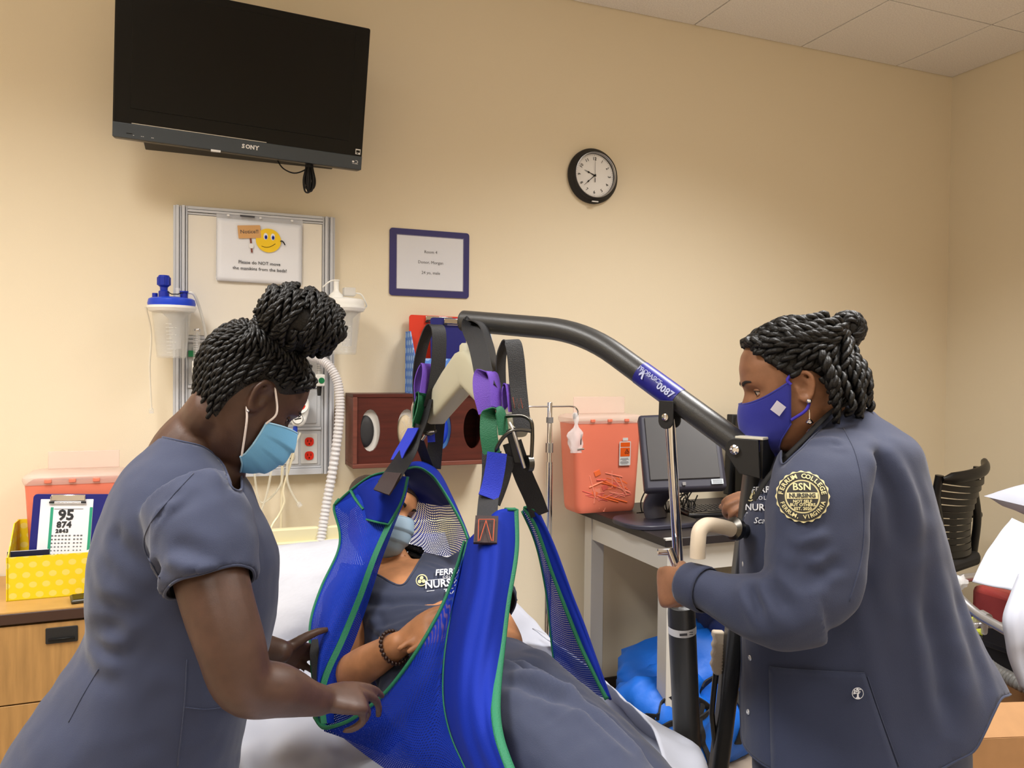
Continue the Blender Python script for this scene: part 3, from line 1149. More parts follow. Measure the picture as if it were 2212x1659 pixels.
# =================================================================== GLOVE BOX HOLDER
M_wood = mat('mahogany', rgb(78, 30, 22), .42, var=.25, vscale=6, stretch=(1, 8, 12))
M_woodl = mat('mahogany_trim', rgb(112, 62, 50), .45, var=.2, vscale=6, stretch=(1, 8, 12))
M_dark = mat('dark_inside', rgb(16, 12, 11), .8)
GY = 2.885
gtl, gbr = atY(762, 851, GY), atY(1062, 999, GY)
gx0, gx1, gz0, gz1 = gtl.x, gbr.x, gbr.z-.004, gtl.z
gh = thing('glove_box_holder', 'reddish wood glove box holder with four oval holes on the wall', 'holder', ((gx0+gx1)/2, YW, gz0))
MB().ab((gx0, YW-.012, gz0), (gx1, YW-.001, gz1)).build('back_board', M_wood, gh)
MB().ab((gx0, GY-.004, gz1-.012), (gx1, YW-.012, gz1)).build('top_board', M_wood, gh, bevel=.001)
MB().ab((gx0, GY-.008, gz0), (gx1, YW-.012, gz0+.016)).build('bottom_board', M_woodl, gh, bevel=.002)
for a, b in ((gx0, gx0+.016), (gx1-.016, gx1)):
    MB().ab((a, GY-.008, gz0+.016), (b, YW-.012, gz1-.012)).build('side_board', M_woodl, gh, bevel=.002)


def holed(cx0, cx1, cz0, cz1, ecx, ecz, ea, eb, y0, y1, n=40):
    """board between y0 (front) and y1 with one oval hole"""
    mb = MB()
    ang = sorted([2*PI*k/n for k in range(n)]+[math.atan2(z-ecz, x-ecx) % (2*PI) for x in (cx0, cx1) for z in (cz0, cz1)])
    n = len(ang)
    inn, outr = [], []
    for a in ang:
        c_, s_ = math.cos(a), math.sin(a)
        r = 1/math.sqrt((c_/ea)**2+(s_/eb)**2)
        inn.append((ecx+r*c_, ecz+r*s_))
        t = min(((cx1-ecx)/c_ if c_ > 1e-9 else (cx0-ecx)/c_ if c_ < -1e-9 else 1e9), ((cz1-ecz)/s_ if s_ > 1e-9 else (cz0-ecz)/s_ if s_ < -1e-9 else 1e9))
        outr.append((ecx+t*c_, ecz+t*s_))
    vs = [(x, y0, z) for x, z in inn]+[(x, y0, z) for x, z in outr]+[(x, y1, z) for x, z in inn]+[(x, y1, z) for x, z in outr]
    fs = []
    for k in range(n):
        q = (k+1) % n
        fs += [(k, q, n+q, n+k), (2*n+k, 3*n+k, 3*n+q, 2*n+q), (k, 2*n+k, 2*n+q, q), (n+k, n+q, 3*n+q, 3*n+k)]
    return mb.add(vs, fs)


hx = [atY(p, 925, GY).x for p in (800, 879, 955, 1021)]
fb = [gx0+.016]+[(a+b)/2 for a, b in zip(hx, hx[1:])]+[gx1-.016]
hz = (gz0+gz1)/2+.002
for k in range(4):
    holed(fb[k], fb[k+1], gz0+.016, gz1-.012, hx[k], hz, .037, .078, GY, GY+.010).build('front_board', M_wood, gh, smooth=30)
M_beige = mat('glove_beige', rgb(196, 180, 150), .5, bump=.5, bscale=60)
M_card = mat('carton_white', rgb(216, 214, 208), .5)
M_cblue = mat('carton_blue', rgb(70, 120, 190), .5)
M_char = mat('glove_black', rgb(44, 44, 46), .6)
for k, (m1, m2, lab) in enumerate(((M_card, M_char, 'white glove carton with black gloves behind the first oval hole'), (M_card, M_beige, 'carton of beige gloves in clear wrap behind the second oval hole'), (M_cblue, M_blue, 'light blue glove carton behind the third oval hole'))):
    t = thing('glove_carton', lab, 'glove box', (hx[k], YW-.07, gz0+.017), 'glove cartons in the wooden holder')
    MB().ab((hx[k]-.055, GY+.014, gz0+.017), (hx[k]+.055, YW-.02, gz1-.02)).build('carton', m1, t, bevel=.002)
    dx = -.016 if k == 0 else -.004
    mb = MB().lathe([(0, .014), (.02, .012), (.032, .006), (.034, 0), (0, 0)], (hx[k]+dx, GY+.0135, hz-.004), nY, 24, sx=.95, sy=1.75, x=(1, 0, 0))
    mb.build('glove_wad', m2, t, smooth=60)
    if k == 1:
        mb = MB()
        for q in range(6):
            a = q*1.1
            mb.tube([V((hx[k]+.02*math.cos(a), GY+.003, hz+.04*math.sin(a))), V((hx[k]+.008*math.cos(a+.5), GY+.001, hz+.012*math.sin(a+.6))), V((hx[k]+.026*math.cos(a+1.2), GY+.003, hz+.05*math.sin(a+1.3)))], .003, 5)
        mb.build('wrinkled_wrap', M_film, t, kind='stuff')


# ------------------------------------------------------------------ polka-dot magazine boxes
def magbox(name, label, P, w_, dpt, hfront, hback, xdir, m_out, m_in, th=.003, notch=.55, group=None):
    """P = front bottom left corner, xdir along the front; goes back along y"""
    x = V(xdir).normalized()
    z = V((0, 0, 1))
    y = z.cross(x)
    t = thing(name, label, 'box', P+x*(w_/2)+y*(dpt/2), group)
    MB().prism([(0, 0), (w_, 0), (w_, hfront), (0, hfront)], P+y*th, x, z, th).build('front_panel', m_out, t)
    MB().prism([(0, 0), (w_, 0), (w_, hback), (0, hback)], P+y*dpt, x, z, th).build('back_panel', m_out, t)
    side = [(0, 0), (dpt, 0), (dpt, hback), (dpt*notch, hback), (0, hfront)]
    MB().prism(side, P+x*th, y, z, th).build('side_panel', m_out, t)
    MB().prism(side, P+x*w_, y, z, th).build('side_panel', m_out, t)
    MB().prism([(0, 0), (w_, 0), (w_, dpt), (0, dpt)], P, x, y, th).build('bottom_panel', m_in, t)
    return t


M_bdot = dots_mat('blue_polka', rgb(84, 132, 214), rgb(150, 186, 236), 29, .34)
M_bdot2 = M_bdot
BY = 2.888
b0, b1 = atY(894, 848, BY), atY(1071, 848, BY)
bt = atY(980, 775, BY)
b0.z = gz1
magbox('magazine_box', 'blue polka dot magazine box standing on the wooden glove holder', b0, b1.x-b0.x, .135, bt.z-gz1, bt.z-gz1+.105, (1, 0, 0), M_bdot, M_bdot)


def clipboard(name, label, c, x, z, w_, h_, m_board, clip_dx=0, clipw=.11, parts=True, group=None):
    """c = bottom centre of the board; x across, z up the board"""
    x, z = V(x).normalized(), V(z).normalized()
    y = z.cross(x)    # away from the viewer
    t = thing(name, label, 'clipboard', c, group)
    MB().prism(rrect(w_, h_, .012, 4, 0, h_/2), c, x, z, .003).build('board', m_board, t, bevel=.0008)
    cc_ = c+z*(h_-.012)+x*clip_dx - y*.004
    MB().box(cc_, (clipw, .006, .020), (x, y, z)).build('clip_base', M_chrome, t, bevel=.002)
    mb = MB().tube([cc_+x*s*clipw*.5+z*q - y*.006 for s, q in ((-1, .004), (-1, -.016), (1, -.016), (1, .004))], .0022, 6)
    mb.build('clip_wire', M_chrome, t)
    for s in (-1, 1):
        MB().box(cc_+x*(s*clipw*.46)-y*.006-z*.014, (.014, .006, .006), (x, y, z)).build('clip_pad', M_rubber, t, bevel=.001)
    return t


M_cred = mat('clipboard_red', rgb(222, 58, 34), .35)
M_cnavy = mat('clipboard_navy', rgb(22, 28, 110), .3)
c0 = atY(938, 760, 2.99)
c0.z = gz1+.004
topz = atY(900, 680, 2.985).z
clipboard('clipboard', 'red clipboard standing in the blue polka dot box', c0+V((.012, 0, 0)), (1, 0, -.012), (0, .05, 1), .222, topz-gz1-.004, M_cred, .01)
c1 = atY(961, 760, 2.94)
c1.z = gz1+.004
clipboard('clipboard', 'dark blue clipboard in the blue polka dot box in front of the red one', c1+V((.02, 0, 0)), (1, 0, -.01), (0, .07, 1), .15, topz-gz1-.014, M_cnavy, .03, .10)

# =================================================================== IV POLE
ivp = atY(1188, 870, 2.72)
ipx, ipy = ivp.x, ivp.y
iv = thing('iv_pole', 'chrome intravenous drip pole with hooked arms beside the desk', 'pole', (ipx, ipy, 0))
MB().lathe([(0, .06), (.0125, .06), (.0125, 1.10), (0, 1.10)], (ipx, ipy, 0), (0, 0, 1), 16).build('lower_tube', M_chrome, iv)
MB().lathe([(0, 1.0), (.0095, 1.0), (.0095, ivp.z), (.008, ivp.z+.002), (0, ivp.z+.002)], (ipx, ipy, 0), (0, 0, 1), 16).build('upper_tube', M_chrome, iv)
zc = atY(1188, 967, 2.72).z
MB().lathe([(.009, -.018), (.0155, -.018), (.0155, .018), (.009, .018)], (ipx, ipy, zc), (0, 0, 1), 18).build('lock_collar', M_silver, iv)
zc2 = atY(1188, 907, 2.72).z
MB().lathe([(.009, -.011), (.0135, -.011), (.0135, .010), (.009, .010)], (ipx, ipy, zc2), (0, 0, 1), 18).build('grey_collar', mat('grey_plastic', rgb(118, 116, 116), .5), iv)
za = atY(1188, 878, 2.72).z
for s in (-1, 1):
    e = [V((ipx+s*q, ipy, za+dz)) for q, dz in ((0, 0), (.05, .0), (.085, .0), (.105, -.004), (.118, -.018), (.117, -.033), (.105, -.038))]
    e2 = e[-1]
    MB().tube([V(p) for p in catmull(e, 5)], .0034, 8).build('hook_arm', M_chrome, iv)
    MB().lathe([(0, 0), (.0055, 0), (.0055, .02), (0, .02)], e2-V((0, 0, .010)), (0, 0, 1), 10).build('hook_tip', mat('grey_plastic', rgb(118, 116, 116), .5), iv)
for k in range(5):
    a = 2*PI*k/5+.3
    p = V((ipx+.22*math.cos(a), ipy+.22*math.sin(a), .055))
    lg = MB().tube([V((ipx, ipy, .085)), p+V((0, 0, .012))], .011, 8).build('base_leg', M_chrome, iv)
    MB().lathe([(.0, -.010), (.022, -.010), (.024, 0), (.022, .010), (0, .010)], (p.x, p.y, .024), (-math.sin(a), math.cos(a), 0), 14).build('caster', M_rubber, lg)
# plastic bag of small parts hanging from the right hook
hk = V((ipx+.105, ipy-.004, za-.038))
bg = thing('plastic_bag', 'small clear plastic bag of fittings hanging from the pole hook', 'bag', hk+V((0, 0, -.13)))
G = []
for i in range(15):
    t = i/14
    wd = [.006, .012, .013, .009, .006, .010, .020, .027, .030, .030, .029, .027, .025, .023, .022][i]
    cx = hk.x+.004*math.sin(t*5)+.010*max(0, t-.3)
    row = []
    for k in range(18):
        a = 2*PI*k/18
        r = 1+.22*math.sin(3*a+t*9)+.12*math.sin(5*a-t*14)
        row.append(V((cx+wd*r*math.cos(a), hk.y+wd*.45*r*math.sin(a), hk.z+.014-.155*t)))
    G.append(row)
MB().rings(G, caps=False).build('film', mat('bag_film', rgb(244, 244, 246), .12, alpha=.42, spec=.8), bg, smooth=60)
MB().tube([hk+V((.006, -.008, -.128)), hk+V((.034, -.009, -.126))], .004, 8).build('bolt', M_chrome, bg)
MB().tube([hk+V((.024, -.006, -.07)), hk+V((.022, -.007, -.11))], .002, 6).build('pin', M_blackmat, bg)

# =================================================================== DESK
DX0, DX1, DY0, DY1, DZ = 1.485, 2.72, 2.295, 2.975, .876
M_dtop = mat('phenolic_top', rgb(40, 36, 38), .42, spec=.4)
M_dwhite = mat('desk_white', rgb(204, 202, 196), .5)
dk = thing('desk', 'white framed desk with a black top along the back wall', 'desk', ((DX0+DX1)/2, (DY0+DY1)/2, 0))
MB().ab((DX0, DY0, DZ-.030), (DX1, DY1, DZ)).build('desktop', M_dtop, dk, bevel=.003)
MB().ab((DX0+.0, DY0-.002, DZ-.006), (DX0+.03, DY0+.014, DZ+.0008)).build('chipped_corner', M_plate, dk)
for (x, y) in ((DX0+.025, DY0+.025), (DX0+.025, DY1-.085), (DX1-.085, DY0+.025), (DX1-.085, DY1-.085)):
    MB().ab((x, y, 0), (x+.06, y+.06, DZ-.032)).build('leg', M_dwhite, dk, bevel=.002)
AZ = DZ-.031
MB().ab((DX0+.03, DY0+.085, AZ-.095), (DX0+.055, DY1-.085, AZ)).build('side_apron', M_dwhite, dk)
MB().ab((DX1-.055, DY0+.085, AZ-.095), (DX1-.03, DY1-.085, AZ)).build('side_apron', M_dwhite, dk)
MB().ab((DX0+.085, DY0+.03, AZ-.095), (DX1-.085, DY0+.055, AZ)).build('front_apron', M_dwhite, dk)
MB().ab((DX0+.085, DY1-.055, AZ-.095), (DX1-.085, DY1-.03, AZ)).build('back_apron', M_dwhite, dk)
M_knob = mat('knob_white', rgb(210, 208, 202), .4)

# ------------------------------------------------------------------ sharps containers
M_sharps = mat('sharps_red', rgb(234, 128, 102), .3, alpha=.93, spec=.4)
M_lidc = mat('sharps_lid', rgb(240, 216, 206), .3, alpha=.4, spec=.4)
M_litter = mat('sharps_filling', rgb(226, 120, 96), .5)


def sharps(P, w_, dpt, h_, label, name='sharps_container', labelled=True, lid_h=.07, tilt=0):
    """P = front bottom left corner"""
    x, y, z = V((1, 0, 0)), V((0, 1, 0)), V((0, 0, 1))
    t = thing(name, label, 'sharps container', P+x*(w_/2)+y*(dpt/2))
    rings = []
    for f, k, rr_ in ((.0, .82, .02), (.03, .88, .03), (.08, .90, .03), (.9, .985, .022), (1.0, 1.0, .02)):
        ww, dd = w_*k, dpt*k
        rings.append([P+x*(w_/2+a)+y*(dpt/2+b)+z*(h_*f) for a, b in rrect(ww, dd, rr_, 4)])
    MB().rings(rings).build('tub', M_sharps, t, smooth=40)
    rings = []
    for f, k in ((0, 1.02), (.012, 1.05), (.022, 1.05), (.030, 1.0), (.034, .9)):
        rings.append([P+x*(w_/2+a)+y*(dpt/2+b)+z*(h_+f) for a, b in rrect(w_*k, dpt*k, .022, 4)])
    ld = MB().rings(rings).build('lid', M_lidc, t, smooth=40)
    MB().box(P+x*(w_*.56)+y*(dpt*.80)+z*(h_+.034+lid_h/2), (w_*.78, .006, lid_h), None).build('lid_flap', M_lidc, ld, bevel=.002)
    for q in (.25, .5, .75):
        MB().box(P+x*(w_*q)+y*(-.004)+z*(h_+.012), (.02, .010, .012)).build('snap_tab', M_sharps, t, bevel=.002)
    if labelled:
        lc = P+x*(w_*.73)+y*(.005)+z*(h_*.66)
        lz = (z+y*(-.03)).normalized()
        pl = MB().prism(rrect(.052, .098, .003, 2), lc-y*.008, x, lz, .0015).build('warning_label', M_plate, t)
        MB().prism(rrect(.044, .018, .001, 1, 0, .036), lc-y*.0096, x, lz, .0006).build('orange_band', mat('hazard_orange', rgb(214, 84, 10), .5), pl)
        mb = MB().prism(rrect(.044, .036, .001, 1, 0, .006), lc-y*.0096, x, lz, .0006)
        mb.build('orange_field', mat('hazard_orange', rgb(214, 84, 10), .5), pl)
        mb = MB()
        bc = lc+x*.008+lz*.006-y*.0106
        mb.tube([bc+x*(.0045*math.cos(a))+lz*(.0045*math.sin(a)) for a in np.linspace(0, 2*PI, 14)], .0008, 4)
        for q in range(3):
            a = PI/2+q*2*PI/3
            o_ = bc+x*(.006*math.cos(a))+lz*(.006*math.sin(a))
            mb.tube([o_+x*(.0042*math.cos(a+b))+lz*(.0042*math.sin(a+b)) for b in np.linspace(-2.2, 2.2, 10)], .0009, 4)
        mb.build('biohazard_symbol', M_black, pl, kind='stuff')
        mb = MB()
        for q, ww in enumerate((.034, .04, .02, .036, .04, .030)):
            mb.box(lc+x*(-.002)-lz*(.020+.0045*q)-y*.0096, (ww, .0006, .0016), (x, y, lz))
        mb.build('print_lines', M_ink, pl, kind='stuff')
        MB().prism(rrect(.024, .012, .001, 1, 0, .058), lc-y*.0092, x, lz, .0006).build('top_tag', M_plate, pl)
    return t


sp0, sp1 = atY(1240, 1090, 2.80), atY(1386, 1090, 2.80)
spt = atY(1310, 915, 2.80)
P_ = V((sp0.x, 2.80, DZ))
sw, shh = sp1.x-sp0.x, spt.z-DZ
sharps(P_, sw, .155, shh, 'large red sharps container with clear lid on the desk corner')
# what shows through the tub: syringes and caps pressed against the wall of the tub
fl = thing('sharps_contents', 'discarded syringes and caps seen inside the large red sharps container', 'syringes', P_+V((sw/2, .07, .03)), kind='stuff')
mb, rn = MB(), random.Random(4)
for q in range(46):
    u, v = rn.uniform(.22, .76), min(.5, abs(rn.gauss(0, .14))+.13)
    c = P_+V((sw*u, .011-.016*v+rn.uniform(0, .004), shh*v))
    a = rn.uniform(-.5, .5) if q % 3 else rn.uniform(0, 3)
    dr = V((math.cos(a), 0, math.sin(a)))
    if q % 4 == 0:
        mb.box(c, (.026, .004, .020), (dr, V((0, 1, 0)), V((-dr.z, 0, dr.x))), q % 3)
    else:
        L_ = rn.uniform(.02, .05)
        mb.tube([c-dr*L_, c+dr*L_], rn.uniform(.0028, .0050), 6, q % 3)
mb.build('syringe_pile', [mat('syringe_pale', rgb(236, 140, 116), .4), mat('syringe_rose', rgb(216, 96, 84), .4), mat('syringe_orange', rgb(238, 112, 60), .4)], fl, kind='stuff')


# ------------------------------------------------------------------ monitor, keyboard, dark display, cables
M_mon = mat('monitor_shell', rgb(48, 48, 62), .45)
M_glass = mat('monitor_glass', rgb(78, 78, 80), .25, spec=.4)


def qframe(TL, TR, BR, BL):
    c = (TL+TR+BR+BL)/4
    x = ((TR-TL)+(BR-BL))/2
    z = ((TL-BL)+(TR-BR))/2
    w_, h_ = x.length, z.length
    x = x.normalized()
    z = (z-x*z.dot(x)).normalized()
    return c, x, z, z.cross(x), w_, h_     # last axis points away


c, x, z, y, w_, h_ = qframe(at(1376, 894, 2.95), at(1550, 889, 2.93), at(1573, 1052, 2.82), at(1396, 1062, 2.83))
mon = thing('touch_monitor', 'bulky dark grey desktop touch monitor on the black desk', 'monitor', V((c.x, c.y, DZ)))
MB().box(c+y*.03, (w_, .055, h_), (x, y, z)).build('shell', M_mon, mon, bevel=.012)
MB().box(c+y*.10, (w_*.7, .10, h_*.72), (x, y, z)).build('rear_housing', M_mon, mon, bevel=.02)
MB().box(c+z*.012-y*.0005, (w_*.85, .006, h_*.82), (x, y, z)).build('screen', M_glass, mon, bevel=.002)
stk = MB().box(c-z*(h_*.42)+x*(w_*.38)-y*.004, (.042, .003, .018), (x, y, z)).build('asset_sticker', mat('sticker_grey', rgb(196, 206, 214), .4), mon)
mb = MB()
for q in range(3):
    mb.box(c-z*(h_*.42+.005-.005*q)+x*(w_*.38)-y*.0058, (.034, .001, .0016), (x, y, z))
mb.build('print_lines', M_ink, stk, kind='stuff')
MB().box(c-z*(h_*.43)-x*(w_*.02)-y*.003, (.012, .002, .012), (x, y, z)).build('badge', mat('grey_plastic', rgb(118, 116, 116), .5), mon)
bc = V((c.x-.05, c.y+.10, DZ))
MB().prism(rrect(.30, .24, .09, 6), bc, (1, 0, 0), (0, 1, 0), .018).build('base', M_mon, mon, bevel=.004)
nk = MB()
pts = [bc+V((.02, .02, .014)), bc+V((.02, .03, .08)), c+y*.08-z*(h_*.2)]
nk.tube([V(p) for p in catmull(pts, 6)], .045, 12, flat=.6)
nk.build('neck', M_mon, mon)
# cables behind
cb = thing('cable_tangle', 'tangle of thin black cables on the desk behind the monitor', 'cables', V((c.x+.17, c.y+.14, DZ+.002)), kind='stuff')
mb, rn = MB(), random.Random(11)
for q in range(14):
    p0 = V((c.x-.02+rn.uniform(0, .22), c.y+.20+rn.uniform(0, .08), DZ+.006))
    pts = [p0]
    for r in range(6):
        pts.append(pts[-1]+V((rn.uniform(-.02, .05), rn.uniform(-.02, .02), rn.uniform(-.05, .06))))
        pts[-1].z = min(max(pts[-1].z, DZ+.006), DZ+.11)
    mb.tube([V(p) for p in catmull(pts, 4)], .0028, 5)
mb.build('cables', M_rubber, cb, kind='stuff')

M_kb = mat('keyboard_black', rgb(34, 34, 38), .28)
kfl, kfr = atZ(1487, 1113, DZ+.012), atZ(1640, 1106, DZ+.012)
kbl = atZ(1458, 1083, DZ+.02)
kx = (kfr-kfl)
kx.z = 0
kx = kx.normalized()
ky = V((0, 0, 1)).cross(kx)
KW, KD = .42, .150
kb = thing('keyboard', 'black computer keyboard on the desk in front of the monitor', 'keyboard', V((kfl.x, kfl.y, DZ))+kx*KW/2+ky*KD/2)
kz = (V((0, 0, 1))-ky*.06).normalized()
kyy = kx.cross(kz)*-1
K0 = V((kfl.x, kfl.y, DZ+.008))
MB().box(K0+kx*KW/2+kyy*KD/2, (KW, KD, .014), (kx, kyy, kz)).build('case', M_kb, kb, bevel=.004)
MB().box(K0+kx*KW/2+kyy*.010+kz*.004, (KW*.99, .018, .012), (kx, kyy, kz)).build('palm_rest', mat('keyboard_gloss', rgb(20, 20, 22), .15), kb, bevel=.003)
key0 = None
for r in range(6):
    n = 21
    for q in range(n):
        if r == 0 and 4 <= q <= 8:
            if q != 4:
                continue
        cx = K0+kx*(.012+(q+.5)*(KW-.024)/n + (.0375 if (r == 0 and q == 4) else 0))+kyy*(.030+r*.0188)+kz*.0095
        kw = (KW-.024)/n*.86*(5 if (r == 0 and q == 4) else 1)
        if key0 is None or kw > .05:
            o = MB().box(cx, (kw, .0155, .006), (kx, kyy, kz), taper=.84).build('key', M_kb, kb)
            if key0 is None:
                key0, keyc = o, cx
        else:
            o = key0.copy()
            COL.objects.link(o)
            o.location = key0.location+(cx-keyc)

# big dark display behind the nurse
c, x, z, y, w_, h_ = qframe(atY(1578, 901, 2.86), atY(1832, 899, 2.86), atY(1830, 1072, 2.86), atY(1578, 1064, 2.86))
dm = thing('dark_display', 'wide switched-off dark display on the desk behind the jacketed nurse', 'display', V((c.x, c.y, DZ)))
MB().box(c+y*.02, (w_, .04, h_), (x, y, z)).build('shell', M_blackmat, dm, bevel=.004)
MB().box(c-y*.001, (w_-.03, .004, h_-.03), (x, y, z)).build('screen', mat('dark_glass', rgb(34, 33, 32), .3), dm)
MB().ab((c.x-.03, c.y+.03, DZ+.006), (c.x+.03, c.y+.05, c.z)).build('neck', M_blackmat, dm)
MB().prism(rrect(.26, .16, .02), V((c.x, c.y+.03, DZ)), (1, 0, 0), (0, 1, 0), .012).build('base', M_blackmat, dm)
pc = atY(1600, 1030, 2.78)
pct = thing('computer_tower', 'small black computer case standing left of the dark display', 'computer', (pc.x+.05, 2.80, DZ))
MB().ab((pc.x, 2.72, DZ+.004), (pc.x+.10, 2.82, DZ+.20)).build('case', M_black, pct, bevel=.004)
MB().ab((pc.x+.012, 2.716, DZ+.02), (pc.x+.088, 2.7205, DZ+.18)).build('front_bezel', M_blackmat, pct, bevel=.001)
MB().ab((pc.x+.004, 2.725, DZ), (pc.x+.096, 2.815, DZ+.004)).build('rubber_foot', M_rubber, pct)

# =================================================================== BLUE DUFFEL BAG under the desk
M_duf = mat('duffel_blue', rgb(14, 100, 205), .55, bump=.3, bscale=90)
M_dufn = mat('duffel_navy', rgb(14, 36, 92), .6)
bgc = V((1.93, 2.52, 0))
df = thing('duffel_bag', 'bright blue duffel bag with black straps slumped under the desk', 'bag', bgc)


def blob(c, r, seed, amp=.16, n=40, m=22, fr=2.2):
    G = []
    for i in range(m+1):
        th = PI*i/m
        row = []
        for k in range(n):
            ph = 2*PI*k/n
            d = V((math.sin(th)*math.cos(ph), math.sin(th)*math.sin(ph), -math.cos(th)))
            q = 1+amp*noise.noise(d*fr+V((seed*3.1, 0, 0)))+amp*.7*abs(noise.noise(d*fr*2.1+V((seed, 5, 0))))-amp*.3
            p = V((c.x+r[0]*d.x*q, c.y+r[1]*d.y*q, c.z+r[2]*d.z*q))
            p.z = max(p.z, .004)
            row.append(p)
        G.append(row)
    return G


MB().rings(blob(bgc+V((-.02, .04, .20)), (.50, .24, .27), 2, .22)).build('body', M_duf, df, smooth=180)
MB().rings(blob(bgc+V((.10, .02, .42)), (.26, .19, .16), 5, .25)).build('top_flap', M_dufn, df, smooth=180)
MB().rings(blob(bgc+V((-.34, -.08, .17)), (.22, .17, .20), 8, .25)).build('end_pocket', M_duf, df, smooth=180)
from mathutils.bvhtree import BVHTree
bv_ = []
for q_ in df.children:
    bv_.append(BVHTree.FromPolygons([tuple(v.co+WL[df.name]) for v in q_.data.vertices], [tuple(p.vertices) for p in q_.data.polygons]))


def on_bag(x, z, off=.004):
    o_ = V((bgc.x+x, bgc.y-1.2, z))
    best = None
    for b_ in bv_:
        h, n, _, _ = b_.ray_cast(o_, V((0, 1, 0)))
        if h is not None and (best is None or h.y < best.y):
            best = h
    return (best if best is not None else V((bgc.x+x, bgc.y-.2, z)))-V((0, off, 0))


for nm, P_, wd_, ww_ in (('shoulder_strap', ((-.25, .30), (-.12, .335), (0, .33), (.10, .29), (.2, .22), (.3, .14)), V((0, -.5, 1)), .042),
                         ('carry_handle', ((-.50, .24), (-.42, .30), (-.33, .31), (-.27, .27), (-.33, .235), (-.42, .24), (-.50, .20)), V((0, -.3, 1)), .022),
                         ('loose_strap', ((-.29, .29), (-.31, .22), (-.28, .14), (-.26, .07)), V((1, 0, .2)), .018),
                         ('side_strap', ((-.08, .40), (-.10, .30), (-.09, .20), (-.11, .10)), V((1, 0, 0)), .030)):
    mb = MB()
    strap(mb, [on_bag(p[0], p[1], .008) for p in catmull(P_, 5)], wd_, ww_, .006, per=2)
    mb.build(nm, M_rubber, df)
MB().box(bgc+V((.17, -.255, .27)), (.012, .003, .07), (V((1, 0, .5)).normalized(), V((0, 1, 0)), V((-.5, 0, 1)).normalized())).build('white_tag', M_white, df)

# =================================================================== BEDSIDE CABINET (left)
CZ = .750
CYF = 2.575
M_oak = mat('oak_veneer', rgb(176, 136, 78), .42, var=.16, vscale=5, stretch=(1.2, 1.2, 16))
M_oakf = mat('oak_front', rgb(158, 120, 70), .45, var=.18, vscale=4, stretch=(14, 1, 1.2))
M_edge = mat('dark_edge_band', rgb(58, 36, 26), .5)
cx0, cx1 = -.95, -.235
cab = thing('bedside_cabinet', 'oak veneer bedside cabinet with dark edge and recessed black pulls', 'cabinet', ((cx0+cx1)/2, (CYF+YW)/2, 0))
MB().ab((cx0, CYF, CZ-.036), (cx1, YW-.009, CZ-.004)).build('top_edge', M_edge, cab, bevel=.003)
MB().ab((cx0+.001, CYF+.001, CZ-.004), (cx1-.001, YW-.009, CZ)).build('top', M_oak, cab)
MB().ab((cx0+.01, CYF+.025, .06), (cx1-.01, YW-.012, CZ-.036)).build('body', M_oakf, cab)
MB().ab((cx0+.03, CYF+.06, 0), (cx1-.03, YW-.02, .06)).build('plinth', M_edge, cab)
pcx = atY(133, 1372, CYF).x
zd = [.065, .29, atY(60, 1521, CYF).z, CZ-.040]
for q in range(3):
    dr = MB().ab((cx0+.012, CYF+.006, zd[q]+.002), (cx1-.012, CYF+.025, zd[q+1]-.002)).build('drawer', M_oakf, cab, bevel=.001)
    if q == 2:
        pcz = atY(133, 1372, CYF).z
    else:
        pcz = zd[q+1]-.036
    MB().prism(rrect(.082, .046, .003, 2), V((pcx, CYF+.006, pcz)), ex, ez, .004).build('recessed_pull', M_blackmat, dr, bevel=.001)
    MB().ab((pcx-.034, CYF-.004, pcz-.014), (pcx+.034, CYF+.002, pcz-.008)).build('pull_lip', M_black, dr, bevel=.001)

# yellow polka box with clipboards
M_ydot = dots_mat('yellow_polka', rgb(226, 196, 20), rgb(226, 202, 96), 29, .30)
yl, yr = atZ(13, 1300, CZ), atZ(214, 1283, CZ)
yx = (yr-yl)
yx.z = 0
yw = yx.length
yx = yx.normalized()
yh = atY(13, 1205, yl.y).z-CZ
yb = magbox('magazine_box', 'yellow polka dot magazine box on the oak bedside cabinet', yl, yw, .16, yh, yh+.085, yx, M_ydot, M_ydot)
yy = V((0, 0, 1)).cross(yx)


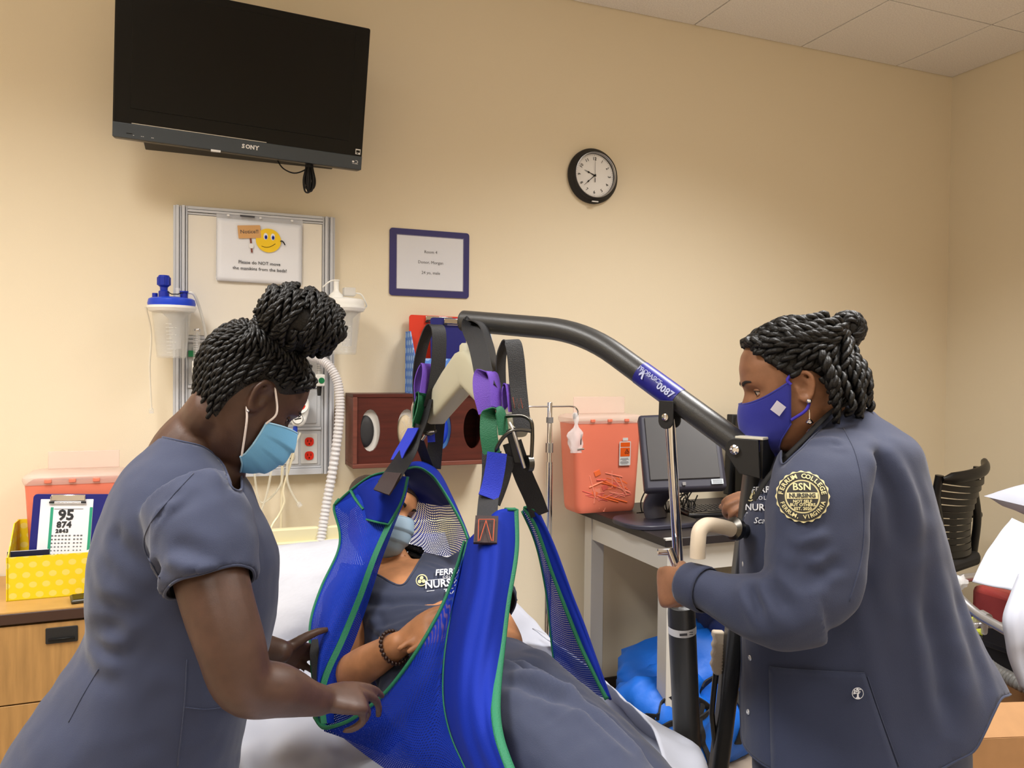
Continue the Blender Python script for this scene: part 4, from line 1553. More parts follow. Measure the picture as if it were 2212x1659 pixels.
def chart_board():
    cw, ch = .165, .306
    zt = (V((0, 0, 1))+yy*.16+yx*.05).normalized()
    xt = (yx-zt*yx.dot(zt)).normalized()
    cb_ = yl+yx*(yw*.60)+yy*.055+V((0, 0, .006))
    t = clipboard('clipboard', 'blue clipboard holding a printed eye chart in the yellow box', cb_, xt, zt, .215, ch-.012, M_cnavy, -.012, .095)
    yt = zt.cross(xt)
    c = cb_+zt*(ch*.5+.012)-xt*.014
    pg = MB().prism(rrect(.145, .226, .001, 1), c-yt*.0035, xt, zt, .0012).build('chart_sheet', M_paper, t)
    for s in (-1, 1):
        MB().prism(rrect(.008, .200, .001, 1, s*.054+.014, -.012), c-yt*.0048, xt, zt, .0004).build('green_stripe', mat('chart_green', rgb(40, 150, 118), .5), pg)
    mb = MB()
    cp = c-yt*.0056+xt*.006
    text(mb, '95', cp+zt*.063-xt*.006, xt, zt, .044, bold=.0016)
    text(mb, '874', cp+zt*.034-xt*.010, xt, zt, .025, bold=.0012, space=1.1)
    text(mb, '2843', cp+zt*.015-xt*.014, xt, zt, .015, bold=.0009, space=1.2)
    mb.build('large_numerals', mat('chart_ink', rgb(40, 42, 46), .6), pg, smooth=0)
    mb = MB()
    rn = random.Random(5)
    for q in range(8):
        zz = .001-.0112*q
        for r in range(9):
            ww = .0055-.0004*q
            mb.box(cp+zt*zz+xt*(-.040+r*.0095+(.004 if r > 5 else 0)), (ww, .0003, .0042-.0004*q), (xt, yt, zt))
    for q in range(3):
        mb.box(cp+zt*(-.088-.005*q), (.082-.01*q, .0003, .0012), (xt, yt, zt))
    mb.box(cp+zt*.083, (.08, .0003, .0012), (xt, yt, zt))
    mb.build('small_print', mat('chart_ink2', rgb(96, 98, 104), .6), pg, smooth=0, kind='stuff')


chart_board()
c2 = yl+yx*(yw*.74)+yy*.10+V((0, 0, .006))
clipboard('clipboard', 'plain blue clipboard behind the eye chart in the yellow box', c2, yx, (V((0, 0, 1))+yy*.12), .20, .26, M_cnavy, .02, .05)
c3 = yl+yx*(yw*.42)+yy*.030+V((0, 0, .006))
bk = thing('folder', 'dark navy folder standing low at the left in the yellow box', 'folder', c3)
MB().box(c3+V((-.02, 0, .068))-yx*.03, (.11, .008, .136), (yx, yy, V((0, 0, 1)))).build('cover', mat('folder_navy', rgb(22, 26, 52), .5), bk, bevel=.001)
MB().box(c3+V((-.02, 0, .068))-yx*.031, (.106, .005, .1362), (yx, yy, V((0, 0, 1)))).build('pages', M_paper, bk)
ppc = yl+yx*(yw*.90)+yy*.03
pw = thing('loose_paper', 'loose white paper sticking up at the right in the yellow box', 'paper', ppc+V((0, 0, .004)))
MB().prism([(-.03, .004), (.05, .004), (.05, .145), (.03, .14), (-.03, .118)], ppc, yx, (V((0, 0, 1))+yy*.3), .001).build('sheet', M_paper, pw)

sl0 = atY(52, 1060, 2.86)
P2 = V((atY(56, 1060, 2.86).x, 2.82, CZ))
w2 = atY(262, 1060, 2.86).x-P2.x
h2 = atY(150, 1046, 2.82).z-CZ
sharps(P2, w2, .17, h2, 'pinkish red sharps container with clear lid behind the yellow box', labelled=False, lid_h=.058)

ph = atZ(182, 1297, CZ)
pht = thing('mobile_phone', 'black mobile phone lying on the oak cabinet beside the yellow box', 'phone', V((ph.x, ph.y, CZ)))
pxv = V((.98, .18, 0)).normalized()
pyv = V((0, 0, 1)).cross(pxv)
pc_ = V((ph.x+.035, ph.y+.01, CZ+.007))
MB().box(pc_, (.145, .072, .012), (pxv, pyv, V((0, 0, 1)))).build('case', mat('phone_case', rgb(58, 54, 42), .35), pht, bevel=.005)
MB().box(pc_+V((0, 0, .0062)), (.132, .062, .001), (pxv, pyv, V((0, 0, 1)))).build('screen', M_screen, pht)
MB().box(pc_-pyv*.0362-pxv*.02, (.022, .001, .004), (pxv, pyv, V((0, 0, 1)))).build('port', M_silver, pht)

# =================================================================== OFFICE CHAIR (far right)
def px_d(a, b, t):
    return a+(b-a)*t


ch = thing('office_chair', 'black slatted back office chair by the right hand corner', 'chair', (3.05, 2.70, 0))
Lp, Rp = at(2022, 1100, 3.38), at(2104, 1090, 3.62)
hd = (Rp-Lp)
hd.z = 0
cwid = hd.length
hd = hd.normalized()
fwd = V((0, 0, 1)).cross(hd)          # towards the desk
M_chair = mat('chair_black', rgb(13, 13, 14), .38)
zt_, zb_ = at(2018, 1026, 3.38).z, at(2030, 1215, 3.38).z
for P, top in ((Lp, zt_), (Rp, zt_+.01)):
    pts = [V((P.x, P.y, zb_-.02)), V((P.x, P.y, zb_+.15))-fwd*.015, V((P.x, P.y, top-.1))-fwd*.0, V((P.x, P.y, top))-fwd*.012]
    MB().tube([V(p) for p in catmull(pts, 5)], .020, 10, flat=.8).build('back_post', M_chair, ch, smooth=60)
NS = 12
for q in range(NS):
    zz = zb_+.02+(zt_-.04-zb_-.02)*q/(NS-1)
    lean = -.02*math.sin(q/(NS-1)*3)+.05*(q/(NS-1)-.5)
    rows_ = []
    wv = 1-.10*math.sin(PI*q/(NS-1))
    for s in np.linspace(-.5, .5, 11):
        b_ = (Lp+Rp)/2+hd*(cwid*s*wv)+fwd*(-lean-.07*(1-(2*s)**2))
        rows_.append(V((b_.x, b_.y, zz+.02*(2*s)**2*(q/(NS-1)))))
    hh = .0125
    G = [[p+V((0, 0, -hh))-fwd*.004 for p in rows_], [p+V((0, 0, hh))-fwd*.004 for p in rows_], [p+V((0, 0, hh))+fwd*.004 for p in rows_], [p+V((0, 0, -hh))+fwd*.004 for p in rows_], [p+V((0, 0, -hh))-fwd*.004 for p in rows_]]
    MB().grid(G).build('back_slat', M_chair, ch, smooth=40)
mb = MB()
rim = []
for s in np.linspace(-.5, .5, 13):
    b_ = (Lp+Rp)/2+hd*(cwid*s*1.04)-fwd*(.03+.07*(1-(2*s)**2))
    rim.append(V((b_.x, b_.y, zt_-.015+.05*(s+.5))))
mb.tube(rim, [.006]+[.016]*11+[.008], 14, flat=1.6)
mb.build('top_rim', M_chair, ch, smooth=60)
for P, s in ((Rp+hd*.03, 1), (Lp-hd*.03, -1)):
    b_ = V((P.x, P.y, .80))+fwd*.10
    MB().box(b_+V((0, 0, .0)), (.05, .24, .03), (hd, fwd, V((0, 0, 1)))).build('armrest', M_chair, ch, bevel=.010)
    MB().tube([b_+V((0, 0, -.01)), b_+V((0, 0, -.20))], .016, 8).build('armrest_post', M_chair, ch)
sc2 = (Lp+Rp)/2+fwd*.17
sc2.z = .585
sm = MB().prism(rrect(.46, .44, .10, 6), sc2, hd, fwd, .055).build('seat', mat('seat_fabric', rgb(34, 33, 33), .8), ch, bevel=.018)
MB().lathe([(0, .10), (.028, .10), (.028, .56), (.06, .58), (0, .585)], (sc2.x, sc2.y, 0), (0, 0, 1), 14).build('gas_column', M_chair, ch)
for k in range(5):
    a = 2*PI*k/5+.2
    p = V((sc2.x+.27*math.cos(a), sc2.y+.27*math.sin(a), 0))
    lg = MB().tube([V((sc2.x, sc2.y, .11)), p+V((0, 0, .075))], [.026, .016], 8).build('base_leg', M_chair, ch)
    MB().lathe([(0, -.018), (.026, -.018), (.028, 0), (.026, .018), (0, .018)], p+V((0, 0, .029)), (-math.sin(a), math.cos(a), 0), 14).build('caster', M_rubber, lg)

# =================================================================== SECOND BED / STRETCHER at the right edge
M_sheet = mat('bed_linen', rgb(180, 184, 198), .75, bump=.04, bscale=300, sheen=.1)
M_vinyl = mat('red_vinyl', rgb(128, 44, 42), .4, bump=.2, bscale=60)
M_rail = mat('rail_metal', rgb(176, 176, 178), .32, metal=.85)
sx_ = at(2150, 1300, 2.35)
st_ = thing('stretcher', 'red vinyl stretcher with silver tube rails at the right edge', 'stretcher', (2.75, 1.6, 0))
MB().ab((2.29, 1.05, .665), (3.35, 1.78, .78)).build('mattress', M_vinyl, st_, bevel=.02)
MB().ab((2.32, 1.08, .60), (3.32, 1.76, .662)).build('deck', M_blackmat, st_, bevel=.005)
mb = MB()
pts = [at(2108, 1246, 2.50), at(2078, 1250, 2.46), at(2062, 1258, 2.42), at(2068, 1285, 2.36), at(2110, 1325, 2.28), at(2160, 1355, 2.20), at(2230, 1395, 2.10)]
mb.tube([V(p) for p in catmull(pts, 6)], .0135, 12)
mb.build('side_rail', M_rail, st_)
mb = MB()
pts = [at(2095, 1352, 2.36), at(2130, 1350, 2.34), at(2180, 1352, 2.30), at(2240, 1360, 2.25)]
mb.tube([V(p) for p in catmull(pts, 5)], .010, 10)
mb.build('lower_rail', M_rail, st_)
for a, b in (((2112, 1322), (2106, 1352)), ((2128, 1332), (2126, 1366))):
    MB().tube([at(*a, 2.29), at(*b, 2.34)], .009, 8).build('rail_strap', M_frost, st_)
cl = at(2124, 1338, 2.262)
MB().lathe([(.012, -.012), (.018, -.012), (.018, .012), (.012, .012)], at(2126, 1334, 2.262), (at(2160, 1355, 2.20)-at(2110, 1325, 2.28)), 14).build('rail_collar', M_rail, st_)
kp = at(2066, 1256, 2.40)
MB().rings(blob(at(2074, 1258, 2.41), (.022, .02, .022), 3, .4, 14, 8)).build('taped_wrap', M_frost, st_)
for (x, y) in ((2.78, 1.2), (2.78, 1.7), (3.25, 1.2), (3.25, 1.7)):
    lg = MB().ab((x-.02, y-.02, .10), (x+.02, y+.02, .60)).build('leg', M_rail, st_)
    MB().lathe([(0, -.02), (.05, -.02), (.05, .02), (0, .02)], (x, y, .05), (1, 0, 0), 16).build('caster', M_rubber, lg)

pw_ = thing('pillow', 'white pillow whose pointed corner enters at the right edge', 'pillow', (2.62, 1.55, .9))


def pillow_mesh(c, x, y, z, a, b, th, seed=0, n=22, corner=1.0, wr=.004):
    top, bot = [], []
    for i in range(n+1):
        rt, rb = [], []
        for j in range(n+1):
            u, v = 2*i/n-1, 2*j/n-1
            pin = 1-.10*(abs(u)**2)*(1-abs(v)**3)*corner
            pin2 = 1-.10*(abs(v)**2)*(1-abs(u)**3)*corner
            h_ = th*((1-abs(u)**2.6)*(1-abs(v)**2.6))**.55
            w0 = noise.noise(V((u*2.3, v*2.3, seed)))*wr*2+noise.noise(V((u*6, v*6, seed+3)))*wr
            p = c+x*(a*u*pin2)+y*(b*v*pin)
            edge = max(abs(u), abs(v)) > .999
            rt.append(p+z*(h_+(0 if edge else w0+.0015)))
            rb.append(p-z*(h_*.8+(0 if edge else .0015)))
        top.append(rt)
        bot.append(rb)
    mb = MB()
    mb.grid(top)
    mb.grid(bot, flip=True)
    return mb


pc_ = at(2336, 1078, 2.42)
px_ = (at(2262, 1060, 2.42)-at(2142, 1076, 2.42)).normalized()
pillow_mesh(pc_, px_, CF, px_.cross(CF)*-1, .17, .22, .062, 3).build('pillow_case', M_sheet, pw_, smooth=180)
# white sheet draped over a bolster below the pillow
dr_ = thing('draped_sheet', 'white sheet hanging over the red vinyl stretcher under the pillow', 'sheet', (2.6, 1.5, .78))
L_ = [(2186, 1118, 2.38), (2150, 1165, 2.34), (2120, 1215, 2.31), (2100, 1256, 2.28)]
L_b = [(2240, 1140, 2.30), (2215, 1200, 2.26), (2195, 1240, 2.24), (2186, 1276, 2.22)]
L_c = [(2290, 1150, 2.24), (2270, 1220, 2.22), (2262, 1260, 2.20), (2255, 1300, 2.18)]
G = []
A_, B_, C_ = catmull([at(*p) for p in L_], 6), catmull([at(*p) for p in L_b], 6), catmull([at(*p) for p in L_c], 6)
for i in range(len(A_)):
    row = catmull([A_[i], (A_[i]+B_[i])/2, B_[i], C_[i]], 6)
    G.append([V(p)+V((0, 0, .006*noise.noise(V(p)*16))) for p in row])
MB().grid(G).build('upper_fold', M_sheet, dr_, smooth=180, solid=.003)
L_ = [(2200, 1240, 2.20), (2182, 1285, 2.17), (2166, 1335, 2.15), (2172, 1385, 2.14), (2180, 1425, 2.14), (2206, 1490, 2.13)]
L_c = [(2290, 1230, 2.10), (2280, 1285, 2.08), (2275, 1335, 2.06), (2275, 1385, 2.05), (2280, 1425, 2.05), (2290, 1490, 2.04)]
A_, C_ = catmull([at(*p) for p in L_], 6), catmull([at(*p) for p in L_c], 6)
G = []
for i in range(len(A_)):
    G.append([V(A_[i]+(C_[i]-A_[i])*t)+CF*(-.012*math.sin(t*7+i*.06)*min(1, t*6)) for t in np.linspace(0, 1, 14)])
MB().grid(G).build('hanging_fold', M_sheet, dr_, smooth=180, solid=.003)

# cart with a lime board and a ribbed hose, behind the stretcher rail
kc = at(2150, 1390, 2.62)
kt = thing('equipment_cart', 'low black equipment cart between the stretcher rails and the wall', 'cart', (kc.x+.22, kc.y, 0))
kcx, kcy = kc.x-.03, kc.y
zs1 = at(2150, 1392, 2.5).z
MB().ab((kcx-.06, kcy-.15, zs1-.028), (kcx+.55, kcy+.25, zs1)).build('shelf', M_blackmat, kt, bevel=.006)
MB().ab((kcx-.04, kcy-.12, .07), (kcx+.53, kcy+.23, zs1-.03)).build('cabinet', M_rubber, kt, bevel=.004)
MB().ab((kcx-.02, kcy-.17, zs1-.215), (kcx+.53, kcy-.11, zs1-.19)).build('front_lip', M_blackmat, kt, bevel=.004)
for (x, y) in ((kcx+.0, kcy-.08), (kcx+.48, kcy-.08), (kcx+.0, kcy+.18), (kcx+.48, kcy+.18)):
    MB().lathe([(0, -.015), (.034, -.015), (.034, .015), (0, .015)], (x, y, .035), (1, 0, 0), 14).build('caster', M_rubber, kt)
gb = thing('lime_board', 'flat lime green board lying on the black equipment cart', 'board', (kcx+.10, kcy, zs1))
MB().ab((kcx-.05, kcy-.13, zs1), (kcx+.30, kcy+.12, zs1+.012)).build('board', mat('lime_green', rgb(178, 186, 60), .5, var=.15, vscale=30), gb, bevel=.003)
hh_ = [V(p) for p in catmull([at(2120, 1425, 2.40), at(2145, 1445, 2.36), at(2175, 1462, 2.32), at(2205, 1478, 2.28), at(2250, 1500, 2.24)], 12)]
ht = thing('ribbed_hose', 'grey ribbed hose sagging below the stretcher rail', 'hose', hh_[-1])
MB().tube(hh_, [.0215 if (i % 3) else .0185 for i in range(len(hh_))], 14).build('hose', mat('hose_grey', rgb(140, 142, 142), .35), ht, smooth=30)

# cardboard box
M_kraft = mat('cardboard', rgb(160, 120, 80), .75, var=.06, vscale=20)
qx = at(2150, 1534, 2.02)
bxo = thing('cardboard_box', 'brown cardboard box with an open flap at the lower right', 'box', (qx.x+.25, qx.y-.06, 0))
bx_ = V((.96, -.28, 0)).normalized()
by_ = V((0, 0, 1)).cross(bx_)
bo = V((qx.x-.12, qx.y-.02, 0))
bw, bd, bh = .56, .40, at(2150, 1600, 1.95).z
for (c, s, nm) in (((bw/2, 0), (bw, .006), 'front_panel'), ((bw/2, bd), (bw, .006), 'back_panel'), ((0, bd/2), (.006, bd), 'side_panel'), ((bw, bd/2), (.006, bd), 'side_panel')):
    MB().box(bo+bx_*c[0]+by_*c[1]+V((0, 0, bh/2)), (s[0], s[1], bh), (bx_, by_, V((0, 0, 1)))).build(nm, M_kraft, bxo)
MB().box(bo+bx_*bw/2+by_*bd/2+V((0, 0, .004)), (bw, bd, .006), (bx_, by_, V((0, 0, 1)))).build('bottom_panel', M_kraft, bxo)
fz = (V((0, 0, 1))*.62+by_*.78).normalized()
MB().box(bo+bx_*bw/2+V((0, 0, bh))+fz*.045, (bw, .005, .09), (bx_, bx_.cross(fz)*-1, fz)).build('flap', M_kraft, bxo)
MB().box(bo+bx_*(bw*.36)-by_*.0035+V((0, 0, bh-.05)), (.06, .001, .09), (bx_, by_, V((0, 0, 1)))).build('tape', mat('packing_tape', rgb(150, 100, 56), .25), bxo)

# =================================================================== BED
BX0, BX1, BY0, BY1, BZ = .075, .97, .55, 2.80, .62
M_hb = mat('headboard_cream', rgb(222, 214, 176), .4)
bed = thing('hospital_bed', 'hospital bed with cream headboard against the back wall', 'bed', ((BX0+BX1)/2, (BY0+BY1)/2, 0))
MB().prism(rrect(.80, .50, .03, 5, (BX0+BX1)/2, .63), V((0, 2.895, 0)), ex, ez, .03).build('headboard', M_hb, bed, bevel=.006)
MB().ab((BX0+.10, 2.845, .80), (BX1-.10, 2.866, .835)).build('headboard_rail', M_hb, bed, bevel=.004)
MB().prism(rrect(.82, .34, .03, 5, (BX0+BX1)/2, .52), V((0, BY0-.01, 0)), ex, ez, .03).build('footboard', M_hb, bed, bevel=.006)


def bedz(y):
    return BZ+max(0, (y-1.98))*.16


prof = [(BY0+.02, BZ), (1.98, BZ), (BY1, bedz(BY1)), (BY1, bedz(BY1)-.14), (1.98, BZ-.14), (BY0+.02, BZ-.14)]
MB().prism([(a, b-.006) for a, b in prof], V((BX0+.01, 0, 0)), (0, 1, 0), (0, 0, 1), BX1-BX0-.02).build('mattress', mat('mattress_blue', rgb(60, 80, 120), .6), bed, bevel=.015)
MB().ab((BX0+.03, BY0+.03, BZ-.20), (BX1-.03, BY1-.02, BZ-.15)).build('frame', M_rail, bed, bevel=.006)
for x in (BX0+.10, BX1-.10):
    for y in (BY0+.15, BY1-.15):
        lg = MB().ab((x-.025, y-.025, .10), (x+.025, y+.025, BZ-.20)).build('leg', M_rail, bed, bevel=.003)
        MB().lathe([(0, -.02), (.05, -.02), (.05, .02), (0, .02)], (x, y, .05), (1, 0, 0), 18).build('caster', M_rubber, lg)
# sheet with folds, hanging over the right side
sh_ = thing('bed_sheet', 'rumpled white sheet covering the hospital bed and hanging over its side', 'sheet', ((BX0+BX1)/2, 1.6, BZ))
G = []
ys = np.linspace(BY0+.01, BY1-.01, 110)
us = np.concatenate([np.linspace(-.16, 0, 7), np.linspace(.02, .88, 50), np.linspace(.9, 1.16, 12)])
for y in ys:
    row = []
    for u in us:
        z0 = bedz(y)
        n1 = noise.noise(V((u*5+y*2.2, y*6-u*2, 1.3)))*.015+abs(noise.noise(V((u*9-y*5, y*4+u*4, 4.1))))*.022
        if u < 0:
            x, z = BX0-.004+.012*noise.noise(V((0, y*7, 2))), z0+u
        elif u > .9:
            q = (u-.9)
            x, z = BX1+.004+.05*min(1, q*9)+.012*noise.noise(V((q*3, y*7, 5)))+.02*q, z0-q*.98+.006
            n1 *= .5
        else:
            x, z = BX0+u*(BX1-BX0)/.9, z0+.003
        row.append(V((x, y, z+n1+.001)))
    G.append(row)
MB().grid(G).build('sheet', M_sheet, sh_, smooth=180)
# raised fold of sheet at the right edge near the camera
fo = []
R_ = [[(1150, 1360, 2.30), (1240, 1420, 2.05), (1330, 1495, 1.80), (1400, 1560, 1.62), (1440, 1660, 1.45)],
      [(1180, 1375, 2.28), (1270, 1440, 2.04), (1360, 1525, 1.79), (1455, 1588, 1.62), (1495, 1680, 1.46)],
      [(1195, 1400, 2.30), (1285, 1475, 2.06), (1390, 1580, 1.80), (1500, 1608, 1.63), (1530, 1690, 1.47)],
      [(1195, 1440, 2.32), (1285, 1530, 2.08), (1400, 1650, 1.82), (1512, 1650, 1.64), (1545, 1760, 1.48)]]
cols_ = [catmull([at(*p) for p in r], 8) for r in R_]
for i in range(len(cols_[0])):
    row = catmull([c[i] for c in cols_], 6)
    fo.append([V(p)+V((0, 0, .008*noise.noise(V(p)*18))) for p in row])
MB().grid(fo).build('raised_fold', M_sheet, sh_, smooth=180, solid=.003)
pl_ = thing('pillow', 'white striped pillow propped against the raised bed head', 'pillow', (.42, 2.42, .72))
pcen = V((.46, 2.45, .772))
pyd = (V((0, 1, .72))).normalized()
pxd = V((1, 0, 0.03)).normalized()
pzd = pxd.cross(pyd)
M_pil = mat('pillow_linen', rgb(190, 192, 201), .75, var=.03, vscale=60, stretch=(1, 6, 1), bump=.05, bscale=120)
pillow_mesh(pcen, pxd, pyd, pzd, .33, .180, .090, 9, 30, wr=.008).build('pillow_case', M_pil, pl_, smooth=180)

# =================================================================== PATIENT LIFT
M_lift = mat('lift_hammer_black', rgb(46, 46, 46), .38, spec=.6, bump=.14, bscale=420)
M_lbeige = mat('spreader_beige', rgb(176, 172, 150), .5)
M_grip = mat('grip_beige', rgb(202, 188, 168), .5, bump=.1, bscale=300)
M_gun = mat('gunmetal', rgb(86, 84, 80), .3, metal=1)
lift = thing('patient_lift', 'black hydraulic patient lift with beige spreader bar over the bed', 'patient lift', (1.12, 1.6, 0))
b_end, b_bend, b_piv = at(1001, 693, 1.98), at(1262, 716, 1.80), at(1612, 972, 1.56)
d1, d2 = (b_end-b_bend).normalized(), (b_piv-b_bend).normalized()
bpts = [b_end, b_bend+d1*.11]
for t in np.linspace(0, 1, 9):
    bpts.append((b_bend+d1*.10)*(1-t)**2+b_bend*(2*t*(1-t))+(b_bend+d2*.10)*t**2)
bpts += [b_bend+d2*.11, b_piv]
BR_ = .0262
boom = MB().tube(bpts, BR_, 24).build('boom', M_lift, lift, smooth=50)
MB().lathe([(0, -.002), (BR_*.9, -.002), (BR_*1.0, 0), (BR_*1.0, .004), (0, .004)], b_end, d1*-1, 24).build('end_cap', mat('cap_grey', rgb(98, 96, 94), .5), boom)
# wrapped label on the sloping part
toc = (EYE-(b_bend+b_piv)/2)
la, lb = at(1380, 804, 1.70), at(1466, 866, 1.655)


def on_axis(p):
    return b_bend+d2*((p-b_bend).dot(d2))


la, lb = on_axis(la), on_axis(lb)
fx = d2
fn = (toc-fx*toc.dot(fx)).normalized()
fy = fn.cross(fx)
G = []
for k in range(17):
    a = -1.45+2.9*k/16
    off = (fn*math.cos(a)+fy*math.sin(a))*(BR_+.0008)
    G.append([la+off, lb+off])
lab = MB().grid(G).build('label_wrap', mat('label_blue', rgb(28, 30, 122), .35), boom, smooth=60)
mb = MB()
Ll = (lb-la).length
o_ = la+fn*(BR_+.0022)
text(mb, 'PROBASICS', o_+fx*(Ll*.31)+fy*.007, fx, fy, .0145, space=.85)
text(mb, '0087', o_+fx*(Ll*.76)+fy*.000, fx, fy, .021, bold=.0005)
mb.prism([(-.004, 0), (.0, .012), (.004, .012), (.010, -.006), (.006, -.006), (.0025, .004), (-.002, -.003)], o_+fx*(Ll*.14)-fy*.004, fx, fy, .0004)
mb.build('lettering', mat('label_print', rgb(176, 184, 220), .4), lab, smooth=0, kind='stuff')

# mast
m_top, m_low = at(1630, 1015, 1.60), at(1552, 1659, 1.78)
md_ = (m_low-m_top).normalized()
m_foot = m_top+md_*((m_top.z-.10)/-md_.z)
mx_, my_, _ = frame(md_, CR)
mp = rrect(.038, .046, .012, 4)
MB().rings([[p+mx_*a+my_*b for a, b in mp] for p in (m_top, m_foot)]).build('mast', M_lift, lift, smooth=40)
# hinge bracket: two cheeks, bolt, cream cap
hx_ = d2
hb = at(1607, 968, 1.56)
bxv = V((d2.x, d2.y, 0)).normalized()
bzv = V((0, 0, 1))
side = bzv.cross(bxv)
if side.dot(CF) < 0:
    side = -side
oc = hb
out = [(.050, -.052), (.044, .0215), (.0, .022)]+[(.022*math.cos(a)-.0, .022*math.sin(a)) for a in np.linspace(PI/2+.2, PI*1.25, 8)]+[(.008, -.046)]
for s in (-1, 1):
    MB().prism(out, oc+side*(s*.032-.003), bxv, bzv, .006).build('bracket_cheek', M_blackmat, lift, bevel=.0015)
MB().box(oc+bxv*.048-bzv*.016, (.006, .064, .075), (bxv, side, bzv)).build('bracket_back', M_blackmat, lift)
MB().box(oc+bxv*.024+bzv*.0235, (.056, .070, .005), (bxv, side, bzv)).build('bracket_cap', mat('cap_cream', rgb(205, 202, 188), .5), lift, bevel=.001)
MB().lathe([(0, -.040), (.0095, -.040), (.0095, -.047), (.006, -.049), (.004, -.045), (0, -.045)], oc, side, 16).build('hinge_bolt', M_chrome, lift)
MB().lathe([(0, -.04), (.006, -.04), (.006, .046), (0, .046)], oc, side, 14).build('hinge_pin', M_gun, lift)

# clevis and chrome ram
cv = at(1449, 900, 1.65)
cvb = on_axis(cv)
rd = (at(1470, 1310, 1.66)-at(1444, 902, 1.645)).normalized()
for s in (-1, 1):
    q = cv+side*(s*.016-.002)
    out = [(-.016, .034), (.016, .034), (.017, -.008)]+[(.017*math.cos(a), .017*math.sin(a)-.008) for a in np.linspace(-.1, -PI+.1, 8)]
    MB().prism(out, q, bxv, bzv, .005).build('clevis_cheek', M_blackmat, lift, bevel=.001)
MB().lathe([(0, -.020), (.0075, -.020), (.0075, -.026), (.004, -.027), (.003, -.024), (0, -.024)], cv, side, 14).build('clevis_bolt', M_chrome, lift)
ram_t, ram_b = at(1447, 905, 1.65), at(1472, 1325, 1.665)
MB().tube([ram_t, ram_b], .0108, 18).build('chrome_ram', M_chrome, lift)
MB().tube([ram_t-rd*.012+CR*.0, ram_t+rd*.03], .0075, 12).build('ram_eye', M_gun, lift)
cyl_b = ram_b+(ram_b-ram_t).normalized()*.60
cy2 = at(1488, 1680, 1.72)
cyd = (cy2-ram_b).normalized()
cyl_e = ram_b+cyd*.52
MB().tube([ram_b-cyd*.02, ram_b-cyd*.018, ram_b, cyl_e], [.0250, .0275, .0290, .0290], 22).build('pump_cylinder', M_lift, lift, smooth=40)
q = ram_b+cyd*.033
zx, zy, _ = frame(cyd, CR)
G = []
for k in range(15):
    a = -1.5+3.0*k/14
    fnn = -(CF-cyd*CF.dot(cyd)).normalized()
    fxx = fnn.cross(cyd)
    off = (fnn*math.cos(a)+fxx*math.sin(a))*.0297
    G.append([q+off-cyd*.008, q+off+cyd*.008])
lw = MB().grid(G).build('label_ring', mat('label_silver', rgb(205, 206, 210), .4), lift, smooth=60)
mb = MB()
fxx = fxx*(1 if fxx.dot(CR) > 0 else -1)
mb.box(q+fnn*.0301-fxx*.004, (.016, .0008, .005), (fxx, fnn, cyd))
mb.box(q+fnn*.0278+fxx*.0125-cyd*.003, (.008, .0008, .0015), (fxx, fnn, cyd))
mb.box(q+fnn*.0278+fxx*.0125+cyd*.002, (.008, .0008, .0015), (fxx, fnn, cyd))
mb.build('label_print', M_ink, lw, kind='stuff')
lug = m_top+md_*((m_top.z-cyl_e.z)/-md_.z)
MB().tube([cyl_e-cyd*.015, lug], .018, 12).build('cylinder_lug', M_lift, lift)
# pump lever (short chrome tube) above the cylinder, its far end in the nurse's fist
pl0, pl1 = at(1446, 1186, 1.60), at(1476, 1262, 1.58)
MB().tube([pl0, pl1], .0085, 12).build('pump_lever', M_chrome, lift)
MB().lathe([(0, -.012), (.006, -.012), (.007, -.016), (.007, .014), (0, .014)], at(1438, 1192, 1.60), CR, 10).build('lever_bolt', M_chrome, lift)
# push handle: crossbar on the mast, beige grips
hb0 = m_top+md_*.13
c_l = at(1587, 1142, 1.50)
MB().tube([hb0+CR*.02-CF*.01, hb0-CF*.05, c_l], .014, 12).build('handle_bar', M_lift, lift)
axd = (at(1540, 1132, 1.47)-c_l).normalized()
MB().lathe([(0, -.012), (.019, -.012), (.022, -.006), (.022, .004), (.012, .010), (.010, .016)], c_l, axd, 20).build('handle_flange', M_gun, lift)
mb = MB().tube([V(p) for p in catmull([at(1580, 1144, 1.495), at(1555, 1137, 1.48), at(1528, 1134, 1.465), at(1512, 1146, 1.455), at(1508, 1172, 1.45), at(1507, 1205, 1.45)], 7)], .0142, 16)
mb.build('grip', M_grip, lift)
g2a, g2b = at(1628, 1120, 1.66), at(1597, 1092, 1.69)
MB().tube([hb0+CF*.02, g2a, g2b], .011, 12).build('far_handle', M_blackmat, lift)
# base-spreading lever with finger grooves
out = [(-.013, .046), (.012, .046), (.012, -.046), (.004, -.050), (-.006, -.048)]
for k in range(4):
    zc_ = -.038+.021*k
    out += [(-.009, zc_), (-.014, zc_+.010)]
lv = at(1549, 1407, 1.72)
lz = (V((0, 0, 1))+CR*.05).normalized()
lx_ = (CR-lz*CR.dot(lz)).normalized()
gp = MB().prism(out[::-1], lv+CF*.009, lx_, lz, .020).build('lever_grip', M_grip, lift, bevel=.004)
for k in range(9):
    MB().box(lv+lx_*.006+lz*(.020-.0072*k)-CF*.0105, (.013, .002, .0022), (lx_, CF, lz)).build('grip_rib', M_grip, gp)
MB().tube([lv-lz*.045, lv-lz*.14+CF*.01, m_top+md_*((m_top.z-lv.z+.30)/-md_.z)], .006, 8).build('lever_rod', M_gun, lift)
ssa = m_top+md_*.36
fr = -(CF-md_*CF.dot(md_)).normalized()
MB().box(ssa+CR*.0262, (.001, .016, .17), (CR, CF, md_)).build('scale_strip', mat('strip_grey', rgb(120, 120, 122), .5), lift)
MB().box(ssa+CR*.022-CF*.0315+md_*.115, (.010, .0012, .020), (CR, CF, md_)).build('size_tag', M_white, lift)
